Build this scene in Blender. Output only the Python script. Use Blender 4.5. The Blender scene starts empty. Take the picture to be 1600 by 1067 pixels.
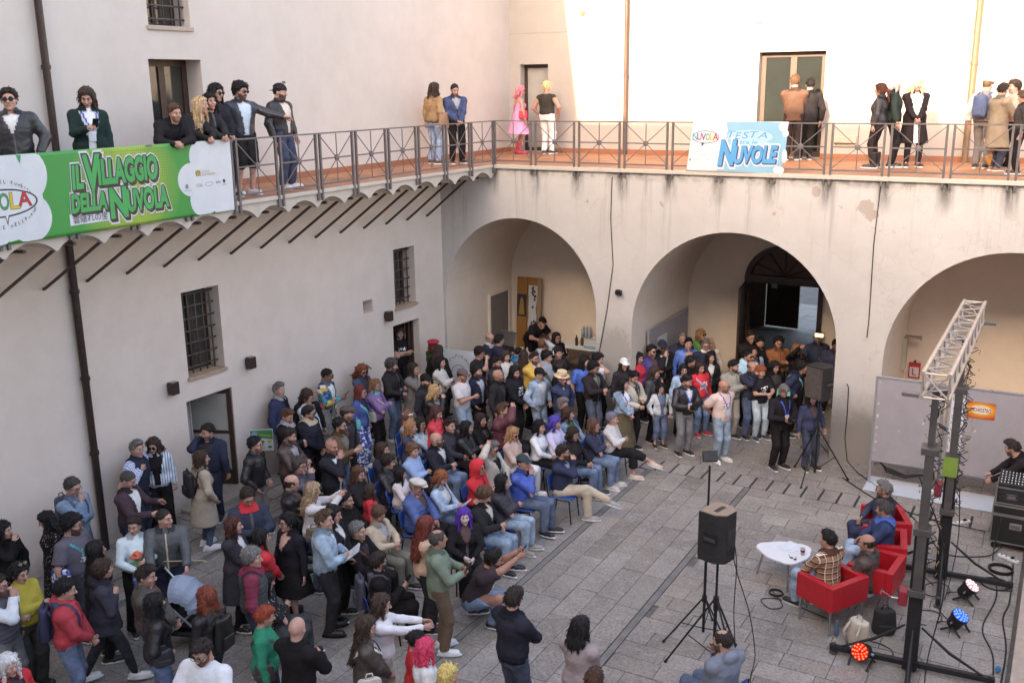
import bpy, bmesh, math, random
import numpy as np
from mathutils import Vector, Matrix
random.seed(7); RNG = np.random.default_rng(7)
S = bpy.context.scene
COL = S.collection

# ------------------------------------------------------------------ camera, sky, sun, exposure
cd = bpy.data.cameras.new('camera'); cam = bpy.data.objects.new('camera', cd); COL.objects.link(cam)
cd.sensor_width = 36.0; cd.lens = 36 * 1.55817; cd.lens = 36 * 1558.17 / 1600
cd.clip_start = 0.1; cd.clip_end = 500
_r = Vector((0.87170577, 0.48988218, -0.01202071)); _u = Vector((-0.11174826, 0.22261157, 0.9684815)); _f = Vector((-0.47711777, 0.84288762, -0.24879528))
cam.matrix_world = Matrix(((_r.x, _u.x, -_f.x, 11.5205), (_r.y, _u.y, -_f.y, -19.6421), (_r.z, _u.z, -_f.z, 7.4137), (0, 0, 0, 1)))
S.camera = cam
W = bpy.data.worlds.new('World'); S.world = W; W.use_nodes = True
SUN_D = Vector((0.054, 1.0, -0.40)).normalized()            # the way the light travels
_el = math.asin(-SUN_D.z); _az = math.atan2(-SUN_D.x, -SUN_D.y)
wn = W.node_tree.nodes; wl = W.node_tree.links
sky = wn.new('ShaderNodeTexSky'); sky.sky_type = 'NISHITA'; sky.sun_disc = False
sky.sun_elevation = _el; sky.sun_rotation = _az; sky.altitude = 300; sky.air_density = 1.0; sky.dust_density = 4.0; sky.ozone_density = 1.0
wl.new(sky.outputs[0], wn['Background'].inputs[0]); wn['Background'].inputs[1].default_value = 0.15
sd = bpy.data.lights.new('sun', 'SUN'); sd.energy = 2.0; sd.angle = math.radians(0.5); sd.color = (1.0, 0.90, 0.78)
sun = bpy.data.objects.new('sun', sd); COL.objects.link(sun); sun.location = (0, -30, 30)
sun.rotation_euler = SUN_D.to_track_quat('-Z', 'Y').to_euler()
S.view_settings.view_transform = 'Standard'; S.view_settings.look = 'None'
S.view_settings.exposure = 2.80; S.view_settings.gamma = 1.0; S.view_settings.use_curve_mapping = False
S.view_settings.use_white_balance = True; S.view_settings.white_balance_temperature = 7700; S.view_settings.white_balance_tint = 12
S.cycles.max_bounces = 10; S.cycles.diffuse_bounces = 6; S.cycles.glossy_bounces = 3; S.cycles.transmission_bounces = 4
S.cycles.sample_clamp_indirect = 6.0

# ------------------------------------------------------------------ helpers
def lin(c):
    return tuple(((v / 255) / 12.92 if v / 255 <= 0.04045 else ((v / 255 + 0.055) / 1.055) ** 2.4) for v in c)

class MB:
    """collects shapes for one mesh"""
    def __init__(s): s.v = []; s.f = []; s.m = []
    def add(s, vs, fs, mi=0):
        o = len(s.v); s.v += [tuple(p) for p in vs]; s.f += [tuple(i + o for i in f) for f in fs]; s.m += [mi] * len(fs)
    def box(s, x0, x1, y0, y1, z0, z1, mi=0, M=None):
        vs = [Vector((x, y, z)) for x in (x0, x1) for y in (y0, y1) for z in (z0, z1)]
        if M is not None: vs = [M @ p for p in vs]
        s.add(vs, [(0, 1, 3, 2), (4, 6, 7, 5), (0, 4, 5, 1), (2, 3, 7, 6), (0, 2, 6, 4), (1, 5, 7, 3)], mi)
        return s
    def tube(s, pts, r, n=8, mi=0, cap=True):
        pts = [Vector(p) for p in pts]; rs = r if hasattr(r, '__len__') else [r] * len(pts)
        rings = []; prev = None
        for i, p in enumerate(pts):
            d = (pts[min(i + 1, len(pts) - 1)] - pts[max(i - 1, 0)]); d = d.normalized() if d.length > 1e-9 else Vector((0, 0, 1))
            if prev is None:
                a = d.cross(Vector((0, 0, 1)) if abs(d.z) < 0.9 else Vector((1, 0, 0))).normalized()
            else:
                a = (prev - d * prev.dot(d)); a = a.normalized() if a.length > 1e-6 else d.orthogonal().normalized()
            prev = a; b = d.cross(a)
            rings.append([p + (a * math.cos(2 * math.pi * k / n) + b * math.sin(2 * math.pi * k / n)) * rs[i] for k in range(n)])
        vs = [q for R in rings for q in R]; fs = []
        for i in range(len(pts) - 1):
            for k in range(n):
                fs.append((i * n + k, i * n + (k + 1) % n, (i + 1) * n + (k + 1) % n, (i + 1) * n + k))
        if cap: fs += [tuple(range(n - 1, -1, -1)), tuple(range((len(pts) - 1) * n, len(pts) * n))]
        s.add(vs, fs, mi); return s
    def lathe(s, prof, n=16, mi=0, M=None, sx=1, sy=1):
        vs = []
        for r, z in prof:
            for k in range(n):
                a = 2 * math.pi * k / n; vs.append(Vector((r * math.cos(a) * sx, r * math.sin(a) * sy, z)))
        if M is not None: vs = [M @ p for p in vs]
        fs = [(i * n + k, i * n + (k + 1) % n, (i + 1) * n + (k + 1) % n, (i + 1) * n + k) for i in range(len(prof) - 1) for k in range(n)]
        fs += [tuple(range(n - 1, -1, -1)), tuple(range((len(prof) - 1) * n, len(prof) * n))]
        s.add(vs, fs, mi); return s
    def prism(s, poly, d0, d1, axis='y', mi=0, M=None):
        """extrude a 2D polygon: axis y -> poly in xz, axis x -> poly in yz, axis z -> poly in xy"""
        def P(a, b, d): return {'y': (a, d, b), 'x': (d, a, b), 'z': (a, b, d)}[axis]
        n = len(poly); vs = [Vector(P(a, b, d0)) for a, b in poly] + [Vector(P(a, b, d1)) for a, b in poly]
        if M is not None: vs = [M @ p for p in vs]
        s.add(vs, [tuple(range(n)), tuple(range(2 * n - 1, n - 1, -1))] + [(i, n + i, n + (i + 1) % n, (i + 1) % n) for i in range(n)], mi); return s
    def quad(s, a, b, c, d, mi=0): s.add([a, b, c, d], [(0, 1, 2, 3)], mi); return s
    def mesh(s, name, smooth=False, fix=True):
        me = bpy.data.meshes.new(name); me.from_pydata(s.v, [], s.f)
        if any(s.m): me.polygons.foreach_set('material_index', s.m)
        if fix:
            bm = bmesh.new(); bm.from_mesh(me); bmesh.ops.recalc_face_normals(bm, faces=bm.faces); bm.to_mesh(me); bm.free()
        if smooth: me.shade_smooth() if smooth is True else me.set_sharp_from_angle(angle=smooth)
        return me
    def obj(s, name, mats, parent=None, smooth=False, loc=None, bevel=0, fix=True):
        me = s.mesh(name, smooth, fix)
        return link(name, me, mats, parent, loc, bevel)

def link(name, me, mats, parent=None, loc=None, bevel=0):
    o = bpy.data.objects.new(name, me); COL.objects.link(o)
    if mats is not None and len(me.materials) == 0:
        for m in (mats if isinstance(mats, (list, tuple)) else [mats]): me.materials.append(m)
    if parent is not None: o.parent = parent
    if loc is not None: o.location = loc
    if bevel:
        b = o.modifiers.new('edge', 'BEVEL'); b.width = bevel; b.segments = 2; b.limit_method = 'ANGLE'
    return o

def thing(name, label, cat, loc=(0, 0, 0), rz=0, group=None):
    o = bpy.data.objects.new(name, None); COL.objects.link(o); o.location = loc; o.rotation_euler = (0, 0, rz); o.empty_display_size = 0.2
    return tag(o, label, cat, group)
def tag(o, label, cat, group=None):
    o['label'] = label; o['category'] = cat
    if group: o['group'] = group
    return o
def kind(o, k): o['kind'] = k; return o
def dup(o, parent=None):
    c = o.copy(); COL.objects.link(c)
    if parent is not None: c.parent = parent
    for ch in o.children: dup(ch, c)
    return c

# ------------------------------------------------------------------ materials
def new_mat(name):
    m = bpy.data.materials.new(name); m.use_nodes = True
    nt = m.node_tree; b = nt.nodes['Principled BSDF']
    return m, nt, b
def nd(nt, t, **kw):
    n = nt.nodes.new(t)
    for k, v in kw.items():
        if k.startswith('i_'): n.inputs[int(k[2:]) if k[2:].isdigit() else k[2:]].default_value = v
        else: setattr(n, k, v)
    return n
def ramp(nt, fac, stops, interp='LINEAR'):
    r = nt.nodes.new('ShaderNodeValToRGB'); r.color_ramp.interpolation = interp
    e = r.color_ramp.elements
    while len(e) < len(stops): e.new(0.5)
    for q, (p, c) in zip(e, stops):
        q.position = p; q.color = (*c, 1) if len(c) == 3 else c
    nt.links.new(fac, r.inputs[0]); return r.outputs[0]
def noise(nt, scale, detail=4, rough=0.6, vec=None, dist=0):
    n = nt.nodes.new('ShaderNodeTexNoise'); n.inputs['Scale'].default_value = scale; n.inputs['Detail'].default_value = detail
    n.inputs['Roughness'].default_value = rough; n.inputs['Distortion'].default_value = dist
    if vec is not None: nt.links.new(vec, n.inputs['Vector'])
    return n.outputs['Fac']
def objco(nt, rnd=True, scale=None):
    tc = nt.nodes.new('ShaderNodeTexCoord'); v = tc.outputs['Object']
    if rnd:
        oi = nt.nodes.new('ShaderNodeObjectInfo'); mu = nd(nt, 'ShaderNodeMath', operation='MULTIPLY'); mu.inputs[1].default_value = 37.0
        nt.links.new(oi.outputs['Random'], mu.inputs[0])
        ad = nd(nt, 'ShaderNodeVectorMath', operation='ADD'); nt.links.new(v, ad.inputs[0]); nt.links.new(mu.outputs[0], ad.inputs[1]); v = ad.outputs[0]
    if scale:
        ms = nd(nt, 'ShaderNodeVectorMath', operation='MULTIPLY'); ms.inputs[1].default_value = scale; nt.links.new(v, ms.inputs[0]); v = ms.outputs[0]
    return v
def mix(nt, fac, a, b, mode='MIX'):
    m = nt.nodes.new('ShaderNodeMix'); m.data_type = 'RGBA'; m.blend_type = mode
    for s, v in ((0, fac), (6, a), (7, b)):
        if isinstance(v, (int, float)): m.inputs[s].default_value = v
        elif isinstance(v, tuple): m.inputs[s].default_value = (*v, 1) if len(v) == 3 else v
        else: nt.links.new(v, m.inputs[s])
    return m.outputs[2]
def bump(nt, b, h, strength=0.3, dist=0.01):
    n = nt.nodes.new('ShaderNodeBump'); n.inputs['Strength'].default_value = strength; n.inputs['Distance'].default_value = dist
    nt.links.new(h, n.inputs['Height']); nt.links.new(n.outputs[0], b.inputs['Normal'])
def setb(b, col=None, rough=None, metal=None, spec=None):
    if col is not None: b.inputs['Base Color'].default_value = (*col, 1)
    if rough is not None: b.inputs['Roughness'].default_value = rough
    if metal is not None: b.inputs['Metallic'].default_value = metal
    if spec is not None: b.inputs['Specular IOR Level'].default_value = spec
_M = {}
def plain(name, col, rough=0.6, metal=0.0, var=0.12, scale=6.0, bmp=0.0, spec=0.5):
    """one colour with uneven tone and worn gloss"""
    if name in _M: return _M[name]
    m, nt, b = new_mat(name); setb(b, col, rough, metal, spec)
    v = objco(nt); f = noise(nt, scale, 5, 0.65, v)
    c = ramp(nt, f, [(0.25, tuple(x * (1 - var) for x in col)), (0.75, tuple(min(1, x * (1 + var)) for x in col))])
    nt.links.new(c, b.inputs['Base Color'])
    rr = ramp(nt, noise(nt, scale * 2.3, 4, 0.6, v), [(0.3, (max(0, rough - .08),) * 3), (0.7, (min(1, rough + .1),) * 3)]); nt.links.new(rr, b.inputs['Roughness'])
    if bmp: bump(nt, b, noise(nt, scale * 8, 4, 0.6, v), bmp, 0.004)
    _M[name] = m; return m
def emit(name, col, strength):
    m, nt, b = new_mat(name); setb(b, col, 0.4); b.inputs['Emission Color'].default_value = (*col, 1); b.inputs['Emission Strength'].default_value = strength
    return m
def plaster(name, base, stain=0.25, streak=0.0, patch=0.0, wear_z=None):
    """painted render: broad uneven tone, trowel relief, dirty streaks running down, flaked spots, dirt near the ground"""
    m, nt, b = new_mat(name); setb(b, base, 0.9, 0, 0.2)
    tc = nt.nodes.new('ShaderNodeTexCoord'); v = tc.outputs['Object']
    big = noise(nt, 0.35, 5, 0.6, v); mid = noise(nt, 2.2, 6, 0.65, v); fine = noise(nt, 55, 3, 0.7, v)
    c = ramp(nt, big, [(0.3, tuple(x * (1 - .10 * stain * 4) for x in base)), (0.7, tuple(x * (1 + .03) for x in base))])
    c = mix(nt, 1.0, c, ramp(nt, mid, [(0.3, (0.94, 0.93, 0.915)), (0.62, (1, 1, 1))]), 'MULTIPLY')
    if streak:
        mp = nd(nt, 'ShaderNodeMapping'); mp.inputs['Scale'].default_value = (3.2, 3.2, 0.16); nt.links.new(v, mp.inputs[0])
        st = noise(nt, 1.0, 6, 0.7, mp.outputs[0], 0.3)
        sep = nt.nodes.new('ShaderNodeSeparateXYZ'); nt.links.new(v, sep.inputs[0])
        hz = ramp(nt, sep.outputs[2], [(0, (0, 0, 0)), (1, (1, 1, 1))])
        mr = nd(nt, 'ShaderNodeMapRange'); mr.inputs[1].default_value = 3.6; mr.inputs[2].default_value = 5.6; nt.links.new(sep.outputs[2], mr.inputs[0])
        f1 = ramp(nt, st, [(0.54, (0, 0, 0)), (0.72, (1, 1, 1))])
        mu = nd(nt, 'ShaderNodeMath', operation='MULTIPLY'); nt.links.new(f1, mu.inputs[0]); nt.links.new(mr.outputs[0], mu.inputs[1])
        m2 = nd(nt, 'ShaderNodeMath', operation='MULTIPLY'); nt.links.new(mu.outputs[0], m2.inputs[0]); m2.inputs[1].default_value = streak
        c = mix(nt, m2.outputs[0], c, (0.15, 0.135, 0.12))
    if patch:
        pn = noise(nt, 1.1, 7, 0.62, v, 0.4)
        c = mix(nt, ramp(nt, pn, [(0.70, (0, 0, 0)), (0.715, (patch,) * 3)]), c, (0.36, 0.31, 0.27))
    if wear_z is not None:
        sep = nt.nodes.new('ShaderNodeSeparateXYZ'); nt.links.new(v, sep.inputs[0])
        ad = nd(nt, 'ShaderNodeMath', operation='MULTIPLY_ADD'); nt.links.new(mid, ad.inputs[0]); ad.inputs[1].default_value = -1.6; nt.links.new(sep.outputs[2], ad.inputs[2])
        mr = nd(nt, 'ShaderNodeMapRange'); mr.inputs[1].default_value = wear_z - 1.3; mr.inputs[2].default_value = wear_z - 0.5; mr.inputs[3].default_value = 0.75; mr.inputs[4].default_value = 0.0
        nt.links.new(ad.outputs[0], mr.inputs[0]); c = mix(nt, mr.outputs[0], c, (0.22, 0.19, 0.165))
    nt.links.new(c, b.inputs['Base Color'])
    h = nd(nt, 'ShaderNodeMath', operation='MULTIPLY_ADD'); nt.links.new(fine, h.inputs[0]); h.inputs[1].default_value = 0.35; nt.links.new(mid, h.inputs[2])
    bump(nt, b, h.outputs[0], 0.25, 0.012)
    return m
def glass_mat(name, col, rough=0.06):
    m, nt, b = new_mat(name); setb(b, col, rough, 0, 0.8)
    v = objco(nt); nt.links.new(ramp(nt, noise(nt, 1.5, 3, .5, v), [(.3, tuple(x * .7 for x in col)), (.7, col)]), b.inputs['Base Color']); return m
# ------------------------------------------------------------------ the setting
DECK = 5.68
WALLC = (0.79, 0.665, 0.59)
m_wall = plaster('render_wall', WALLC, 0.22, wear_z=0.25)  # same plaster made paler than upstairs, to make up for less light below
m_wall_up = plaster('render_wall_upper', (0.63, 0.555, 0.51), 0.15)  # same plaster made darker, to offset the stronger light up here
m_bay = plaster('render_bay', (0.80, 0.68, 0.575), 0.25, wear_z=0.3)
m_trim = plaster('slab_edge', (0.56, 0.485, 0.42), 0.3, streak=0.25)
m_brown = plain('brown_wood', (0.055, 0.028, 0.019), 0.45, 0, .3, 9)
m_pipe = plain('brown_pipe', (0.045, 0.028, 0.024), 0.42, 0.3, .25, 5)
m_iron = plain('dark_iron', (0.10, 0.08, 0.072), 0.6, 0.2, .3, 12)
m_steel = plain('grey_steel', (0.15, 0.128, 0.128), 0.5, 0.25, .2, 10)
m_black = plain('black_paint', (0.018, 0.017, 0.018), 0.5, 0.2, .3, 8)
m_stone = plain('sill_stone', (0.42, 0.33, 0.27), 0.75, 0, .15, 9, .2)
m_glass_dark = glass_mat('dark_pane', (0.075, 0.062, 0.055))
m_glass_pale = glass_mat('pale_pane', (0.46, 0.43, 0.39), 0.15)
m_sill = plain('sill_warm', (0.46, 0.31, 0.22), 0.75, 0, .15, 9, .2)
m_glass_green = glass_mat('green_pane', (0.035, 0.038, 0.032), 0.06)
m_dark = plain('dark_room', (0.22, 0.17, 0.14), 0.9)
m_white = plain('white_plastic', (0.75, 0.75, 0.75), 0.4, 0, .05)

def arcade_mat():
    m = plaster('render_arcade', (0.56, 0.515, 0.49), 0.3, streak=0.75, patch=0.95, wear_z=1.2)
    nt = m.node_tree; b = nt.nodes['Principled BSDF']
    src = b.inputs['Base Color'].links[0].from_socket
    tc = nt.nodes.new('ShaderNodeTexCoord'); sep = nt.nodes.new('ShaderNodeSeparateXYZ'); nt.links.new(tc.outputs['Object'], sep.inputs[0])
    # rust-black runs under each pair of railing posts
    a = nd(nt, 'ShaderNodeMath', operation='ADD'); nt.links.new(sep.outputs[0], a.inputs[0]); a.inputs[1].default_value = -0.997 + 1.056 * 20 + 0.528
    mo = nd(nt, 'ShaderNodeMath', operation='MODULO'); nt.links.new(a.outputs[0], mo.inputs[0]); mo.inputs[1].default_value = 1.056
    s_ = nd(nt, 'ShaderNodeMath', operation='SUBTRACT'); nt.links.new(mo.outputs[0], s_.inputs[0]); s_.inputs[1].default_value = 0.528
    ab = nd(nt, 'ShaderNodeMath', operation='ABSOLUTE'); nt.links.new(s_.outputs[0], ab.inputs[0])
    fx = nd(nt, 'ShaderNodeMapRange'); nt.links.new(ab.outputs[0], fx.inputs[0]); fx.inputs[1].default_value = 0.19; fx.inputs[2].default_value = 0.04; fx.inputs[3].default_value = 0; fx.inputs[4].default_value = 1
    fz = nd(nt, 'ShaderNodeMapRange'); nt.links.new(sep.outputs[2], fz.inputs[0]); fz.inputs[1].default_value = 4.95; fz.inputs[2].default_value = 5.52
    mp = nd(nt, 'ShaderNodeMapping'); mp.inputs['Scale'].default_value = (9, 9, 1.6); nt.links.new(tc.outputs['Object'], mp.inputs[0])
    n = ramp(nt, noise(nt, 1.0, 6, .7, mp.outputs[0]), [(.30, (0, 0, 0)), (.55, (1, 1, 1))])
    p = nd(nt, 'ShaderNodeMath', operation='MULTIPLY'); nt.links.new(fx.outputs[0], p.inputs[0]); nt.links.new(fz.outputs[0], p.inputs[1])
    p2 = nd(nt, 'ShaderNodeMath', operation='MULTIPLY'); nt.links.new(p.outputs[0], p2.inputs[0]); nt.links.new(n, p2.inputs[1])
    # grime along the very top edge
    ft = nd(nt, 'ShaderNodeMapRange'); nt.links.new(sep.outputs[2], ft.inputs[0]); ft.inputs[1].default_value = 5.40; ft.inputs[2].default_value = 5.56; ft.inputs[4].default_value = .55
    p3 = nd(nt, 'ShaderNodeMath', operation='MULTIPLY'); nt.links.new(ft.outputs[0], p3.inputs[0]); nt.links.new(ramp(nt, noise(nt, 3.5, 6, .7, tc.outputs['Object']), [(.45, (0, 0, 0)), (.6, (1, 1, 1))]), p3.inputs[1])
    mx = nd(nt, 'ShaderNodeMath', operation='MAXIMUM'); nt.links.new(p2.outputs[0], mx.inputs[0]); nt.links.new(p3.outputs[0], mx.inputs[1])
    # grey patch of bare render low on the piers
    low = nd(nt, 'ShaderNodeMapRange'); nt.links.new(sep.outputs[2], low.inputs[0]); low.inputs[1].default_value = 2.6; low.inputs[2].default_value = 1.3
    xl = nd(nt, 'ShaderNodeMapRange'); nt.links.new(sep.outputs[0], xl.inputs[0]); xl.inputs[1].default_value = 4.2; xl.inputs[2].default_value = 3.6
    q = nd(nt, 'ShaderNodeMath', operation='MULTIPLY'); nt.links.new(low.outputs[0], q.inputs[0]); nt.links.new(xl.outputs[0], q.inputs[1])
    q2 = nd(nt, 'ShaderNodeMath', operation='MULTIPLY'); nt.links.new(q.outputs[0], q2.inputs[0]); nt.links.new(ramp(nt, noise(nt, 1.6, 6, .65, tc.outputs['Object']), [(.42, (0, 0, 0)), (.58, (.75, .75, .75))]), q2.inputs[1])
    c = mix(nt, q2.outputs[0], src, (0.33, 0.30, 0.27))
    def spot(cx, cz, r, col, c, soft=.012):
        d = nd(nt, 'ShaderNodeVectorMath', operation='SUBTRACT'); nt.links.new(tc.outputs['Object'], d.inputs[0]); d.inputs[1].default_value = (cx, 0, cz)
        l = nd(nt, 'ShaderNodeVectorMath', operation='LENGTH'); nt.links.new(d.outputs[0], l.inputs[0]); a2 = nd(nt, 'ShaderNodeMath', operation='MULTIPLY_ADD'); nt.links.new(noise(nt, 7, 7, .7, tc.outputs['Object'], 1.0), a2.inputs[0]); a2.inputs[1].default_value = -r * 2.6; nt.links.new(l.outputs['Value'], a2.inputs[2])
        return mix(nt, ramp(nt, a2.outputs[0], [(max(0, .0), (1, 1, 1)), (soft, (0, 0, 0))]), c, col)
    for cx, cz, r in ((8.08, 5.10, .12), (8.19, 4.96, .085), (7.15, 5.36, .07), (2.3, 4.95, .035), (6.35, 4.9, .04)): c = spot(cx, cz, r, (0.40, 0.33, 0.29), c)
    c = spot(3.0, 1.7, .26, (.36, .33, .31), c, .22); c = spot(8.15, .35, .3, (.30, .27, .25), c, .3)
    vo = nt.nodes.new('ShaderNodeTexVoronoi'); vo.feature = 'DISTANCE_TO_EDGE'; vo.inputs['Scale'].default_value = .55; wv = nd(nt, 'ShaderNodeVectorMath', operation='ADD'); nz = nt.nodes.new('ShaderNodeTexNoise'); nz.inputs['Scale'].default_value = 2.5; nt.links.new(tc.outputs['Object'], nz.inputs['Vector']); nt.links.new(tc.outputs['Object'], wv.inputs[0]); nt.links.new(nz.outputs['Color'], wv.inputs[1]); nt.links.new(wv.outputs[0], vo.inputs['Vector'])
    c = mix(nt, ramp(nt, vo.outputs['Distance'], [(.001, (.28, .28, .28)), (.005, (0, 0, 0))]), c, (.28, .24, .21))
    c = mix(nt, mx.outputs[0], c, (0.06, 0.052, 0.048)); nt.links.new(c, b.inputs['Base Color']); return m
m_arc = arcade_mat()

def terracotta():
    m, nt, b = new_mat('terracotta_floor'); setb(b, None, 0.7)
    tc = nt.nodes.new('ShaderNodeTexCoord')
    br = nt.nodes.new('ShaderNodeTexBrick'); nt.links.new(tc.outputs['Object'], br.inputs[0]); br.offset = 0.5
    for k, v in (('Scale', 1.0), ('Brick Width', 0.30), ('Row Height', 0.15), ('Mortar Size', 0.006)): br.inputs[k].default_value = v
    br.inputs[1].default_value = (0.52, 0.23, 0.11, 1); br.inputs[2].default_value = (0.43, 0.18, 0.09, 1); br.inputs[3].default_value = (0.22, 0.14, 0.10, 1)
    c = mix(nt, 1, br.outputs[0], ramp(nt, noise(nt, 1.3, 6, .65, tc.outputs['Object']), [(.35, (.62, .62, .62)), (.6, (1, 1, 1))]), 'MULTIPLY')
    nt.links.new(c, b.inputs['Base Color']); return m
m_terra = terracotta()
m_skirt = plain('terracotta_skirting', (0.34, 0.13, 0.07), 0.6)

def wall_plate(A, u, n, s0, s1, z0, z1, holes, depth):
    """flat wall with rectangular openings and their reveals; holes are (s0,s1,z0,z1)"""
    A = Vector(A); u = Vector(u); n = Vector(n)
    P = lambda s, z, d=0: A + u * s - n * d + Vector((0, 0, z))
    ss = sorted({s0, s1, *[h[0] for h in holes], *[h[1] for h in holes]}); zs = sorted({z0, z1, *[h[2] for h in holes], *[h[3] for h in holes]})
    mb = MB()
    for a, b in zip(ss, ss[1:]):
        for c, d in zip(zs, zs[1:]):
            ms, mz = (a + b) / 2, (c + d) / 2
            if any(h[0] < ms < h[1] and h[2] < mz < h[3] for h in holes): continue
            mb.quad(P(a, c), P(b, c), P(b, d), P(a, d))
    for a, b, c, d in holes:
        mb.quad(P(a, c), P(a, d), P(a, d, depth), P(a, c, depth)); mb.quad(P(b, c), P(b, c, depth), P(b, d, depth), P(b, d))
        mb.quad(P(a, d), P(b, d), P(b, d, depth), P(a, d, depth)); mb.quad(P(a, c), P(a, c, depth), P(b, c, depth), P(b, c))
    return mb, P

# ---- ground
ground = kind(MB().box(-120, 120, -120, 120, -0.6, -0.03).obj('courtyard_ground', plain('mortar', (0.13, 0.112, 0.10), 0.95, 0, .3, 5)), 'structure')
def paving_mat():
    m, nt, b = new_mat('grey_paving_stone'); setb(b, None, 0.82, 0, 0.35)
    geo = nt.nodes.new('ShaderNodeNewGeometry'); pos = geo.outputs['Position']
    oi = nt.nodes.new('ShaderNodeObjectInfo')
    base = ramp(nt, oi.outputs['Random'], [(0, (0.27, 0.232, 0.203)), (.5, (0.305, 0.267, 0.237)), (1, (0.35, 0.308, 0.277))])
    c = mix(nt, 1, base, ramp(nt, noise(nt, 1.1, 6, .62, pos), [(.3, (.72, .70, .70)), (.68, (1.12, 1.10, 1.08))]), 'MULTIPLY')
    c = mix(nt, 1, c, ramp(nt, noise(nt, 26, 6, .75, pos), [(.34, (.60, .60, .60)), (.64, (1.26, 1.26, 1.26))]), 'MULTIPLY')
    c = mix(nt, ramp(nt, noise(nt, 6.5, 8, .7, pos, .5), [(.52, (0, 0, 0)), (.70, (.6, .6, .6))]), c, (0.42, 0.38, 0.35))   # worn, chalky spots
    c = mix(nt, ramp(nt, noise(nt, 0.55, 5, .6, pos), [(.55, (0, 0, 0)), (.75, (.45, .45, .45))]), c, (0.24, 0.18, 0.13))    # earthy stains
    nt.links.new(c, b.inputs['Base Color'])
    nt.links.new(ramp(nt, noise(nt, 8, 5, .6, pos), [(.3, (.62,) * 3), (.7, (.92,) * 3)]), b.inputs['Roughness'])
    bump(nt, b, noise(nt, 42, 6, .72, pos), 0.5, 0.006); return m
m_pave = paving_mat()
def stone_mesh():
    bm = bmesh.new(); bmesh.ops.create_cube(bm, size=1)
    for v in bm.verts: v.co.z -= 0.5
    top = [e for e in bm.edges if all(v.co.z > -0.01 for v in e.verts)]
    bmesh.ops.bevel(bm, geom=top, offset=0.012, segments=1, affect='EDGES')
    me = bpy.data.meshes.new('paving_stone'); bm.to_mesh(me); bm.free(); me.materials.append(m_pave); return me
stone_me = stone_mesh()
slots = []
def row_stones(fixed0, fixed1, a0, a1, lo, hi, along):
    a = a0 - random.uniform(0, .6)
    while a < a1:
        L = random.uniform(lo, hi); b = min(a + L, a1)
        if b - max(a, a0) > .12: slots.append((max(a, a0), b, fixed0, fixed1, along))
        a = b
w = 4.83 / 12
for i in range(12): row_stones(-0.16 + i * w, -0.16 + (i + 1) * w, -14.2, -2.17, .55, 1.0, 'y')
w = 1.86 / 5
for i in range(5): row_stones(4.79 + i * w, 4.79 + (i + 1) * w, -14.2, -2.17, .6, 1.1, 'y')
for i in range(34): row_stones(-2.17 - (i + 1) * .355, -2.17 - i * .355, 6.77, 11.42, .45, .85, 'x')
for i in range(6): row_stones(-1.60 + .36 * i, -1.60 + .36 * (i + 1), -2.0, 11.9, .6, 1.05, 'x')
for i in range(12): row_stones(0.56 + .36 * i, .92 + .36 * i, -1.4, 12.9, .6, 1.05, 'x')
for i in range(16): row_stones(4.88 + .6 * i, 5.48 + .6 * i, 2.9, 7.0, .6, 1.05, 'x')
def stone_box(s):
    a, b, c, d, al = s; g = .0045
    x0, x1, y0, y1 = (c, d, a, b) if al == 'y' else (a, b, c, d)
    return x0 + g, x1 - g, y0 + g, y1 - g
camp = Vector((11.52, -19.64, 7.41))
def seen(s):
    x0, x1, y0, y1 = stone_box(s); c = Vector(((x0 + x1) / 2, (y0 + y1) / 2, 0)); d = (c - camp)
    crowd = 1.0 if (c.x > 4.2 and c.y < -1.5) else 2.2
    return d.length * crowd + (50 if c.y < -11.6 or c.y > 0 else 0)
slots.sort(key=seen)
for k, s in enumerate(slots[:300]):
    x0, x1, y0, y1 = stone_box(s); o = link('paving_stone', stone_me, None, ground)
    o.location = ((x0 + x1) / 2, (y0 + y1) / 2, random.uniform(-.006, .0)); o.scale = (x1 - x0, y1 - y0, .05)
    o.rotation_euler = (random.gauss(0, .0025), random.gauss(0, .0025), 0)
mb = MB()
for s in slots[300:]:
    x0, x1, y0, y1 = stone_box(s); mb.box(x0, x1, y0, y1, -.05, random.uniform(-.005, 0))
kind(mb.obj('paving_stones_far', m_pave, ground), 'stuff').name = 'paving'
for o in [o for o in ground.children if o.name == 'paving']: o['kind'] = 'stuff'
m_band = plain('dark_stone_band', (0.18, 0.162, 0.15), 0.8, 0, .3, 4, .3)
for x0, x1 in ((4.685, 4.78), (6.665, 6.76), (-0.27, -0.17)):
    kind(MB().box(x0, x1, -14.2, -2.17, -.05, -.004).obj('stone_band', m_band), 'structure')
# drain: slabs with open slots between them, running along the arcade
pitch = 0.3183
for k in range(-15, 21):
    xs = 4.83 + k * pitch
    if not -0.1 < xs < 11: continue
    o = link('drain_slab', stone_me, None, ground); o.location = (xs + pitch / 2, -1.88, -.003); o.scale = (pitch - .045, .55, .05)
kind(MB().box(-.1, 11.4, -2.17, -1.60, -.09, -.014).obj('drain_channel', plain('slot_shade', (.04, .035, .032), .9)), 'structure')  # near-black bed just under the slabs stands in for the slots' deep shade
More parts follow.
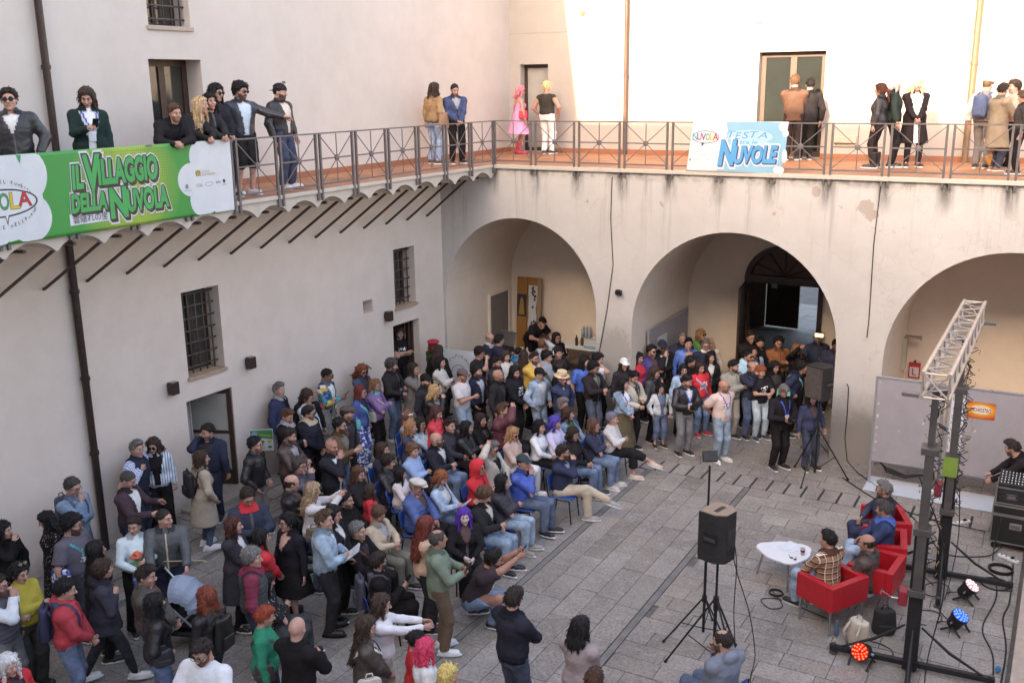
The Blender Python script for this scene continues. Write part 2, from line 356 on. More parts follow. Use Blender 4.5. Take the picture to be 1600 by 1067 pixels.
# raised walk along the left wing, its edge a line of kerb stones
m_walk = m_pave
walk = kind(MB().box(-2.6, -.33, -22, .2, -.05, .045).obj('walkway', plain('walk_bed', (0.10, 0.09, 0.08), .9)), 'structure')
y = -14.0
while y < 0:
    L = random.uniform(.8, 1.25)
    o = link('kerb_stone', stone_me, None, walk); o.location = (-.31, y + L / 2, .055); o.scale = (.2, L - .012, .1)
    for x0 in (-1.95, -1.18, -.79):
        wv = .75 if x0 < -1.5 else .37
        o = link('walk_slab', stone_me, None, walk); o.location = (x0 + wv / 2, y + L / 2 + (.3 if wv > .5 else 0), .058 + random.uniform(-.003, 0)); o.scale = (wv - .012, L - .014, .05)
    y += L
# low wall edge at the right of the stage area
kind(MB().box(11.47, 11.9, -14, -.9, -.05, .17).obj('kerb', m_stone, bevel=.015), 'structure')
kind(MB().box(11.9, 16, -22, 0, -.05, .165).obj('pavement', m_pave), 'structure')

# ---- left wing: lower wall, windows, doors
left_wing = thing('palace_wing', 'long cream rendered wing with barred windows under the bannered gallery', 'building')
ANG = math.radians(2.48); LA = Vector((-1.5, 0.05, 0)); LU = Vector((-math.sin(ANG), -math.cos(ANG), 0)); LN = Vector((math.cos(ANG), -math.sin(ANG), 0))
HOLES = {'win_big': (6.91, 7.75, 2.45, 3.99), 'win_small': (1.10, 1.865, 2.57, 3.90), 'square': (2.65, 2.97, 2.66, 2.94), 'door1': (6.80, 7.86, .06, 2.04), 'door2': (1.02, 1.98, .06, 2.18)}
mb, LP = wall_plate(LA, LU, LN, 0, 22, 0, 5.55, list(HOLES.values()), .44)
mb.obj('lower_wall', m_wall, left_wing)
def grille(parent, P, h, nv, nh, d=.17, r=.0145):
    g = MB(); s0, s1, z0, z1 = h; e = .03
    for i in range(nv):
        s = s0 + (s1 - s0) * (i + .5) / nv; g.tube([P(s, z0 + .005, d), P(s, z1 - .005, d)], r, 6)
    for j in range(nh):
        z = z0 + (z1 - z0) * (j + .6) / nh; g.tube([P(s0 - .0, z, d), P(s1, z, d)], r * 1.15, 6)
    return g.obj('grille', m_iron, parent, smooth=True)
def box_pts(P, s0, s1, z0, z1, d0, d1, mb, mi=0):
    vs = [P(s, z, d) for s in (s0, s1) for d in (d0, d1) for z in (z0, z1)]
    mb.add(vs, [(0, 1, 3, 2), (4, 6, 7, 5), (0, 4, 5, 1), (2, 3, 7, 6), (0, 2, 6, 4), (1, 5, 7, 3)], mi)
def casement(P, h, parent, frame_m, pane_m, d=.27, fw=.07, mull=1, sill=True, name='window'):
    s0, s1, z0, z1 = h; mb = MB()
    box_pts(P, s0, s0 + fw, z0, z1, d, d + .06, mb); box_pts(P, s1 - fw, s1, z0, z1, d, d + .06, mb)
    box_pts(P, s0 + fw, s1 - fw, z1 - fw, z1, d, d + .06, mb); box_pts(P, s0 + fw, s1 - fw, z0, z0 + fw, d, d + .06, mb)
    for k in range(mull):
        c = s0 + (s1 - s0) * (k + 1) / (mull + 1); box_pts(P, c - fw * .6, c + fw * .6, z0 + fw, z1 - fw, d - .005, d + .055, mb)
    w = mb.obj(name, frame_m, parent)
    pm = MB(); box_pts(P, s0 + .01, s1 - .01, z0 + .01, z1 - .01, d + .025, d + .04, pm); pm.obj('pane', pane_m, w)
    return w
for key, nv, nh in (('win_big', 5, 7), ('win_small', 5, 6)):
    h = HOLES[key]; w = casement(LP, h, left_wing, m_brown, m_glass_dark, d=.36, mull=1)
    grille(w, LP, h, nv, nh)
    sm = MB(); box_pts(LP, h[0] - .03, h[1] + .03, h[2] - .05, h[2] + .012, -.045, .36, sm); sm.obj('sill', m_sill, w, bevel=.006)
h = HOLES['square']; sqv = MB(); box_pts(LP, h[0], h[1], h[2], h[3], .34, .36, sqv); sqv.obj('vent_hole', m_dark, left_wing)
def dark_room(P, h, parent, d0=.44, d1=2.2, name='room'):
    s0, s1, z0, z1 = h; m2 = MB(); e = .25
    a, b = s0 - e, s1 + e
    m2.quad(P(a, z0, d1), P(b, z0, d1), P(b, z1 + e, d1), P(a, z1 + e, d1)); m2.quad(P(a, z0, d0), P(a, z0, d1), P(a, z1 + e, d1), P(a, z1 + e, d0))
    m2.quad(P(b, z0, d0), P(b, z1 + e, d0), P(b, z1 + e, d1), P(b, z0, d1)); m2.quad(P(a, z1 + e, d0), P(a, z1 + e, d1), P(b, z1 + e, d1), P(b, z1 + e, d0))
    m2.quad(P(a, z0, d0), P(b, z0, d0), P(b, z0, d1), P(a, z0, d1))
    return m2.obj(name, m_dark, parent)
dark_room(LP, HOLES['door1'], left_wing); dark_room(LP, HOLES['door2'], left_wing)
def frame_only(P, h, parent, m, d=.2, fw=.06):
    s0, s1, z0, z1 = h; mb = MB()
    box_pts(P, s0, s0 + fw, z0, z1, d, d + .07, mb); box_pts(P, s1 - fw, s1, z0, z1, d, d + .07, mb); box_pts(P, s0 + fw, s1 - fw, z1 - fw, z1, d, d + .07, mb)
    return mb.obj('door_frame', m, parent)
def leaf(hinge, ang, width, z0, z1, parent, pane_m, rails=(.06, .10, .22), midrail=None):
    """glazed door leaf in its own frame: x along the leaf from the hinge"""
    M = Matrix.Translation(hinge) @ Matrix.Rotation(ang, 4, 'Z'); mb = MB(); st, top, bot = rails; H = z1 - z0
    mb.box(0, st + .02, -.025, .025, 0, H, 0, M); mb.box(width - st - .02, width, -.025, .025, 0, H, 0, M)
    mb.box(st + .02, width - st - .02, -.024, .024, H - top, H, 0, M); mb.box(st + .02, width - st - .02, -.024, .024, 0, bot, 0, M)
    if midrail: mb.box(st + .02, width - st - .02, -.022, .022, midrail, midrail + .06, 0, M)
    d = mb.obj('door', m_brown, parent, bevel=.004)
    MB().box(st, width - st, -.006, .006, bot - .02, H - top + .02, 0, M).obj('pane', pane_m, d)
    MB().tube([M @ Vector((width - .05, -.03, H * .48)), M @ Vector((width - .05, -.07, H * .48)), M @ Vector((width - .16, -.07, H * .48))], .009, 6).obj('handle', m_steel, d, smooth=True)
    return d
frame_only(LP, HOLES['door1'], left_wing, m_brown)
hp = LP(6.84, .08, .0) ; leaf((hp.x, hp.y, .08), math.radians(204), .98, 0.08, 2.02, left_wing, m_glass_pale, (.06, .09, .34), 1.06)
cm = MB()
for i in range(9):
    s = 7.78 - i * .035; cm.tube([LP(s, .12, .36 + .02 * (i % 2)), LP(s, 2.0, .36 + .02 * (i % 2))], .022, 6)
cm.obj('curtain', plain('grey_curtain', (.32, .27, .25), .9), left_wing, smooth=True)
frame_only(LP, HOLES['door2'], left_wing, m_brown, .17)
hp = LP(1.10, .08, .24); leaf((hp.x, hp.y, .08), math.radians(150), .85, .08, 2.12, left_wing, m_glass_dark, (.06, .09, .34), None)
st = MB(); box_pts(LP, 6.55, 8.2, .0, .125, -.42, .3, st); st.obj('door_step', m_stone, left_wing, bevel=.012)
st = MB(); box_pts(LP, .9, 2.1, .0, .10, -.25, .3, st); st.obj('door_step', m_stone, left_wing, bevel=.012)

# upper wall of the left wing
UA = Vector((-1.95, 4.2, 0)); UU = Vector((0, -1, 0)); UN = Vector((1, 0, 0))
UH = {'win': (11.02, 11.92, 8.42, 9.9), 'door': (10.86, 12.0, DECK + .02, 7.9)}
mb, UP = wall_plate(UA, UU, UN, 0, 27, DECK - .05, 14.6, list(UH.values()), .42)
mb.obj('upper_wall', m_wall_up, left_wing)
w = casement(UP, UH['win'], left_wing, m_brown, m_glass_dark, d=.36); grille(w, UP, UH['win'], 5, 7, .14)
sm = MB(); box_pts(UP, 10.98, 11.96, 8.36, 8.43, -.04, .36, sm); sm.obj('sill', m_stone, w, bevel=.006)
casement(UP, UH['door'], left_wing, m_brown, m_glass_green, d=.36, fw=.11, mull=1, name='balcony_door')
sk = MB(); box_pts(UP, 0.0, 10.86, DECK, DECK + .12, -.015, .01, sk); box_pts(UP, 12.0, 27, DECK, DECK + .12, -.015, .01, sk); sk.obj('skirting', m_skirt, left_wing)
# unseen roof slab of the left wing; eave placed to cast a shadow edge
MB().box(-11, -1.05, -23, 14, 14.6, 15.0).obj('roof', m_skirt, left_wing)
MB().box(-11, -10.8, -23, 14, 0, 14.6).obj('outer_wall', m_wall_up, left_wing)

# ---- gallery floor on the left: slab edge, brick vaults, struts
SX = -0.03; CUSP0, PIT = -0.10, 0.745
gal = thing('gallery_balcony', 'projecting gallery slab with scalloped vault edge and iron struts', 'balcony')
MB().box(-1.95, SX - .02, -23, 0.0, 5.60, DECK).obj('gallery_floor', m_terra, gal)
edge = MB(); vault = MB(); NS = 10; yy = 0.04; prof = []
k = 0; ys = [0.04]; zs_ = [5.40]
pts = [(0.04, 5.47), (CUSP0 + .03, 5.40)]
y = CUSP0
while y > -23:
    pts += [(y, 5.385), (y - .03, 5.385)]
    for j in range(1, NS):
        t = j / NS; pts.append((y - .03 - (PIT - .03) * t, 5.385 + .155 * math.sin(math.pi * t) ** .75))
    y -= PIT
pts.append((y, 5.385))
for (a, za), (b, zb) in zip(pts, pts[1:]):
    edge.quad((SX, a, za), (SX, b, zb), (SX, b, DECK - .06), (SX, a, DECK - .06)); edge.quad((SX, a, za), (SX, b, zb), (SX - .09, b, zb + .0), (SX - .09, a, za + .0))
    vault.quad((SX - .09, a, za + .02), (SX - .09, b, zb + .02), (-2.0, b, zb + .02), (-2.0, a, za + .02))
edge.obj('slab_edge', m_trim, gal); vault.obj('vault_soffit', m_bay, gal, smooth=math.radians(40))
MB().box(SX - .08, SX + .035, -23, -.035, DECK - .06, DECK + .005).obj('coping', m_trim, gal, bevel=.01)
for k in range(29):
    y = CUSP0 - PIT * (k + .58); p = LA + LU * ((0.05 - y) / math.cos(ANG))
    MB().tube([(p.x - .05, y, 4.5), (p.x + .03, y, 4.52), (-.38, y, 5.41), (-.10, y, 5.43)], .026, 8).obj('strut', m_brown, gal, smooth=math.radians(50))

# ---- back building: arcade, bays, gallery, upper wall
back = thing('arcade_building', 'pale building with three tall arches below an open gallery', 'building')
ARCH = [(0.55, 1.98, 2.45, 4.50), (5.555, 2.17, 2.25, 4.47), (10.77, 2.16, 2.15, 4.42), (15.9, 2.16, 2.15, 4.42)]
def arch_z(x, A):
    c, a, zs, zt = A; t = (x - c) / a
    return zs + (zt - zs) * math.sqrt(max(0, 1 - t * t)) if abs(t) < 1 else None
def arch_wall(y, x0, x1, ztop, archs, flip=False):
    mb = MB(); x = x0
    for A in archs:
        c, a, zs, zt = A
        mb.quad((x, y, 0), (c - a, y, 0), (c - a, y, ztop), (x, y, ztop))
        xs = [c - a * math.cos(math.pi * i / 36) for i in range(37)]
        for p, q in zip(xs, xs[1:]):
            zp = arch_z(p, A) or zs; zq = arch_z(q, A) or zs
            mb.quad((p, y, zp), (q, y, zq), (q, y, ztop), (p, y, ztop))
        x = c + a
    mb.quad((x, y, 0), (x1, y, 0), (x1, y, ztop), (x, y, ztop)); return mb
arch_wall(.04, -1.5, 20, 5.60, ARCH).obj('arcade_wall', m_arc, back)
GATE = (5.72, .93, 2.85, 3.70)
for i, A in enumerate(ARCH):
    c, a, zs, zt = A; yb = 3.25 if i != 1 else 3.7
    xs = [c - a * math.cos(math.pi * k / 36) for k in range(37)]
    pr = [(c - a, 0)] + [(x, arch_z(x, A) or zs) for x in xs] + [(c + a, 0)]
    mb = MB()
    for (xa, za), (xb, zb) in zip(pr, pr[1:]): mb.quad((xa, .04, za), (xb, .04, zb), (xb, yb, zb), (xa, yb, za))
    mb.obj('bay_vault', m_bay, back, smooth=math.radians(40))
    if i == 1: arch_wall(yb, c - a - .1, c + a + .1, 4.6, [GATE]).obj('bay_back_wall', m_bay, back)
    else: MB().quad((c - a - .1, yb, 0), (c + a + .1, yb, 0), (c + a + .1, yb, 4.6), (c - a - .1, yb, 4.6)).obj('bay_back_wall', m_bay, back)
# doorway in the side wall of the first bay
d = MB(); d.box(-1.44, -1.40, 2.05, 3.0, 0, 2.14); d.obj('side_doorway', plain('side_door_grey', (.20, .17, .15), .7), back)
d = MB(); d.box(-1.43, -1.37, 1.99, 2.05, 0, 2.2); d.box(-1.43, -1.37, 2.05, 3.06, 2.14, 2.2); d.box(-1.43, -1.37, 3.0, 3.06, 0, 2.14); d.obj('door_frame', m_bay, back)
# gate passage behind the second arch
ps = MB(); X0, X1, Y0, Y1, Z1 = 2.9, 7.2, 3.72, 10.9, 3.95
ps.quad((X0, Y0, 0), (X0, Y1, 0), (X0, Y1, Z1), (X0, Y0, Z1)); ps.quad((X1, Y0, 0), (X1, Y1, 0), (X1, Y1, Z1), (X1, Y0, Z1)); ps.quad((X0, Y0, Z1), (X1, Y0, Z1), (X1, Y1, Z1), (X0, Y1, Z1))
ps.quad((X0, Y0 + .002, GATE[3]), (X1, Y0 + .002, GATE[3]), (X1, Y0 + .002, Z1), (X0, Y0 + .002, Z1))
ps.obj('passage', plaster('passage_plaster', (.62, .52, .44), .4), back)
c, a, zs, zt = GATE
gm = MB(); n = 18
for i in range(n):
    t0, t1 = math.pi * i / n, math.pi * (i + 1) / n
    P = lambda r, t, y: (c - (a * r) * math.cos(t), y, zs + (zt - zs) * r * math.sin(t))
    gm.add([P(1.0, t0, 3.62), P(1.0, t1, 3.62), P(.86, t1, 3.62), P(.86, t0, 3.62), P(1.0, t0, 3.9), P(1.0, t1, 3.9), P(.86, t1, 3.9), P(.86, t0, 3.9)], [(0, 1, 2, 3), (2, 6, 7, 3), (0, 4, 5, 1), (4, 7, 6, 5)])
gm.box(c - a, c + a, 3.64, 3.88, zs - .08, zs + .10); gm.box(c - a, c - a + .11, 3.64, 3.88, 0, zs - .08); gm.box(c + a - .11, c + a, 3.64, 3.88, 0, zs - .08)
for k in range(5):
    t = math.pi * (k + 1) / 6; gm.tube([(c, 3.76, zs + .1), (c - a * .86 * math.cos(t), 3.76, zs + (zt - zs) * .86 * math.sin(t))], .022, 6)
gate = gm.obj('gate_frame', m_brown, back)
fan = MB(); fan.prism([(c - a * .9 * math.cos(math.pi * i / 18), zs + .05 + (zt - zs) * .88 * math.sin(math.pi * i / 18)) for i in range(19)], 3.78, 3.80, 'y'); fan.obj('fanlight', plain('fan_brown', (.10, .06, .045), .7), back)
def plank_leaf(parent, x, y, rz, W_, H, n=7, name='gate_leaf'):
    M = Matrix.Translation((x, y, 0)) @ Matrix.Rotation(rz, 4, 'Z')
    L = MB(); L.box(0, W_, -.03, .0, .03, H, 0, M); o = L.obj(name, m_brown, parent)
    for k in range(n):
        MB().box(W_ * k / n + .004, W_ * (k + 1) / n - .004, .0, .018, .05, H - .03, 0, M).obj('plank', m_brown, o)
    b = MB(); b.box(.03, W_ - .03, .018, .032, H * .2, H * .2 + .09, 0, M); b.box(.03, W_ - .03, .018, .032, H * .72, H * .72 + .09, 0, M); b.obj('ledge', m_brown, o)
    return o
plank_leaf(back, 4.83, 3.62, math.radians(-82), .92, 2.78)
plank_leaf(back, 6.62, 3.72, math.radians(98), .9, 2.78)
plank_leaf(back, 4.48, 10.70, math.radians(176), 1.03, 2.6, 8)
MB().box(3.62, 3.80, 10.62, 10.65, 1.25, 1.5).obj('notice', m_white, back)
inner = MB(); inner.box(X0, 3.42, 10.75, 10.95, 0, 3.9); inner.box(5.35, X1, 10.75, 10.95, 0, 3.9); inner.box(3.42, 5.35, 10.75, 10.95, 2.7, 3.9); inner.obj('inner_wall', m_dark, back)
# gallery deck over the arcade
MB().box(-1.95, 20, .06, 4.25, 5.60, DECK).obj('gallery_floor', m_terra, back)
MB().box(-.03, 20, -.03, .10, 5.60, DECK + .006).obj('coping', m_trim, back, bevel=.012)
BA = Vector((-1.95, 4.2, 0)); BU = Vector((1, 0, 0)); BN = Vector((0, -1, 0))
BH = {'d1': (.33, 1.15, DECK + .02, 7.93), 'd2': (6.68, 8.20, DECK + .02, 8.08)}
mb, BP = wall_plate(BA, BU, BN, 0, 24, DECK - .05, 10.6, list(BH.values()), .30)
mb.obj('upper_wall', plaster('render_gallery', (0.48, 0.425, 0.385), 0.12), back)  # darker copy of the plaster so the sun's shadow edge stays visible
casement(BP, BH['d1'], back, m_brown, m_glass_pale, d=.22, fw=.09, mull=0, name='balcony_door')
casement(BP, BH['d2'], back, plain('tan_wood', (.11, .07, .05), .5), m_glass_green, d=.20, fw=.12, mull=1, name='balcony_door')
sk = MB()
for a, b in ((0, .33), (1.15, 6.68), (8.2, 24)): box_pts(BP, a, b, DECK, DECK + .12, -.015, .01, sk)
sk.obj('skirting', m_skirt, back)
ln = MB(); box_pts(BP, .02, 1.72, 8.70, 8.715, -.008, .0, ln); ln.obj('render_joint', m_stone, back)
MB().box(-1.95, 24, 3.9, 8.0, 10.6, 10.9).obj('roof', m_skirt, back)

# ---- the wings behind and beside the photographer: they shade the court
front = thing('south_wing', 'tall rendered wing behind the photographer closing the courtyard', 'building')
MB().box(-14, 30, -40, -29, 0, 19.8).obj('wall', m_wall_up, front)
rightw = thing('east_wing', 'rendered wing closing the courtyard beyond the stage equipment', 'building')
MB().box(16.2, 26, -22.2, 3.4, 0, 6.2).obj('wall', m_wall_up, rightw)

# ---- drainpipes, wires, little wall fittings
def pipe(name, pts, r, label, m=m_pipe, clips=()):
    o = tag(MB().tube(pts, r, 12).obj(name, m, smooth=math.radians(40)), label, 'pipe', 'drainpipes on the courtyard walls')
    for c in clips: MB().lathe([(r * 1.28, -.03), (r * 1.28, .03)], 12, M=Matrix.Translation(c)).obj('pipe_clip', m, o, smooth=math.radians(40))
pl = LA + LU * 9.83 + LN * .09
pipe('drainpipe', [(pl.x, pl.y, .05), (pl.x, pl.y, 5.5)], .058, 'brown drainpipe standing below the green banner on the ground floor wall', clips=[(pl.x, pl.y, z) for z in (1.75, 3.0, 4.4)])
pipe('drainpipe', [(-1.86, -9.77, DECK), (-1.86, -9.77, 14.5)], .055, 'brown drainpipe between the two people at the green banner', clips=[(-1.86, -9.77, z) for z in (7.75, 10)])
m_pipe2 = plain('copper_pipe', (.17, .10, .075), .4, .5, .2, 4)
pipe('drainpipe', [(1.42, 4.11, DECK), (1.42, 4.11, 10.5)], .05, 'thin brown drainpipe on the sunlit wall beside the pale door', m_pipe2, [(1.42, 4.11, 7.6)])
pipe('drainpipe', [(9.33, 4.11, DECK), (9.33, 4.11, 10.5)], .065, 'tan drainpipe beside the man with the flat cap and vest', plain('tan_pipe', (.26, .17, .10), .4, .4), [(9.33, 4.11, 7.75)])
def wire(pts, label, r=.009):
    return tag(MB().tube(pts, r, 6).obj('wall_cable', m_black, smooth=True), label, 'cable', 'cables on the arcade wall')
wire([(2.88, .025, 5.5), (2.86, .02, 4.6), (2.93, .025, 3.6), (2.80, .02, 2.6), (2.62, .02, 1.6), (2.55, .02, 1.0)], 'thin grey cable running down the pier left of the gate arch')
wire([(8.32, .025, 5.5), (8.28, .02, 4.4), (8.30, .025, 3.0), (8.29, .02, 2.6)], 'thin cable down the pier above the grey display boards')
wire([(7.98, .02, 1.62), (8.02, .015, 1.55), (8.03, .02, 1.0), (8.02, .02, .5), (8.12, -.12, .08), (8.4, -.5, .015)], 'dark cable hanging on the pier right of the loudspeaker')
sc_ = MB(); sc_.tube([(3.0, -.02, 3.02), (3.18, -.06, 3.02)], .012, 6); sc_.box(3.03, 3.10, -.07, .04, 2.98, 3.08); sc_.box(3.13, 3.17, -.1, -.02, 2.97, 3.08); tag(sc_.obj('wall_bracket', m_black), 'small black bracket stuck on the pier between two arches', 'bracket')
for k, (s, z, lb) in enumerate(((8.18, 2.40, 'brown box wall lamp left of the glazed door'), (6.37, 2.42, 'brown box wall lamp right of the large barred window'), (2.23, 2.48, 'brown box wall lamp beside the small square vent'))):
    o = thing('wall_lamp', lb, 'wall lamp', LP(s, z, 0), -ANG, 'brown box lamps on the ground floor wall')
    MB().box(.0, .04, -.05, .05, -.06, .06).obj('mount', m_brown, o); l = MB().box(.04, .17, -.075, .075, -.11, .11).obj('lamp_housing', plain('lamp_brown', (.055, .03, .026), .5, .2), o, bevel=.006)
    MB().box(.055, .155, -.06, .06, .1105, .1135).obj('lens', plain('lamp_lens', (.3, .2, .15), .4), l)
o = tag(MB().box(4.60, 4.76, 4.14, 4.199, 8.72, 8.86).obj('alarm_box', m_white, bevel=.01), 'small white box high on the sunlit upper wall', 'alarm box')
o = tag(MB().lathe([(.07, 0), (.07, .012), (.05, .014)], 14, M=Matrix.Translation((.19, 4.2, 9.13)) @ Matrix.Rotation(math.pi / 2, 4, 'X')).obj('wall_rosette', m_skirt), 'round rusty spot cover high on the sunlit wall', 'wall cover')
ov = MB(); ov.box(6.55, 7.05, 4.12, 4.199, 6.05, 6.20); tag(ov.obj('wall_vent', plain('vent_beige', (.5, .42, .34), .6), bevel=.01), 'flat beige vent unit low on the wall right of the tall door', 'vent')

# ---- railing
def bar(mb, a, b, w, t):
    """flat bar between two points lying in the xz plane of the panel"""
    a, b = Vector(a), Vector(b); d = (b - a).normalized(); sx = Vector((d.z, 0, -d.x)); n = Vector((0, 1, 0))
    vs = [p + sx * (w / 2) * i + n * (t / 2) * j for p in (a, b) for i, j in ((-1, -1), (1, -1), (1, 1), (-1, 1))]
    mb.add(vs, [(0, 1, 2, 3), (7, 6, 5, 4), (0, 4, 5, 1), (1, 5, 6, 2), (2, 6, 7, 3), (3, 7, 4, 0)])
def rail_kit(W_):
    h = W_ / 2; Z0, ZM, Z1 = 5.775, 6.21, 6.635; K = {}
    f = MB(); bar(f, (-h, 0, ZM), (h, 0, ZM), .026, .012); bar(f, (-h, 0, Z0), (h, 0, Z0), .03, .014); K['frame'] = f.mesh('railing_panel')
    v = MB(); bar(v, (0, 0, Z0 + .015), (0, 0, Z1 - .012), .018, .010); K['vertical_bar'] = v.mesh('vertical_bar')
    a = MB(); bar(a, (-h, 0.008, Z1 - .02), (h, 0.008, Z0 + .02), .016, .010); K['a'] = a.mesh('diagonal_bar')
    a = MB(); bar(a, (-h, -.008, Z0 + .02), (h, -.008, Z1 - .02), .016, .010); K['b'] = a.mesh('diagonal_bar')
    r = MB(); r.lathe([(.025, -.022), (.055, -.016), (.055, .016), (.025, .022)], 10, M=Matrix.Translation((0, 0, ZM)) @ Matrix.Rotation(math.pi / 2, 4, 'X')); K['rosette'] = r.mesh('rosette')
    for m in K.values(): m.materials.append(m_steel)
    return K
post_me = MB().box(-.02, .02, -.02, .02, 5.50, 6.632).mesh('post'); post_me.materials.append(m_steel)
def railing(root, posts, kits):
    for (x, y) in posts: p = link('post', post_me, None, root, (x, y, 0))
    for (x, y, rz, K) in kits:
        f = link('railing_panel', K['frame'], None, root, (x, y, 0)); f.rotation_euler = (0, 0, rz)
        for n in ('vertical_bar', 'a', 'b', 'rosette'): link({'a': 'diagonal_bar', 'b': 'diagonal_bar'}.get(n, n), K[n], None, f)
KB, KL = rail_kit(1.056 - .12), rail_kit(1.0027 - .12)
rb = thing('gallery_railing', 'grey iron railing with crossed bars on the gallery above the arches', 'railing')
posts = [(0.03, 0)]; kits = [(.50, 0, 0, rail_kit(.997 - .09))]
for k in range(0, 14):
    x = .997 + 1.056 * k; posts += [(x - .06, 0), (x + .06, 0)]; kits.append((x + .528, 0, 0, KB))
railing(rb, posts, kits); MB().box(-.02, 15.8, -.025, .025, 6.632, 6.655).obj('top_rail', m_steel, rb)
rl = thing('gallery_railing', 'grey iron railing along the left gallery with the green banner tied to it', 'railing')
posts = [(0, -.045)]; kits = [(0, -.50, math.pi / 2, rail_kit(1.0027 - .09))]
for k in range(1, 17):
    y = -1.0027 * k; posts += [(0, y - .055), (0, y + .055)]; kits.append((0, y - .501, math.pi / 2, KL))
railing(rl, posts, kits); MB().box(-.025, .025, -17.2, -.027, 6.632, 6.655).obj('top_rail', m_steel, rl)
# ------------------------------------------------------------------ lettering and banners
def text_raw(s, shear=0.0, offset=0.0, bold=0.0):
    cu = bpy.data.curves.new('t', 'FONT'); cu.body = s; cu.shear = shear; cu.offset = offset; cu.resolution_u = 3; cu.fill_mode = 'FRONT'
    o = bpy.data.objects.new('t', cu); COL.objects.link(o)
    bpy.context.view_layer.update()
    me = bpy.data.meshes.new_from_object(o.evaluated_get(bpy.context.evaluated_depsgraph_get()))
    vs = [v.co.copy() for v in me.vertices]; fs = [tuple(p.vertices) for p in me.polygons]
    bpy.data.objects.remove(o); bpy.data.curves.remove(cu); bpy.data.meshes.remove(me)
    return vs, fs
class Sheet:
    """flat print on a sheet: local x, y in metres, layers a few tenths of a millimetre apart, mapped by M and bulged by rip"""
    def __init__(s, M, parent, rip=lambda x, y: 0.0, clip=None): s.M = M; s.p = parent; s.rip = rip; s.clip = clip
    def put(s, name, vs, fs, z, mat):
        bm = bmesh.new(); bv = []
        for x, y, *_ in vs:
            if s.clip: x = min(max(x, s.clip[0]), s.clip[1]); y = min(max(y, s.clip[2]), s.clip[3])
            bv.append(bm.verts.new((x, y, 0)))
        for f in fs:
            try: bm.faces.new([bv[i] for i in f])
            except ValueError: pass
        if max(v[0] for v in vs) - min(v[0] for v in vs) > .16:      # let large prints follow the cloth
            bmesh.ops.triangulate(bm, faces=bm.faces)
            for _ in range(7):
                E = [e for e in bm.edges if e.calc_length() > .10]
                if not E: break
                bmesh.ops.subdivide_edges(bm, edges=E, cuts=1); bmesh.ops.triangulate(bm, faces=[f for f in bm.faces if len(f.verts) > 3])
        for v in bm.verts: v.co = s.M @ Vector((v.co.x, v.co.y, z + s.rip(v.co.x, v.co.y)))
        me = bpy.data.meshes.new(name); bm.to_mesh(me); bm.free(); return link(name, me, mat, s.p)
    def text(s, t, x0, x1, y0, y1, mat, z, shear=0, offset=0, name='lettering', slope=0.0, dx=0, dy=0, keep=False):
        b, _ = text_raw(t, shear, 0); xs = [v.x for v in b]; ys = [v.y for v in b]
        vs, fs = text_raw(t, shear, offset) if offset else (b, _)
        w = max(xs) - min(xs); h = max(ys) - min(ys); kx = (x1 - x0) / w; ky = (y1 - y0) / h
        if keep: kx = ky = min(kx, ky)
        q = [(x0 + dx + (v.x - min(xs)) * kx, y0 + dy + (v.y - min(ys)) * ky + slope * (v.x - min(xs)) * kx) for v in vs]
        return s.put(name, q, fs, z, mat)
    def disc(s, x, y, rx, ry, mat, z, n=28, name='cloud', hole=None):
        p = [(x + rx * math.cos(2 * math.pi * k / n), y + ry * math.sin(2 * math.pi * k / n)) for k in range(n)]
        if hole is None: return s.put(name, p, [tuple(range(n))], z, mat)
        p += [(x + rx * hole[0] * math.cos(2 * math.pi * k / n), y + ry * hole[1] * math.sin(2 * math.pi * k / n)) for k in range(n)]
        return s.put(name, p, [(k, (k + 1) % n, n + (k + 1) % n, n + k) for k in range(n)], z, mat)
    def poly(s, pts, mat, z, name='shape'): return s.put(name, pts, [tuple(range(len(pts)))], z, mat)
def flat(name, col, rough=.55): return plain(name, col, rough, 0, .05, 3)
P_white = flat('print_white', (.60, .60, .62)); P_green = flat('print_green', (.045, .33, .085)); P_brown = flat('print_brown', (.07, .035, .025)); P_dark = flat('print_dark', (.035, .03, .04))
P_gold = flat('print_gold', (.35, .22, .04)); P_grey = flat('print_grey', (.2, .22, .26)); P_red = flat('print_red', (.50, .03, .035)); P_blue = flat('print_blue', (.07, .30, .56)); P_sky = flat('print_sky', (.22, .42, .56)); P_navy = flat('print_navy', (.04, .055, .16))
P_purple = flat('print_purple', (.12, .03, .22)); P_yellow = flat('print_yellow', (.60, .42, .03)); P_leaf = flat('print_leaf', (.05, .26, .10)); P_cyan = flat('print_cyan', (.03, .30, .42)); P_shade = flat('print_shade', (.34, .52, .62))

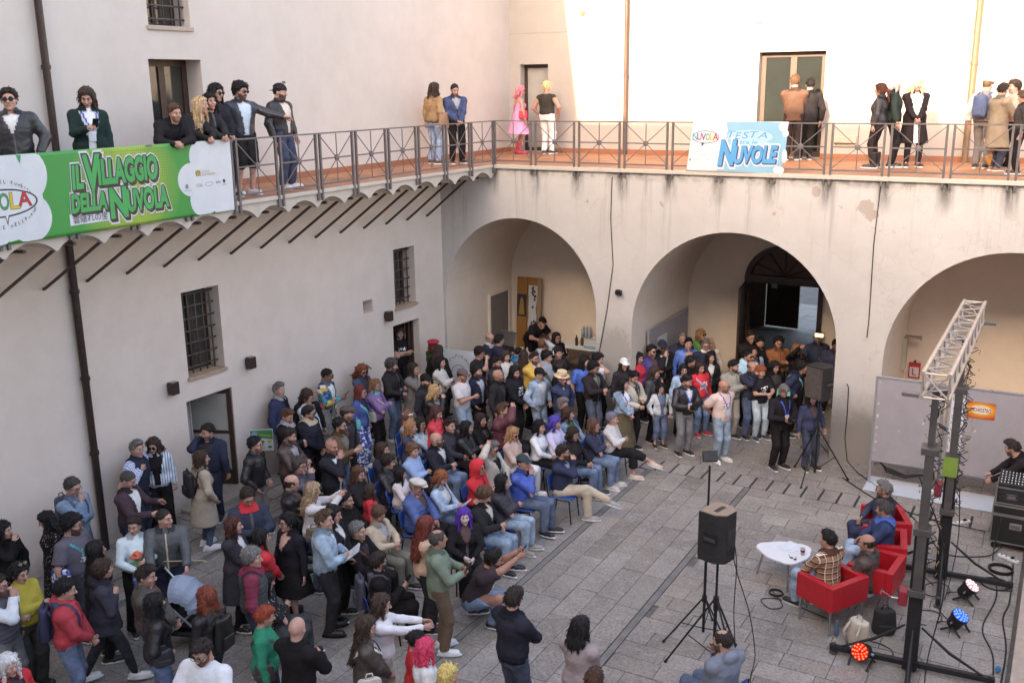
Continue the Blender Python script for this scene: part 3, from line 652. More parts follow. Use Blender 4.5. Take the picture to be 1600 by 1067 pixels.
def green_banner_mat():
    m, nt, b = new_mat('green_banner'); setb(b, None, .5)
    tc = nt.nodes.new('ShaderNodeTexCoord'); v = tc.outputs['Object']
    sep = nt.nodes.new('ShaderNodeSeparateXYZ'); nt.links.new(v, sep.inputs[0])
    def rng(sock, a, c):
        r = nd(nt, 'ShaderNodeMapRange'); nt.links.new(sock, r.inputs[0]); r.inputs[1].default_value = a; r.inputs[2].default_value = c; return r.outputs[0]
    d = nd(nt, 'ShaderNodeVectorMath', operation='DISTANCE'); nt.links.new(v, d.inputs[0]); d.inputs[1].default_value = (.04, -10.1, 6.12)
    f = rng(d.outputs['Value'], .95, .35)
    c = mix(nt, f, (.035, .26, .05), (.27, .36, .035))
    vo = nd(nt, 'ShaderNodeTexVoronoi'); vo.inputs['Scale'].default_value = 26; vo.inputs['Randomness'].default_value = 0; nt.links.new(v, vo.inputs[0])
    dots = ramp(nt, vo.outputs['Distance'], [(.36, (1, 1, 1)), (.42, (0, 0, 0))])
    d2 = rng(d.outputs['Value'], .95, .6); mu = nd(nt, 'ShaderNodeMath', operation='MULTIPLY'); nt.links.new(dots, mu.inputs[0]); nt.links.new(d2, mu.inputs[1])
    m3 = nd(nt, 'ShaderNodeMath', operation='MULTIPLY'); nt.links.new(mu.outputs[0], m3.inputs[0]); m3.inputs[1].default_value = .4
    c = mix(nt, m3.outputs[0], c, (.45, .50, .10)); nt.links.new(c, b.inputs['Base Color']); return m
def banner_cloth(name, M, x0, x1, y0, y1, rip, mat, label, shear=0):
    nx, ny = 90, 24; mb = MB(); g = lambda i, j: (x0 + (x1 - x0) * i / nx + shear * (1 - j / ny), y0 + (y1 - y0) * j / ny)
    vs = []; fs = []
    for j in range(ny + 1):
        for i in range(nx + 1):
            x, y = g(i, j); vs.append(M @ Vector((x, y, rip(x, y))))
    for j in range(ny):
        for i in range(nx): a = j * (nx + 1) + i; fs.append((a, a + 1, a + nx + 2, a + nx + 1))
    mb.add(vs, fs); o = mb.obj(name, mat, smooth=True, fix=False); tag(o, label, 'banner')
    s = o.modifiers.new('thick', 'SOLIDIFY'); s.thickness = .002; s.offset = -1
    return o
def letters(sh, word, boxes, mats, shear=0, slope=0, th=.085, drop=(.028, -.03), zs=(.0035, .0060, .0085, .0110)):
    """comic block letters: pale halo, dropped shadow, outline and face"""
    for t, (x0, x1, y0, y1) in zip(word, boxes):
        halo, shad, outl, face = mats
        if halo: sh.text(t, x0, x1, y0, y1, halo, zs[0], shear, .13, slope=slope, name='letter_halo'); sh.text(t, x0, x1, y0, y1, halo, zs[0] + .0006, shear, .13, slope=slope, dx=drop[0], dy=drop[1], name='letter_halo')
        for k in range(4):
            sh.text(t, x0, x1, y0, y1, shad, zs[1] + .0003 * k, shear, th, slope=slope, dx=drop[0] * (4 - k) / 4, dy=drop[1] * (4 - k) / 4, name='letter_shadow')
        sh.text(t, x0, x1, y0, y1, outl, zs[2], shear, th, slope=slope, name='letter_outline')
        sh.text(t, x0, x1, y0, y1, face, zs[3], shear, .05, slope=slope, name='lettering')
BX = .034
MBN = Matrix(((0, 0, 1, BX), (1, 0, 0, 0), (0, 1, 0, 0), (0, 0, 0, 1)))
ripL = lambda x, y: .007 * math.sin(x * 5.1 + y * 1.5) + .004 * math.sin(x * 13 - y * 4) + .012 * max(0, (6.0 - y)) * math.sin(x * 2.3)
gb = banner_cloth('event_banner', MBN, -13.6, -8.12, 5.57, 6.66, ripL, green_banner_mat(), 'green and white festival banner tied along the left gallery railing')
sh = Sheet(MBN, gb, ripL, (-13.6, -8.12, 5.575, 6.655))
for k, (x, y, r) in enumerate(((-11.72, 6.40, .37), (-11.66, 5.86, .31), (-11.95, 6.1, .5), (-12.5, 6.3, .5), (-12.4, 5.9, .5), (-13.1, 6.1, .55))): sh.disc(x, y, r, r, P_white, .0012 + .0002 * k)
for k, (x, y, r) in enumerate(((-8.72, 6.44, .25), (-8.97, 6.11, .245), (-8.74, 5.80, .27), (-8.42, 6.2, .42), (-8.3, 5.85, .36), (-8.25, 6.45, .33))): sh.disc(x, y, r, r, P_white, .0012 + .0002 * k)
G4 = (P_white, P_brown, P_dark, P_green)
letters(sh, ['IL'], [(-10.99, -10.83, 6.17, 6.45)], G4, .12)
letters(sh, ['V', 'ILLAGGIO'], [(-10.78, -10.56, 6.13, 6.56), (-10.58, -9.58, 6.19, 6.50)], G4, .05)
letters(sh, ['DELLA'], [(-11.05, -10.50, 5.86, 6.08)], G4, .12)
letters(sh, ['N', 'UVOLA'], [(-10.43, -10.18, 5.73, 6.10), (-10.16, -9.43, 5.78, 6.06)], G4, .02)
sh.poly([(-11.10, 5.69), (-10.44, 5.69), (-10.42, 5.84), (-11.10, 5.84)], P_white, .0030, 'caption_patch')
sh.text('雲隠れの里', -11.05, -10.50, 5.71, 5.82, P_dark, .0125)
# round emblem with the speech bubble
sh.disc(-12.03, 6.08, .50, .175, P_dark, .0035, 40, 'speech_bubble'); sh.disc(-12.03, 6.08, .475, .155, P_white, .0045, 40, 'speech_bubble')
sh.poly([(-12.0, 5.93), (-11.93, 5.94), (-11.97, 5.80)], P_dark, .0038, 'bubble_tail'); sh.poly([(-11.99, 5.93), (-11.945, 5.94), (-11.968, 5.84)], P_white, .0048, 'bubble_tail')
for ch, x0, x1, y0, y1, m in (('N', -12.50, -12.35, 6.0, 6.2, P_cyan), ('U', -12.33, -12.2, 5.98, 6.2, P_red), ('V', -12.20, -12.03, 5.95, 6.24, P_purple), ('O', -12.05, -11.92, 6.0, 6.2, P_leaf), ('L', -11.90, -11.78, 6.0, 6.2, P_yellow), ('A', -11.79, -11.62, 6.02, 6.2, P_red)):
    sh.text(ch, x0, x1, y0, y1, P_dark, .006, 0, .03, name='letter_outline'); sh.text(ch, x0, x1, y0, y1, m, .0072, 0, .012)
def arc_text(sh, t, cx, cy, rx, ry, a0, a1, h, mat, z):
    n = len(t)
    for i, ch in enumerate(t):
        if ch == ' ': continue
        a = a0 + (a1 - a0) * i / (n - 1); x, y = cx + rx * math.cos(a), cy + ry * math.sin(a)
        sh.text(ch, x - h * .3, x + h * .3, y - h / 2, y + h / 2, mat, z, keep=True)
arc_text(sh, 'FESTIVAL DEL FUMETTO', -12.03, 6.06, .46, .285, math.radians(150), math.radians(28), .045, P_dark, .006)
arc_text(sh, 'DEL GIOCO E DELL\'ARTE', -12.03, 6.10, .50, .31, math.radians(205), math.radians(335), .045, P_dark, .006)
for k in range(3): sh.poly([(-8.87 + .035 * k, 6.15), (-8.845 + .035 * k, 6.15), (-8.84 + .035 * k, 6.24 - .01 * abs(k - 1)), (-8.875 + .035 * k, 6.24 - .01 * abs(k - 1))], P_gold, .004, 'emblem')
sh.text('CITTA DI', -8.75, -8.60, 6.195, 6.225, P_gold, .004); sh.text('CATANZARO', -8.75, -8.47, 6.15, 6.185, P_gold, .004)
sh.disc(-9.06, 6.02, .03, .035, P_grey, .004, 16, 'emblem'); sh.text('PROVINCIA DI CATANZARO', -9.14, -8.97, 5.95, 5.965, P_grey, .004)
sh.text('1236', -8.88, -8.76, 5.99, 6.04, P_grey, .004); sh.disc(-8.62, 6.02, .085, .03, P_grey, .004, 20, 'emblem', (.9, .8)); sh.text('amc', -8.47, -8.37, 6.01, 6.045, P_navy, .004); sh.disc(-8.30, 6.035, .025, .03, P_brown, .004, 14, 'emblem'); sh.text('CALABRIA', -8.34, -8.26, 5.975, 5.99, P_brown, .004)
for dy, dz in ((-11.75, 6.62), (-9.02, 6.6)): sh.poly([(dy, dz + .03), (dy + .07, dz + .03), (dy + .045, dz - .08)], P_leaf, .0045, 'ray')
# pale blue banner on the back railing
MB2 = Matrix(((1, 0, 0, 0), (0, 0, -1, -.035), (0, 1, 0, 0), (0, 0, 0, 1)))
ripB = lambda x, y: .006 * math.sin(x * 6 + y * 2) + .02 * max(0, 6.2 - y) * math.sin(x * 3.7 + 1)
bb = banner_cloth('event_banner', MB2, 4.66, 6.57, 5.68, 6.67, ripB, P_white, 'pale blue and white festival banner on the railing above the gate arch', shear=-.12)
sb = Sheet(MB2, bb, ripB)
sb.poly([(5.18, 5.70), (5.62, 5.695), (6.1, 5.69), (6.40, 5.69), (6.52, 5.95), (6.55, 6.35), (6.52, 6.655), (6.1, 6.665), (5.7, 6.66), (5.34, 6.66), (5.38, 6.5), (5.34, 6.35), (5.27, 6.18), (5.24, 5.95)], P_sky, .002, 'burst')
for k, (x, y, rx, ry) in enumerate(((6.46, 6.58, .075, .09), (6.52, 6.45, .06, .07), (6.42, 5.75, .11, .075), (6.52, 6.02, .05, .13), (5.82, 6.38, .46, .13), (5.85, 6.22, .42, .1))): sb.disc(x, y, rx, ry, P_white if k < 4 else P_shade, .0025 + .0002 * k, 24, 'cloud')
for t, x0, x1, y0, y1 in (('T', 5.38, 5.55, 6.36, 6.49), ('E', 5.53, 5.66, 6.33, 6.46), ('S', 5.67, 5.81, 6.345, 6.47), ('T', 5.82, 6.0, 6.36, 6.485), ('A', 5.97, 6.17, 6.35, 6.47)):
    sb.text(t, x0, x1, y0, y1, P_white, .0045, .25, .03, name='letter_outline'); sb.text(t, x0, x1, y0, y1, P_blue, .0055, .25, .012)
sb.text('tra le', 5.63, 5.98, 6.24, 6.31, P_blue, .0055, .2, .008)
B4 = (P_white, P_navy, P_navy, P_blue)
letters(sb, ['N', 'UVOLE'], [(5.22, 5.55, 5.84, 6.28), (5.53, 6.37, 5.87, 6.18)], B4, .2, .03, .06, (.022, -.02))
sb.disc(4.93, 6.36, .275, .125, P_navy, .003, 32, 'speech_bubble'); sb.disc(4.93, 6.36, .262, .113, P_white, .004, 32, 'speech_bubble'); sb.poly([(4.84, 6.27), (4.93, 6.26), (4.85, 6.17)], P_navy, .0035, 'bubble_tail')
for ch, x0, x1, m in (('N', 4.66, 4.76, P_cyan), ('U', 4.76, 4.84, P_red), ('V', 4.84, 4.93, P_purple), ('O', 4.93, 5.01, P_leaf), ('L', 5.02, 5.09, P_yellow), ('A', 5.08, 5.19, P_red)): sb.text(ch, x0, x1, 6.30, 6.43, m, .0055, 0, .02)
sb.text('CITTA DI CATANZARO', 4.77, 4.98, 6.0, 6.02, P_grey, .004); sb.text('amc', 4.96, 5.02, 5.90, 5.92, P_grey, .004); sb.disc(4.62, 5.91, .02, .025, P_grey, .004, 12, 'emblem'); sb.text('PROVINCIA 1236', 4.70, 4.92, 5.90, 5.915, P_grey, .004)

# ------------------------------------------------------------------ stage equipment
m_cab = plain('cabinet_black', (.022, .019, .018), .65, 0, .3, 14, .3)
m_dust = plain('dusty_top', (.30, .21, .15), .8, 0, .2, 9)
m_alu = plain('truss_aluminium', (.46, .39, .34), .38, .55, .12, 8)
m_chrome = plain('chrome', (.45, .45, .46), .2, .9, .1, 5)
m_rubber = plain('cable_black', (.012, .012, .013), .5, 0, .2, 3)
def tripod(root, x, y, ztop, spread=.62, hub=1.0, rz=0, r=.022, mat=None):
    mat = mat or m_black
    MB().tube([(x, y, .12), (x, y, ztop * .55)], r, 10).obj('pole', mat, root, smooth=math.radians(50))
    MB().tube([(x, y, ztop * .5), (x, y, ztop)], r * .75, 10).obj('pole', mat, root, smooth=math.radians(50))
    c = MB(); c.lathe([(r * 1.8, hub - .04), (r * 1.8, hub + .05)], 10, M=Matrix.Translation((x, y, 0))); c.lathe([(r * 1.6, ztop * .55 - .05), (r * 1.6, ztop * .55 + .03)], 10, M=Matrix.Translation((x, y, 0))); c.tube([(x, y, ztop * .55), (x + .07, y, ztop * .55)], .012, 6); c.obj('collar', mat, root)
    for k in range(3):
        a = rz + k * 2 * math.pi / 3; fx, fy = x + spread * math.cos(a), y + spread * math.sin(a)
        l = MB().tube([(x + .03 * math.cos(a), y + .03 * math.sin(a), hub), (fx, fy, .015)], r * .62, 8).obj('leg', mat, root, smooth=math.radians(50))
        MB().tube([(x + .02 * math.cos(a), y + .02 * math.sin(a), .18), (x + spread * .55 * math.cos(a), y + spread * .55 * math.sin(a), hub * .45)], r * .35, 6).obj('brace', mat, root)
        MB().tube([(fx - .01 * math.cos(a), fy - .01 * math.sin(a), .03), (fx + .01 * math.cos(a), fy + .01 * math.sin(a), .002)], r, 8).obj('rubber_foot', m_rubber, l)
def loudspeaker(x, y, z0, h, w, d, rz, label, top):
    t = thing('loudspeaker', label, 'loudspeaker', (x, y, z0), rz)
    c = .08
    poly = [(-w / 2, d / 2), (w / 2, d / 2), (w / 2, -d / 2 + .12), (w / 2 - .09, -d / 2), (-w / 2 + .09, -d / 2), (-w / 2, -d / 2 + .12)]
    MB().prism(poly, 0, h, 'z').obj('cabinet', m_cab, t, bevel=.016)
    s_ = .97; MB().prism([(a * s_, b * s_) for a, b in poly], h + .001, h + .006, 'z').obj('top_panel', top, t)
    g = MB(); g.box(-.10, .10, -.03, .03, h + .0065, h + .012); g.obj('grip', m_black, t)
    MB().box(-w / 2 + .02, w / 2 - .02, d / 2 + .001, d / 2 + .014, .03, h - .03).obj('grille', m_iron, t)
    for sx in (-1, 1):
        hb = MB(); X = sx * (w / 2 + .002); hb.box(min(X, X + sx * .008), max(X, X + sx * .008), -.10, .10, h * .38, h * .62); hd = hb.obj('handle', m_black, t, bevel=.003)
        X2 = sx * (w / 2 + .011); MB().box(min(X2, X2 + sx * .012), max(X2, X2 + sx * .012), -.08, .08, h * .46, h * .52).obj('handle_bar', plain('handle_grey', (.06, .06, .065), .4), hd)
    b = MB(); b.box(-.09, .09, -d / 2 - .006, -d / 2 - .001, h * .28, h * .68); b.obj('rear_panel', plain('rear_panel', (.03, .03, .033), .5), t)
    return t
s1 = thing('speaker_stand', 'black tripod stand under the loudspeaker with the dusty tan top', 'speaker stand')
tripod(s1, 8.05, -8.25, 1.56, .62, .95, math.radians(200))
loudspeaker(8.05, -8.25, 1.55, .66, .40, .36, math.radians(75), 'black loudspeaker with dusty tan top on tripod in front', m_dust)
s2 = thing('speaker_stand', 'black tripod stand of the loudspeaker beside the pier', 'speaker stand')
tripod(s2, 7.72, -1.15, 1.63, .62, 1.0, math.radians(260))
loudspeaker(7.72, -1.15, 1.62, .64, .42, .36, math.radians(150), 'black loudspeaker on tripod beside the pier by the crowd', m_cab)
fl = thing('floodlight_stand', 'black floodlight on a tall tripod standing just behind the front loudspeaker', 'floodlight')
tripod(fl, 7.72, -7.7, 2.55, .55, .62, math.radians(215), .02)
b = MB(); b.box(-.095, .095, -.04, .05, -.07, .07, M=Matrix.Translation((7.72, -7.7, 2.68)) @ Matrix.Rotation(.5, 4, 'Z') @ Matrix.Rotation(-.5, 4, 'X')); b.obj('lamp_head', m_black, fl, bevel=.008)
b = MB(); b.box(-.08, .08, .051, .055, -.055, .055, M=Matrix.Translation((7.72, -7.7, 2.68)) @ Matrix.Rotation(.5, 4, 'Z') @ Matrix.Rotation(-.5, 4, 'X')); b.obj('lens', m_glass_dark, fl)
MB().tube([(7.60, -7.72, 2.56), (7.60, -7.72, 2.68), (7.60, -7.70, 2.70)], .012, 6).obj('bracket', m_chrome, fl)
ll = thing('led_lamp_stand', 'lit warm LED lamp on a thin black stand in front of the gate', 'stand lamp')
MB().tube([(7.36, .15, 0), (7.36, .15, 2.46)], .014, 8).obj('pole', m_black, ll)
for k in range(3): a = k * 2.1 + .4; MB().tube([(7.36, .15, .4), (7.36 + .35 * math.cos(a), .15 + .35 * math.sin(a), .01)], .01, 6).obj('leg', m_black, ll)
b = MB(); b.box(7.27, 7.45, .135, .175, 2.47, 2.56); lh = b.obj('lamp_head', m_black, ll)
MB().box(7.28, 7.44, .128, .1345, 2.48, 2.55).obj('led_panel', emit('warm_led', (1, .66, .26), .55), lh)

# white coffee table with three rounded corners
tb = thing('coffee_table', 'white three-cornered coffee table on steel legs before the red armchairs', 'table', (8.24, -5.5, 0), 0)
cor = [(-.64, .03), (.42, .45), (.25, -.52)]; poly = []
for i, (x, y) in enumerate(cor):
    p, n_ = Vector(cor[i - 1]), Vector(cor[(i + 1) % 3]); c = Vector((x, y)); r = .18
    a = (p - c).normalized(); b_ = (n_ - c).normalized(); bis = (a + b_).normalized(); cc = c + bis * (r / math.sin(a.angle(b_) / 2))
    A0 = cc + (-a.orthogonal() if (-a.orthogonal()).dot(c - cc) > 0 else a.orthogonal()) * r; A1 = cc + (b_.orthogonal() if b_.orthogonal().dot(c - cc) > 0 else -b_.orthogonal()) * r
    t0 = math.atan2((A0 - cc).y, (A0 - cc).x); t1 = math.atan2((A1 - cc).y, (A1 - cc).x); dt = (t1 - t0 + math.pi) % (2 * math.pi) - math.pi
    poly += [(cc.x + r * math.cos(t0 + dt * k / 8), cc.y + r * math.sin(t0 + dt * k / 8)) for k in range(9)]
full = []
for i, p in enumerate(poly):      # belly the long sides a little
    q = poly[(i + 1) % len(poly)]; full.append(p); dd = Vector(q) - Vector(p)
    if dd.length > .2:
        nrm = Vector((dd.y, -dd.x)).normalized(); nrm = nrm if nrm.dot(Vector(p) + dd / 2) > 0 else -nrm
        full += [tuple(Vector(p) + dd * t + nrm * .05 * math.sin(math.pi * t)) for t in (.2, .4, .6, .8)]
MB().prism(full, .475, .50, 'z').obj('tabletop', plain('white_laminate', (.74, .72, .74), .35, 0, .05), tb, bevel=.005)
for x, y in ((-.30, .02), (.22, .20), (.12, -.25)): MB().tube([(x, y, .475), (x * 1.35, y * 1.35, 0)], .016, 8).obj('leg', m_chrome, tb, smooth=math.radians(50))
pp = MB(); M = Matrix.Translation((8.25, -5.42, .5005))
for k in range(5): pp.box(-.15, .12, -.09, .10, .003 * k, .003 * k + .002, M=M @ Matrix.Rotation(.5 * k - .8, 4, 'Z') @ Matrix.Translation((.03 * k, .01, 0)))
tag(pp.obj('papers', plain('paper', (.68, .70, .74), .7, 0, .06)), 'loose pile of white papers on the coffee table', 'papers')
cp = thing('plastic_cup', 'clear plastic cup with dark drink on the coffee table', 'cup', (8.52, -5.52, .501))
MB().lathe([(.028, 0), (.038, .11), (.036, .11), (.027, .004)], 14).obj('cup', plain('cup_plastic', (.45, .40, .40), .15), cp, smooth=True)
MB().lathe([(.0275, .005), (.0365, .085)], 14).obj('drink', plain('red_drink', (.12, .01, .012), .15), cp, smooth=math.radians(40))
gl = MB(); gl.lathe([(.025, 0), (.025, .006)], 10, M=Matrix.Translation((8.40, -5.70, .502))); gl.lathe([(.025, 0), (.025, .006)], 10, M=Matrix.Translation((8.46, -5.73, .502))); gl.tube([(8.38, -5.70, .506), (8.34, -5.62, .506)], .004, 5); gl.tube([(8.48, -5.73, .506), (8.45, -5.64, .506)], .004, 5)
tag(gl.obj('sunglasses', m_brown), 'brown sunglasses lying on the coffee table', 'sunglasses')

# red armchairs
m_red = plain('red_leatherette', (.46, .012, .022), .42, 0, .12, 7, .15)
m_red_d = plain('red_seat', (.36, .010, .018), .5, 0, .12, 7, .15)
ac_root = None
def armchair(x, y, rz, label):
    global ac_root
    if ac_root is None:
        t = thing('armchair', label, 'armchair', group='red cube armchairs round the coffee table')
        w, d, H, a, sh_ = .74, .64, .73, .10, .45       # faces +y
        MB().box(-w / 2, w / 2, -d / 2, -d / 2 + a, .37, H).obj('backrest', m_red, t, bevel=.008)
        for sx in (-1, 1): MB().box(sx * w / 2 - (a if sx > 0 else 0), sx * w / 2 + (a if sx < 0 else 0), -d / 2 + a + .001, d / 2, .37, H - .002).obj('armrest', m_red, t, bevel=.008)
        MB().box(-w / 2 + a + .001, w / 2 - a - .001, -d / 2 + a + .001, d / 2 - .005, .37, sh_).obj('seat', m_red_d, t, bevel=.015)
        for sx in (-1, 1):
            for sy in (-1, 1): MB().tube([(sx * (w / 2 - .05), sy * (d / 2 - .05), 0), (sx * (w / 2 - .05), sy * (d / 2 - .05), .37)], .018, 8).obj('leg', m_chrome, t, smooth=math.radians(50))
        ac_root = t
    else: t = dup(ac_root); t['label'] = label
    t.location = (x, y, 0); t.rotation_euler = (0, 0, rz); return t
def face(dx, dy): return math.atan2(-dx, dy)
armchair(9.14, -6.38, face(-.87, .49), 'red cube armchair under the man in the checked shirt')
armchair(9.60, -5.62, face(-.99, .1), 'red cube armchair under the bald man in the brown leather jacket')
armchair(9.56, -4.78, face(-1, -.16), 'red cube armchair under the man in the blue hooded jacket')
armchair(9.44, -3.92, face(-.93, -.36), 'red cube armchair under the bearded man in glasses and dark blazer')

# truss on two lifting towers
tr = thing('truss', 'pale aluminium box truss lying across two lifting towers', 'truss')
tx0, tx1, tz0, tz1, ty0, ty1 = 10.20, 10.49, 3.83, 4.12, -7.65, -3.15
for x in (tx0, tx1):
    for z in (tz0, tz1): MB().tube([(x, ty0, z), (x, ty1, z)], .027, 10).obj('chord', m_alu, tr, smooth=math.radians(50))
nb = 18; step = (ty1 - ty0) / nb
for i in range(nb):
    a, b_ = ty0 + step * i, ty0 + step * (i + 1); s_ = i % 2
    for p, q in (((tx0 if s_ else tx1, a, tz1), (tx1 if s_ else tx0, b_, tz1)), ((tx0 if s_ else tx1, a, tz0), (tx1 if s_ else tx0, b_, tz0)), ((tx0, a, tz0 if s_ else tz1), (tx0, b_, tz1 if s_ else tz0)), ((tx1, a, tz0 if s_ else tz1), (tx1, b_, tz1 if s_ else tz0))):
        MB().tube([p, q], .010, 6).obj('lattice_bar', m_alu, tr)
for y in (ty0 + .03, ty1 - .03):
    e = MB()
    for p, q in (((tx0, tz0), (tx1, tz0)), ((tx0, tz1), (tx1, tz1)), ((tx0, tz0), (tx0, tz1)), ((tx1, tz0), (tx1, tz1)), ((tx0, tz0), (tx1, tz1)), ((tx0, tz1), (tx1, tz0))): e.tube([(p[0], y, p[1]), (q[0], y, q[1])], .011, 6)
    e.obj('end_frame', m_alu, tr)
k_ = MB(); k_.box(9.98, 10.22, -7.58, -7.50, 3.80, 3.84); k_.box(10.49, 10.68, -3.3, -3.22, 3.8, 3.84); k_.obj('clamp', m_steel, tr)
m_mast = plain('mast_grey', (.13, .115, .112), .45, .6, .2, 5)
def tower(x, y, H, label, rz, winch_z):
    t = thing('lifting_tower', label, 'lifting tower', (x, y, 0), rz)
    MB().box(-.085, .085, -.07, .07, .10, H * .52).obj('mast', m_black, t, bevel=.006)
    MB().box(-.055, .055, -.145, -.072, H * .30, H * .80).obj('mast_section', m_mast, t, bevel=.006)
    MB().box(-.04, .04, -.06, .06, H * .50, H).obj('mast_section', m_mast, t, bevel=.004)
    for z in (H * .30, H * .52, H * .80):
        MB().box(-.105, .105, -.155, .085, z - .045, z + .045).obj('collar', m_mast, t, bevel=.006); 
    MB().box(-.16, .16, -.10, .10, H - .02, H + .03).obj('fork', m_mast, t)
    w = MB(); w.box(-.21, -.10, -.10, .10, winch_z - .1, winch_z + .1); wo = w.obj('winch', plain('winch_red', (.28, .02, .035), .5), t, bevel=.012)
    MB().tube([(-.21, 0, winch_z - .05), (-.30, 0, winch_z - .05), (-.42, -.02, winch_z + .03), (-.42, -.1, winch_z + .03)], .012, 6).obj('crank', m_chrome, wo)
    MB().box(-.09, .09, -.09, .09, .04, .16).obj('foot_block', m_black, t)
    for a in (0, math.pi / 2, math.pi, 3 * math.pi / 2):
        c, s_ = math.cos(a), math.sin(a); L = 1.0
        l = MB().box(.09, L, -.035, .035, .055, .125, M=Matrix.Rotation(a, 4, 'Z')).obj('outrigger', m_black, t, bevel=.004)
        MB().tube([(c * .10, s_ * .10, .62), (c * .45, s_ * .45, .34), (c * .86, s_ * .86, .12)], [.014, .022, .014], 8).obj('brace', m_black, t, smooth=math.radians(50))
        MB().lathe([(.055, 0), (.055, .02), (.018, .03), (.018, .14), (.03, .15)], 10, M=Matrix.Translation((c * .95, s_ * .95, 0))).obj('levelling_foot', m_mast, l)
    return t
tower(10.31, -7.12, 3.80, 'front black lifting tower with red winch beside the red PAR light', .08, 1.02)
tower(10.35, -4.30, 3.80, 'rear black lifting tower beside the flight cases', .08, 1.45)
tag(MB().box(10.24, 10.44, -4.47, -4.42, 1.72, 2.02).obj('label_plate', plain('lime_plate', (.20, .30, .05), .5)), 'lime green plate strapped to the rear lifting tower', 'plate')
# string of fairy lights wound round the masts
fy = MB(); rr = random.Random(3)
for (cx, cy, zt) in ((10.36, -7.02, 3.75), (10.42, -4.2, 3.6)):
    for j in range(5):
        fy.tube([(cx + .10 * math.cos(t * 2.6 + j * 2) + rr.uniform(-.05, .05), cy + .10 * math.sin(t * 2.6 + j * 2) + rr.uniform(-.05, .05), zt - t * .1 + rr.uniform(-.07, .07)) for t in range(0, 26)], .007, 5)
fo = tag(fy.obj('fairy_lights', m_rubber), 'dark strings of unlit fairy lights wound round the tower masts', 'fairy lights')
bl = MB()
for (cx, cy, zt) in ((10.36, -7.02, 3.75), (10.42, -4.2, 3.6)):
    for t in range(70):
        a = rr.uniform(0, 6.3); z = zt - rr.uniform(0, 2.4); p = Vector((cx + .15 * math.cos(a), cy + .15 * math.sin(a), z)); bl.tube([p, p + Vector((rr.uniform(-.02, .02), rr.uniform(-.02, .02), .04))], .006, 5)
bo = bl.obj('bulb', plain('amber_bulb', (.42, .27, .05), .35), fo); bo['kind'] = 'stuff'
# PAR lights
def par(x, y, yaw, pitch, col, e, label, ring):
    t = thing('par_light', label, 'stage light', (x, y, 0), yaw, 'LED stage lights on the paving')
    M = Matrix.Translation((0, 0, .19)) @ Matrix.Rotation(pitch, 4, 'X')
    MB().lathe([(.07, -.15), (.095, -.12), (.105, .02), (.118, .03), (.118, .085)], 20, M=M).obj('housing', m_black, t, smooth=math.radians(35))
    lens = MB().lathe([(.112, .0852), (.112, .089)], 20, M=M).obj('lens_plate', plain('lens_' + label[:4], ring, .3), t)
    led = emit('led_' + label[:8], col, e)
    for r, n in ((.035, 5), (.065, 8), (.092, 11)):
        for k in range(n):
            a = 2 * math.pi * k / n; MB().lathe([(.0125, .0895), (.010, .096)], 8, M=M @ Matrix.Translation((r * math.cos(a), r * math.sin(a), 0))).obj('led', led, lens)
    for sx in (-1, 1):
        MB().tube([(sx * .125, 0, .19), (sx * .135, -.03, .10), (sx * .12, -.16, .008)], .014, 6).obj('yoke', m_black, t); MB().tube([(sx * .135, .0, .12), (sx * .12, .13, .008)], .014, 6).obj('yoke', m_black, t)
        MB().tube([(sx * .12, 0, .19), (sx * .16, 0, .19)], .018, 8).obj('knob', m_chrome, t)
    c = [(0, -.12, .1), (0, -.3, .015)] + [(.25 * math.cos(a), -.45 + .18 * math.sin(a), .012) for a in np.linspace(1.5, 7, 14)]
    MB().tube(c, .007, 6).obj('power_cable', m_rubber, t, smooth=True)
par(9.74, -7.30, face(-.2, -1), math.radians(-68), (1, .05, .02), 1.1, 'red-lit LED stage light at the foot of the front tower', (.5, .01, .01))
par(10.74, -5.85, face(.75, -.35), math.radians(-28), (.04, .16, 1), .55, 'blue-lit LED stage light pointing up, nearer of two', (.01, .08, .6))
par(10.78, -4.85, face(.75, -.2), math.radians(-35), (1, .5, .6), .35, 'pinkish white LED stage light pointing up near the cable coil', (.6, .35, .38))

# grey display boards with posters
m_board = plain('board_felt', (.33, .30, .32), .9, 0, .08, 3, .2); m_frame = plain('board_frame', (.42, .42, .45), .35, .6, .1)
def board(x0, x1, z0, z1, y, label, base=True):
    t = thing('display_board', label, 'display board', group='grey display boards across the third arch')
    MB().box(x0 + .035, x1 - .035, y - .012, y + .012, z0 + .035, z1 - .035).obj('panel', m_board, t)
    for a, b_, c, d in ((x0, x0 + .04, .02, z1), (x1 - .04, x1, .02, z1)): MB().box(a, b_, y - .022, y + .022, c, d).obj('upright', m_frame, t, bevel=.004)
    for z in (z0, z1 - .04): MB().box(x0 + .04, x1 - .04, y - .02, y + .02, z, z + .04).obj('crossbar', m_frame, t, bevel=.004)
    if base: MB().box(x0 - .02, x1, y - .42, y + .35, .004, .018).obj('foot_plate', plain('foot_plate', (.50, .53, .58), .5, 0, .06), t, bevel=.003)
    rr = random.Random(int(x0 * 10)); sc = MB()
    for k in range(16):
        px, pz = rr.choice((x0 + .08, x1 - .1, rr.uniform(x0 + .1, x1 - .1))), rr.uniform(z0 + .08, z1 - .1); s_ = rr.uniform(.006, .022); sc.prism([(px - s_, pz - s_), (px + s_ * 1.2, pz - s_ * .6), (px + s_, pz + s_ * 1.4), (px - s_ * .6, pz + s_)], y - .0135, y - .0125, 'y')
    sc.obj('torn_paper', plain('torn_paper', (.55, .52, .44), .8), t)
    return t
board(8.66, 9.86, .46, 2.13, -.90, 'grey display board with torn paper left of the truss towers')
b2 = board(9.90, 11.30, .46, 2.12, -.90, 'grey display board carrying the orange poster')
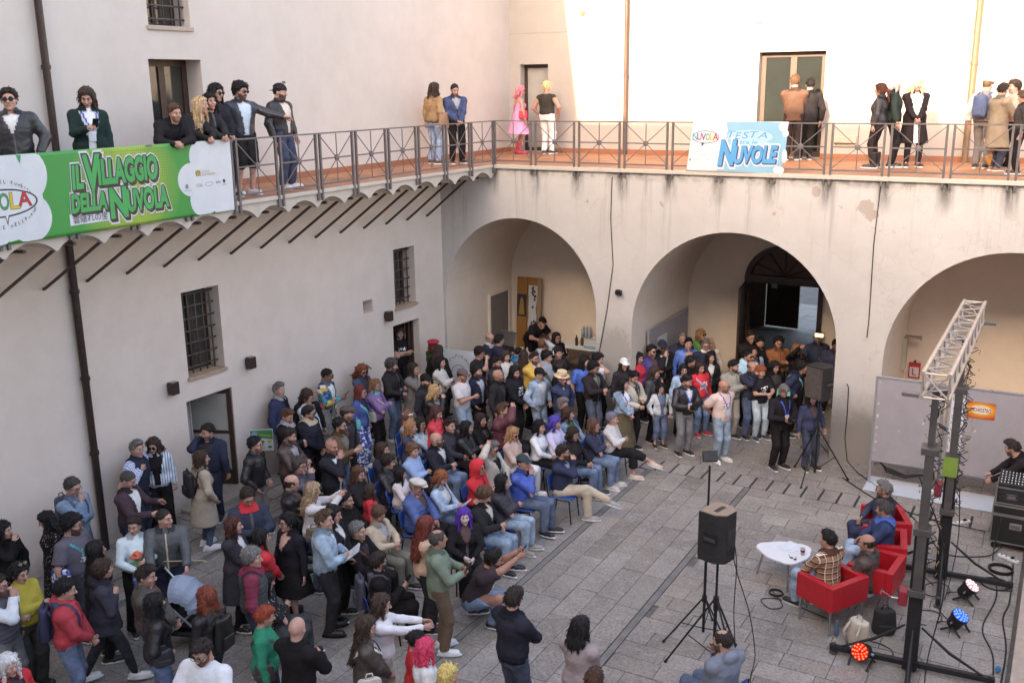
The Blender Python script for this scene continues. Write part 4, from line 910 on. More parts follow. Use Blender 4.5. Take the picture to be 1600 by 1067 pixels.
board(11.34, 12.6, .46, 2.12, -.90, 'grey display board at the right edge with a teal poster')
po = tag(MB().box(10.245, 10.70, -.921, -.916, 1.57, 1.87).obj('poster', None), 'orange poster lettered INCHIOSTRO on the grey display board', 'poster')
def orange_mat():
    m, nt, b = new_mat('orange_poster'); tc = nt.nodes.new('ShaderNodeTexCoord'); d = nd(nt, 'ShaderNodeVectorMath', operation='SUBTRACT'); nt.links.new(tc.outputs['Object'], d.inputs[0]); d.inputs[1].default_value = (10.47, -.92, 1.735)
    s_ = nd(nt, 'ShaderNodeVectorMath', operation='MULTIPLY'); s_.inputs[1].default_value = (1, 0, 2.0); nt.links.new(d.outputs[0], s_.inputs[0]); l = nd(nt, 'ShaderNodeVectorMath', operation='LENGTH'); nt.links.new(s_.outputs[0], l.inputs[0])
    nt.links.new(ramp(nt, l.outputs['Value'], [(.14, (.78, .70, .55)), (.19, (.75, .30, .03)), (.32, (.50, .08, .012))]), b.inputs['Base Color']); return m
po.data.materials.clear(); po.data.materials.append(orange_mat())
MP = Matrix(((1, 0, 0, 0), (0, 0, -1, -.9215), (0, 1, 0, 0), (0, 0, 0, 1)))
sp = Sheet(MP, po); pm_ = flat('print_maroon', (.20, .012, .05)); sp.text('INCHIOSTRO', 10.30, 10.63, 1.695, 1.765, pm_, .001, 0, .02); sp.text('L', 10.30, 10.325, 1.69, 1.79, pm_, .0012, 0, .02) if False else None
sp.text('FESTIVAL', 10.40, 10.54, 1.785, 1.80, P_gold, .001); sp.text('DEL FUMETTO', 10.41, 10.53, 1.66, 1.672, P_gold, .001)
pw = tag(MB().box(9.98, 10.20, -.921, -.916, .78, 1.98).obj('poster', P_white), 'tall white poster with a red emblem behind the rear tower', 'poster')
sp = Sheet(MP, pw); sp.disc(10.09, 1.70, .075, .06, P_red, .001, 20, 'emblem'); sp.text('NUVOLA', 10.0, 10.18, 1.40, 1.46, P_navy, .001); sp.text('fumetto', 10.02, 10.17, 1.25, 1.30, P_navy, .001)
pt = tag(MB().box(11.40, 11.75, -.921, -.916, .85, 1.9).obj('poster', P_white), 'white and dark teal poster at the right edge of the boards', 'poster')
sp = Sheet(MP, pt); sp.poly([(11.42, 1.3), (11.7, 1.2), (11.72, 1.85), (11.44, 1.86)], flat('print_teal', (.03, .13, .18)), .001)
cb = MB()
for k in range(4): cb.tube([(8.78 + .02 * k, -.75, .42), (8.95, -.72, .30 - .03 * k), (9.3, -.75, .22 - .02 * k), (9.75, -.7, .30)], .012, 6)
tag(cb.obj('cable', m_rubber, smooth=True), 'cables hanging below the left display board', 'cable', 'cables around the stage')

# flight cases
m_lam = plain('case_laminate', (.018, .016, .015), .45, 0, .3, 10); m_edge = plain('case_aluminium', (.40, .38, .37), .35, .8, .15)
def flight_case(x0, x1, y0, y1, z0, z1, label, lid=.0):
    t = thing('flight_case', label, 'flight case', group='black flight cases by the display boards')
    MB().box(x0 + .008, x1 - .008, y0 + .008, y1 - .008, z0 + .008, z1 - .008).obj('body', m_lam, t)
    e = .022
    for x in (x0, x1 - e):
        for y in (y0, y1 - e): MB().box(x, x + e, y, y + e, z0, z1).obj('edge_profile', m_edge, t)
    for z in (z0, z1 - e, *([z0 + lid, z0 + lid + e + .004] if lid else [])):
        f = MB(); f.box(x0 + e, x1 - e, y0, y0 + e, z, z + e); f.box(x0 + e, x1 - e, y1 - e, y1, z, z + e); f.box(x0, x0 + e, y0 + e, y1 - e, z, z + e); f.box(x1 - e, x1, y0 + e, y1 - e, z, z + e); f.obj('edge_profile', m_edge, t)
    for k in (.3, .75):
        cx = x0 + (x1 - x0) * k; h = MB(); h.box(cx - .09, cx + .09, y0 - .012, y0 - .001, (z0 + z1) / 2 - .06, (z0 + z1) / 2 + .05); ho = h.obj('handle_dish', m_edge, t, bevel=.006)
        MB().box(cx - .06, cx + .06, y0 - .022, y0 - .013, (z0 + z1) / 2 - .03, (z0 + z1) / 2 + .02).obj('handle', m_steel, ho)
    return t
fc = flight_case(10.90, 12.1, -2.85, -2.15, .13, .78, 'large black flight case on castors with recessed handles', .46)
for x in (10.98, 12.0):
    for y in (-2.77, -2.23):
        w = MB(); w.lathe([(.045, -.018), (.05, -.012), (.05, .012), (.045, .018)], 14, M=Matrix.Translation((x, y, .05)) @ Matrix.Rotation(math.pi / 2, 4, 'X')); w.box(x - .03, x + .03, y - .03, y + .03, .09, .13); w.obj('castor', m_rubber, fc)
f2 = flight_case(10.92, 11.7, -2.80, -2.2, .785, 1.07, 'black rack case stacked on the large flight case')
rk = MB()
for i in range(3): rk.box(10.97, 11.65, -2.815, -2.801, .82 + .075 * i, .885 + .075 * i)
rk.obj('rack_unit', plain('rack_face', (.05, .05, .055), .35, .5), f2)
mx = thing('mixer', 'small audio mixer on top of the rack case', 'mixer', (11.28, -2.5, 1.073))
MB().prism([(-.28, 0), (.24, 0), (.24, .12), (-.28, .05)], -.34, .34, 'x').obj('body', m_lam, mx, bevel=.006)
kn = MB()
for i in range(12):
    for j in range(5): kn.lathe([(.010, 0), (.008, .018)], 7, M=Matrix.Translation((-.30 + .05 * i, -.22 + .09 * j, .055 + .012 * j)))
kn.obj('knob', m_white, mx)
# power strips, cables, coils
def pstrip(x, y, rz, label):
    t = thing('power_strip', label, 'power strip', (x, y, 0), rz); MB().box(-.17, .17, -.03, .03, .003, .045).obj('body', m_white, t, bevel=.005)
    for k in range(4): MB().lathe([(.018, .0455), (.018, .047)], 10, M=Matrix.Translation((-.12 + .08 * k, 0, 0))).obj('socket', m_black, t)
    MB().box(.05, .09, -.02, .02, .048, .085).obj('plug', m_black, t, bevel=.004)
pstrip(10.42, -2.05, .8, 'white power strip on the floor behind the rear tower'); pstrip(11.22, -3.15, -.5, 'white power strip in front of the flight cases')
def cable(pts, label, r=.008, m=None):
    Q = []; P = [Vector(p) for p in pts]
    for i in range(len(P) - 1):
        p0, p1, p2, p3 = P[max(i - 1, 0)], P[i], P[i + 1], P[min(i + 2, len(P) - 1)]
        for k in range(6):
            t = k / 6; Q.append(.5 * ((2 * p1) + (p2 - p0) * t + (2 * p0 - 5 * p1 + 4 * p2 - p3) * t * t + (3 * p1 - p0 - 3 * p2 + p3) * t ** 3))
    Q.append(P[-1]); return tag(MB().tube(Q, r, 6).obj('cable', m or m_rubber, smooth=True), label, 'cable', 'cables around the stage')
def coil(x, y, r, n, label, rr_=.009):
    g = random.Random(int(x * 100)); pts = []
    for k in range(n * 16): a = k / 16 * 2 * math.pi; q = r * (1 + .07 * math.sin(k * .37)); pts.append((x + q * math.cos(a), y + q * math.sin(a) * .95, .012 + .010 * (k // 16) * .8))
    return tag(MB().tube(pts, rr_, 6).obj('cable_coil', m_rubber, smooth=True), label, 'cable coil')
cable([(8.2, -8.2, 1.95), (8.28, -8.2, 1.5), (8.26, -8.15, .8), (8.3, -8.1, .05), (8.5, -8.9, .01), (8.9, -9.6, .01)], 'cable hanging from the rear of the front loudspeaker', .007)
cable([(8.2, -8.28, 1.85), (8.33, -8.3, 1.4), (8.42, -8.0, .75), (8.5, -7.9, .1), (8.62, -8.5, .01), (9.1, -9.3, .01)], 'second looser cable hanging from the front loudspeaker', .007)
cable([(8.22, -5.95, .01), (8.45, -6.3, .01), (8.3, -6.45, .01), (8.12, -6.25, .01), (8.35, -6.12, .01), (8.8, -6.25, .01), (9.1, -6.35, .01)], 'thin cable looping between the coffee table and armchair', .007)
coil(8.27, -5.98, .10, 4, 'small coil of cable under the coffee table', .007); coil(11.15, -3.62, .17, 6, 'thick black cable coil below the flight cases', .012); coil(11.12, -4.15, .21, 2, 'loose coil of cable beside the pinkish stage light')
cable([(8.4, -.5, .015), (9.2, -1.5, .012), (9.9, -2.6, .012), (10.3, -3.4, .012), (10.9, -3.2, .012), (11.1, -2.9, .1)], 'long black cable crossing the paving behind the armchairs', .010)
cable([(8.2, -.9, .015), (9.0, -1.7, .012), (9.9, -2.1, .012), (10.8, -2.3, .05)], 'black cable running from the pier to the flight cases', .010)
cable([(11.05, -2.9, .6), (11.0, -3.2, .01), (11.15, -4.5, .01), (11.05, -5.6, .01), (11.25, -6.4, .01), (11.3, -8, .01)], 'cable running down the right side of the stage area', .010)
cable([(11.3, -3.3, .01), (11.33, -4.6, .01), (11.28, -5.2, .01), (11.38, -6.1, .01), (11.36, -7.5, .01)], 'second cable beside the right kerb', .011)
cable([(10.2, -7.0, 2.6), (10.52, -6.9, 1.8), (10.6, -6.8, 1.0), (10.5, -6.9, .1), (10.56, -7.6, .01), (10.7, -8.3, .01)], 'slack cable hanging from the front tower', .009)
cable([(10.5, -4.5, 1.6), (10.56, -4.6, .8), (10.5, -4.9, .05), (10.45, -5.3, .01), (10.62, -5.6, .01)], 'cable hanging from the rear tower to the stage lights', .008)
pg = MB(); pg.lathe([(.03, 0), (.035, .10), (.028, .12)], 10, M=Matrix.Translation((11.32, -6.6, .03)) @ Matrix.Rotation(1.3, 4, 'X')); tag(pg.obj('mains_plug', plain('plug_blue', (.02, .16, .36), .5)), 'blue mains plug on the cables by the right kerb', 'plug')
# bags by the armchairs
def bag(x, y, rz, w, d, h, col, label, name='backpack', straps=True, z=0, cat='bag', cloth=None):
    t = thing(name, label, cat, (x, y, z), rz); mt = cloth or plain('bag_' + '_'.join(f'{int(c*255)}' for c in col), col, .75, 0, .2, 9, .3)
    b = bmesh.new(); bmesh.ops.create_cube(b, size=1); bmesh.ops.subdivide_edges(b, edges=b.edges, cuts=3, use_grid_fill=True)
    for v in b.verts:
        p = v.co; q = Vector((p.x, p.y, p.z)); rr_ = 1 - .35 * max(0, abs(q.x * 2) * abs(q.y * 2) - .2) - .12 * (q.z + .5) ** 2 + .04 * math.sin(q.z * 9 + q.x * 5)
        v.co = Vector((q.x * w * rr_, q.y * d * rr_, (q.z + .5) * h + .01 * math.sin(q.x * 8)))
    me = bpy.data.meshes.new('bag_body'); b.to_mesh(me); b.free(); me.shade_smooth(); o = link('bag_body', me, mt, t); o.modifiers.new('s', 'SUBSURF').levels = 1
    MB().box(-w * .3, w * .3, -d * .60, -d * .40, h * .08, h * .45).obj('front_pocket', mt, t, bevel=.015)
    if straps:
        for sx in (-1, 1): MB().tube([(sx * w * .25, d * .35, h * .92), (sx * w * .32, d * .75, h * .6), (sx * w * .28, d * .4, h * .1)], .016, 6).obj('strap', mt, t, smooth=True)
    MB().tube([(-.05, 0, h * .96), (-.03, 0, h + .06), (.03, 0, h + .06), (.05, 0, h * .96)], .009, 6).obj('handle', mt, t, smooth=True)
    return t
bag(9.62, -6.92, 2.6, .34, .22, .42, (.52, .44, .36), 'cream backpack with dark stripes standing behind the red armchairs')
bag(9.86, -6.35, .4, .34, .2, .36, (.02, .018, .018), 'black cloth bag on the paving under the rear red armchairs', straps=False)
bt = thing('water_bottle', 'blue tinted water bottle on the paving under the nearest armchair', 'bottle', (9.30, -6.72, 0)); MB().lathe([(.03, 0), (.032, .02), (.032, .15), (.012, .19), (.012, .21)], 12).obj('bottle', plain('bottle_blue', (.08, .13, .22), .15), bt, smooth=True); MB().lathe([(.014, .2105), (.014, .225)], 10).obj('cap', P_blue, bt)

# ------------------------------------------------------------------ things in the first bay
def table(x0, x1, y0, y1, z, label, m, cloth=None):
    t = thing('table', label, 'table'); MB().box(x0, x1, y0, y1, z - .035, z).obj('tabletop', m, t, bevel=.004)
    for x in (x0 + .05, x1 - .05):
        for y in (y0 + .05, y1 - .05): MB().tube([(x, y, 0), (x, y, z - .035)], .018, 8).obj('leg', m_chrome, t)
    return t
table(-1.0, .55, .95, 1.6, .92, 'white food table with griddles in the first bay', m_white)
table(.75, 2.25, .75, 1.35, .88, 'steel counter with trays beside the pier', m_chrome)
table(.3, 2.2, 2.5, 3.1, .92, 'back table with cartons and bottles against the bay wall', m_white)
gr = thing('griddle', 'black contact griddle with raised lid on the food table', 'griddle', (-.62, 1.3, .921)); MB().box(-.24, .24, -.2, .2, 0, .12).obj('base', m_black, gr, bevel=.01); MB().box(-.23, .23, -.015, .015, 0, .36, M=Matrix.Translation((0, .2, .12)) @ Matrix.Rotation(-.35, 4, 'X')).obj('lid', m_mast, gr, bevel=.008); MB().tube([(-.18, .30, .46), (-.18, .24, .5), (.18, .24, .5), (.18, .30, .46)], .012, 6).obj('handle', m_chrome, gr)
for k, (x, y, r, h, c, lb) in enumerate(((.02, 1.2, .045, .2, (.45, .22, .15), 'copper coloured sauce bottle on the food table'), (.14, 1.22, .045, .2, (.6, .42, .34), 'pale pink sauce bottle on the food table'), (-.12, 1.35, .04, .16, (.6, .58, .55), 'white squeeze bottle on the food table'), (.75, 2.75, .04, .28, (.05, .03, .02), 'dark bottle on the back table'), (.88, 2.8, .04, .26, (.12, .07, .03), 'brown bottle on the back table'))):
    o = thing('bottle', lb, 'bottle', (x, y, .921)); MB().lathe([(r * .95, 0), (r, .02), (r, h * .65), (r * .4, h * .85), (r * .4, h)], 12).obj('bottle', plain(f'sauce{k}', c, .3), o, smooth=True); MB().lathe([(r * .45, h + .001), (r * .3, h + .03)], 10).obj('cap', m_white, o)
tr_ = thing('food_tray', 'black tray of food beside the sauce bottles', 'tray', (-.15, 1.08, .921)); MB().box(-.35, .30, -.1, .1, 0, .05).obj('tray', m_black, tr_, bevel=.008)
fd = MB(); rr = random.Random(5)
for k in range(30): fd.lathe([(.02, 0), (.03, .015), (.02, .03)], 7, M=Matrix.Translation((rr.uniform(-.3, .26), rr.uniform(-.08, .08), .05)))
fd.obj('food', plain('food', (.30, .17, .10), .7, 0, .5), tr_)['kind'] = 'stuff'
hw = thing('hot_cupboard', 'dark steel bain-marie full of trays on the counter', 'food warmer', (1.55, 1.05, .881)); MB().box(-.62, .45, -.27, .27, 0, .16).obj('body', plain('bain_marie', (.10, .075, .06), .35, .7), hw, bevel=.01)
for k in range(4): MB().box(-.58 + .26 * k, -.36 + .26 * k, -.22, .22, .161, .175).obj('tray', plain('tray_food', (.09, .06, .035), .5), hw)
tag(MB().box(1.98, 2.22, .85, 1.1, .885, 1.06).obj('carton', plain('green_cloth', (.02, .30, .05), .7), bevel=.02), 'bright green box at the end of the steel counter', 'box')
for k, (x0, x1, y, z1, c, lb) in enumerate(((1.05, 1.45, 2.75, 1.16, (.62, .62, .64), 'white carton on the back table, left one'), (1.50, 2.15, 2.75, 1.20, (.55, .55, .58), 'white carton with a blue band by the pier'),)):
    o = thing('carton', lb, 'box'); MB().box(x0, x1, y - .2, y + .15, .921, z1).obj('box', plain(f'carton{k}', c, .7), o, bevel=.006); MB().box(x0 + .002, x1 - .002, y - .204, y - .2005, .93, 1.0).obj('band', P_blue if k else P_sky, o)
wp = thing('water_pack', 'clear wrapped pack of water bottles on the back table', 'water pack', (1.05, 2.75, 1.165))
for i in range(3):
    for j in range(2): MB().lathe([(.04, 0), (.042, .2), (.015, .27), (.015, .3)], 10, M=Matrix.Translation((-.1 + .09 * i, -.05 + .09 * j, 0))).obj('bottle', plain('clear_plastic', (.42, .46, .50), .12), wp, smooth=True)
m_cork = plain('orange_board', (.36, .16, .045), .7, 0, .12, 3)
for k, (x, lb) in enumerate(((-1.02, 'orange panel with a dark picture leaning on the bay wall'), (-.70, 'orange panel with torn white paper leaning on the bay wall'))):
    o = thing('leaning_panel', lb, 'panel', (x, 2.98, 0)); M = Matrix.Rotation(-.06, 4, 'X'); MB().box(-.15, .15, -.015, .015, .02, 2.5, M=M).obj('panel', m_cork, o, bevel=.004)
    if k == 0:
        MB().box(-.14, .14, -.021, -.0155, 1.45, 2.05, M=M).obj('picture', P_dark, o); MB().prism([(-.09, 1.5), (.09, 1.5), (.05, 1.9), (0, 1.98), (-.05, 1.9)], -.0225, -.0212, 'y', M=M).obj('figure', P_gold, o)
    else:
        rr = random.Random(2); pl_ = [(-.12 + rr.uniform(-.015, .015), 1.0 + .1 * i) for i in range(14)] + [(.13 + rr.uniform(-.03, .03), 2.3 - .1 * i) for i in range(14)]
        MB().prism(pl_, -.018, -.0155, 'y', M=M).obj('torn_paper', P_white, o)
        t2 = MB()
        for i in range(14): px, pz = rr.uniform(-.09, .09), rr.uniform(1.1, 2.2); t2.prism([(px, pz), (px + .05, pz + .02), (px + .03, pz + .09), (px - .02, pz + .05)], -.0195, -.0183, 'y', M=M)
        t2.obj('print_remains', P_brown, o)
o = thing('leaning_panel', 'bare narrow board edge leaning beside the orange panels', 'panel', (-.46, 2.95, 0)); MB().box(-.05, .05, -.06, .02, .0, 2.5, M=Matrix.Rotation(-.05, 4, 'X')).obj('panel', plain('board_edge', (.30, .22, .15), .8), o)
# white roll-up sign in front of the first bay
rs = thing('standing_sign', 'white standing sign with an arc of dark letters before the first bay', 'sign', (-.82, -.42, 0), math.radians(8)); MB().box(-.42, .42, -.01, .01, .05, 1.36).obj('panel', P_white, rs, bevel=.003); MB().box(-.44, .44, -.14, .14, 0, .05).obj('foot', m_chrome, rs)
sr = Sheet(Matrix(((1, 0, 0, 0), (0, 0, -1, -.0105), (0, 1, 0, 0), (0, 0, 0, 1))), rs)
arc_text(sr, 'PITTOLA-PANINERIA', 0, .75, .33, .48, math.radians(178), math.radians(20), .075, P_dark, .001); sr.disc(0, .75, .2, .26, P_grey, .001, 26, 'emblem', (.93, .93))
# boards in the gate bay
db = thing('display_board', 'grey display board with a white poster along the wall of the gate bay', 'display board'); 
MB().box(3.46, 3.49, .85, 3.35, .35, 2.02).obj('panel', m_board, db)
for y in (.81, 3.35): MB().box(3.45, 3.50, y, y + .04, 0, 2.06).obj('upright', m_frame, db)
for z in (.33, 2.02): MB().box(3.452, 3.498, .85, 3.35, z, z + .035).obj('crossbar', m_frame, db)
pz = tag(MB().box(3.4905, 3.494, 1.35, 1.95, .75, 1.75).obj('poster', P_white), 'white poster with a dark curl on the board in the gate bay', 'poster'); sq = Sheet(Matrix(((0, 0, 1, 3.4942), (1, 0, 0, 0), (0, 1, 0, 0), (0, 0, 0, 1))), pz); sq.disc(1.65, 1.3, .2, .22, P_dark, .001, 24, 'emblem', (.8, .8)); sq.disc(1.66, 1.27, .07, .09, P_red, .001, 16, 'emblem')
# third bay: fittings on the side wall
o = thing('fuse_box', 'pale fuse box and bracket on the wall of the third bay', 'fuse box'); MB().box(8.612, 8.70, 2.55, 2.75, 1.35, 2.05).obj('box', plain('box_cream', (.45, .42, .34), .6), o, bevel=.008); MB().box(8.62, 8.95, 2.76, 2.95, 1.98, 2.04).obj('shelf', m_stone, o)
o = thing('hose_cabinet', 'red and white fire hose sign on the third bay wall', 'fire sign'); MB().box(8.70, 8.94, 3.19, 3.245, 1.02, 1.36).obj('frame', P_red, o); MB().box(8.725, 8.915, 3.18, 3.189, 1.05, 1.27).obj('panel', P_white, o); MB().tube([(8.79, 3.17, 1.24), (8.79, 3.17, 1.10), (8.86, 3.17, 1.10)], .012, 6).obj('emblem', P_red, o); MB().lathe([(.02, 1.362), (.02, 1.42)], 8, M=Matrix.Translation((8.82, 3.21, 0))).obj('knob', m_black, o)
# sign by the glazed door
ps_ = thing('info_sign', 'green and white sign board on a stand beside the glazed door', 'sign', (-1.32, -6.55, 0), math.radians(38)); MB().box(-.21, .21, -.01, .01, .80, 1.22).obj('panel', P_white, ps_, bevel=.003); MB().tube([(0, .03, 0), (0, .03, 1.0)], .015, 8).obj('stand', m_black, ps_); MB().box(-.16, .16, -.1, .16, 0, .02).obj('foot', m_black, ps_)
si = Sheet(Matrix(((1, 0, 0, 0), (0, 0, -1, -.0105), (0, 1, 0, 0), (0, 0, 0, 1))), ps_); si.poly([(-.2, 1.08), (.2, 1.02), (.2, 1.21), (-.2, 1.21)], P_leaf, .001); si.disc(-.13, 1.13, .055, .055, P_sky, .002, 18, 'emblem')
for i in range(2):
    for j in range(3): si.disc(-.12 + .13 * j, .98 - .11 * i, .04, .03, P_leaf if (i + j) % 2 else P_yellow, .002, 10, 'dish')
si.poly([(-.05, 1.11), (.18, 1.08), (.18, 1.10), (-.05, 1.13)], P_yellow, .002)
# ------------------------------------------------------------------ people: bodies, clothes and hair grown from distance fields
F32 = np.float32
def vec(*a): return np.array(a, F32)
def nrm(v): return v / max(1e-9, float(np.linalg.norm(v)))
def smin(a, b, k):
    h = np.clip(.5 + .5 * (b - a) / k, 0, 1); return b + (a - b) * h - k * h * (1 - h)
def caps(P, a, b, ra, rb, flat_end=False):
    ba = b - a; L2 = float(ba @ ba); t = ((P - a) @ ba) / L2; h = np.clip(t, 0, 1)
    d = np.sqrt((((P - a) - h[:, None] * ba) ** 2).sum(1)) - (ra + (rb - ra) * h)
    if flat_end: d = np.maximum(d, (t - 1) * math.sqrt(L2))
    return d
def ell(P, c, r):
    q = (P - vec(*c)) / vec(*r); k0 = np.sqrt((q * q).sum(1)); k1 = np.sqrt(((q / vec(*r)) ** 2).sum(1)); return k0 * (k0 - 1) / np.maximum(k1, 1e-6)
_fd = np.random.default_rng(11).normal(size=(40, 3)).astype(F32); _fp = np.random.default_rng(12).uniform(0, 6.28, 40).astype(F32)
def wob(P, freq, n=5, seed=0, st=(1, 1, 1)):
    o = np.zeros(len(P), F32); Q = P * vec(*st)
    for i in range(n):
        j = (seed * 5 + i) % 40; o += np.sin(Q @ _fd[j] * (freq * (1 + .37 * i)) + _fp[j] + 1.3 * np.sin(Q @ _fd[(j + 7) % 40] * freq * .6)) / (1 + .4 * i)
    return o / n * 1.6
def snet(f, lo, hi, step):
    """surface nets on a regular grid: returns vertices and quads"""
    lo = vec(*lo); n = np.maximum(3, np.ceil((vec(*hi) - lo) / step).astype(int) + 1)
    ax = [lo[i] + step * np.arange(n[i], dtype=F32) for i in range(3)]
    G = np.stack(np.meshgrid(*ax, indexing='ij'), -1).reshape(-1, 3)
    D = f(G).astype(F32).reshape(n)
    D[0] = np.maximum(D[0], 1e-3); D[-1] = np.maximum(D[-1], 1e-3); D[:, 0] = np.maximum(D[:, 0], 1e-3); D[:, -1] = np.maximum(D[:, -1], 1e-3); D[:, :, 0] = np.maximum(D[:, :, 0], 1e-3); D[:, :, -1] = np.maximum(D[:, :, -1], 1e-3)
    Sg = D < 0; c = tuple(int(v) - 1 for v in n)
    sl = lambda A, o: A[o[0]:o[0] + c[0], o[1]:o[1] + c[1], o[2]:o[2] + c[2]]
    offs = [(i, j, k) for i in (0, 1) for j in (0, 1) for k in (0, 1)]
    cnt = sum(sl(Sg, o).astype(np.int8) for o in offs); act = (cnt > 0) & (cnt < 8)
    idx = np.full(c, -1, np.int64); A = np.argwhere(act); idx[act] = np.arange(len(A))
    acc = np.zeros((len(A), 3), F32); num = np.zeros(len(A), F32)
    for o in offs:
        for d in range(3):
            if o[d]: continue
            p = list(o); p[d] = 1
            v0 = D[A[:, 0] + o[0], A[:, 1] + o[1], A[:, 2] + o[2]]; v1 = D[A[:, 0] + p[0], A[:, 1] + p[1], A[:, 2] + p[2]]
            m = (v0 < 0) != (v1 < 0); t = np.where(m, v0 / np.where(m, v0 - v1, 1), 0)
            q = np.tile(vec(*o), (len(A), 1)); q[:, d] = t; acc += np.where(m[:, None], q, 0); num += m
    V = lo + step * (A + acc / num[:, None])
    Qs = []
    for d in range(3):
        e, g = (d + 1) % 3, (d + 2) % 3
        s0 = [slice(1, None)] * 3; s0[d] = slice(0, -1)
        a = Sg[tuple(slice(1, n[i] - 1) if i != d else slice(0, n[i] - 1) for i in range(3))]; b = Sg[tuple(slice(1, n[i] - 1) if i != d else slice(1, n[i]) for i in range(3))]
        E = np.argwhere(a != b); flip = a[tuple(E.T)]
        base = E.copy(); base[:, e] += 1; base[:, g] += 1
        def cell(de, dg):
            q = base.copy(); q[:, e] -= de; q[:, g] -= dg; return idx[tuple(q.T)]
        q4 = np.stack([cell(1, 1), cell(0, 1), cell(0, 0), cell(1, 0)], 1); q4[~flip] = q4[~flip][:, ::-1]; Qs.append(q4)
    return V.astype(F32), np.concatenate(Qs)
def np_mesh(name, V, Q, mi=None, nmat=1):
    me = bpy.data.meshes.new(name); me.vertices.add(len(V)); me.vertices.foreach_set('co', np.ascontiguousarray(V, F32).ravel())
    me.loops.add(len(Q) * 4); me.loops.foreach_set('vertex_index', Q.astype(np.int32).ravel())
    me.polygons.add(len(Q)); me.polygons.foreach_set('loop_start', np.arange(0, len(Q) * 4, 4, dtype=np.int32))
    if mi is not None: me.polygons.foreach_set('material_index', mi.astype(np.int32))
    me.polygons.foreach_set('use_smooth', np.ones(len(Q), bool)); me.update(calc_edges=True)
    for k in range(nmat): me.materials.append(None)
    return me
def sub_mesh(V, Q, keep):
    q = Q[keep]; u, inv = np.unique(q.ravel(), return_inverse=True); return V[u], inv.reshape(-1, 4), u
def vnormals(V, Q):
    n = np.cross(V[Q[:, 2]] - V[Q[:, 0]], V[Q[:, 3]] - V[Q[:, 1]]); N = np.zeros_like(V)
    for k in range(4): np.add.at(N, Q[:, k], n)
    return N / np.maximum(np.linalg.norm(N, axis=1, keepdims=True), 1e-9)

# ---- skeleton and poses; a person faces +y, its right hand is on +x, feet on z = 0
def ik(S, T, l1, l2, pole):
    d = T - S; L = float(np.linalg.norm(d)); L2 = min(L, l1 + l2 - .004); d = d / L; T = S + d * L2
    a = (l1 * l1 - l2 * l2 + L2 * L2) / (2 * L2); h = math.sqrt(max(0, l1 * l1 - a * a)); p = pole - d * float(pole @ d); return S + d * a + nrm(p) * h, T
ARMS = {  # right wrist, left wrist (x mirrored for the left), elbow pull, palms
 'down': ((.29, .06, .86), (.30, .03, .86), (.9, -1, 0)), 'down2': ((.27, .10, .88), (.31, .0, .87), (.6, -1, 0)),
 'cross': ((-.075, .235, 1.19), (-.085, .21, 1.13), (1.4, -.1, -.6)), 'phone': ((.03, .30, 1.16), (.07, .29, 1.12), (1.2, -.3, -.9)),
 'phone1': ((.08, .31, 1.20), (.25, .04, .86), (.6, -.4, -1)), 'chin': ((.03, .17, 1.41), (-.08, .20, 1.13), (.5, .1, -1)),
 'pockets': ((.24, .11, .93), (.24, .11, .93), (1.1, -.9, 0)), 'clasp': ((.03, .24, .95), (.03, .25, .93), (1.4, -.5, -.2)),
 'strap': ((.12, .13, 1.30), (.25, .04, .86), (.8, -.2, -1)), 'photo': ((.09, .40, 1.53), (.07, .42, 1.52), (.7, -.1, -1)),
 'cam': ((.09, .23, 1.10), (.06, .26, 1.09), (1.3, -.4, -.5)), 'ear': ((.13, .08, 1.52), (.29, .04, .86), (.5, .7, -1.2)),
 'gest': ((.14, .38, 1.14), (.16, .36, 1.20), (.6, -.4, -1)), 'back': ((.08, -.17, .97), (.08, -.18, .95), (1, -.5, .2)),
 'point': ((.25, .03, .88), (.50, .42, 1.20), (.6, -.2, -1)), 'hold': ((.10, .27, 1.05), (.02, .28, 1.16), (.9, -.3, -.7)),
 'bag': ((.17, .10, 1.02), (.25, .03, .87), (.7, -1, -.2)), 'walk': ((.24, -.16, .90), (.24, .22, .92), (.4, -1, 0)),
 'shade': ((.02, .20, 1.66), (.24, .05, .87), (.8, .3, -.4)), 'drink': ((.02, .20, 1.48), (.24, .06, .88), (.8, .2, -1)), 'head': ((.13, .02, 1.70), (.05, .26, .98), (1, .2, -.2)),
 'lap': ((.08, .30, .66), (.06, .32, .64), (1.3, -.4, -.1)), 'knees': ((.14, .42, .56), (.14, .42, .56), (.7, -.6, .1)), 'bend': ((.16, .58, .98), (.13, .60, .97), (.8, -.1, -.6)),
 'rail': ((.10, .46, 1.02), (-.02, .46, 1.04), (.9, -.2, -.2)), 'squat': ((.09, .62, 1.02), (.07, .62, 1.04), (.7, 0, -1)), 'push': ((.20, .46, 1.02), (.22, .46, 1.02), (.8, -.6, -.4)), 'reach': ((.10, .55, 1.30), (.14, .62, 1.22), (.5, -.2, -1)),
}
GRIP = {'phone', 'phone1', 'photo', 'cam', 'strap', 'ear', 'bag', 'drink', 'push', 'rail', 'squat', 'bend', 'clasp', 'hold'}
SEX = {'M': dict(k=1.0, sw=.187, hw=.092, ar=1.22, pu=(0, .10, .22, .38, .47, .53, .57), pw=(.150, .174, .166, .184, .178, .115, .064), pd=(.116, .130, .122, .134, .118, .090, .064)),
       'F': dict(k=.95, sw=.166, hw=.098, ar=1.02, pu=(0, .10, .22, .36, .45, .51, .56), pw=(.155, .180, .138, .154, .150, .092, .054), pd=(.122, .134, .108, .130, .106, .078, .054))}
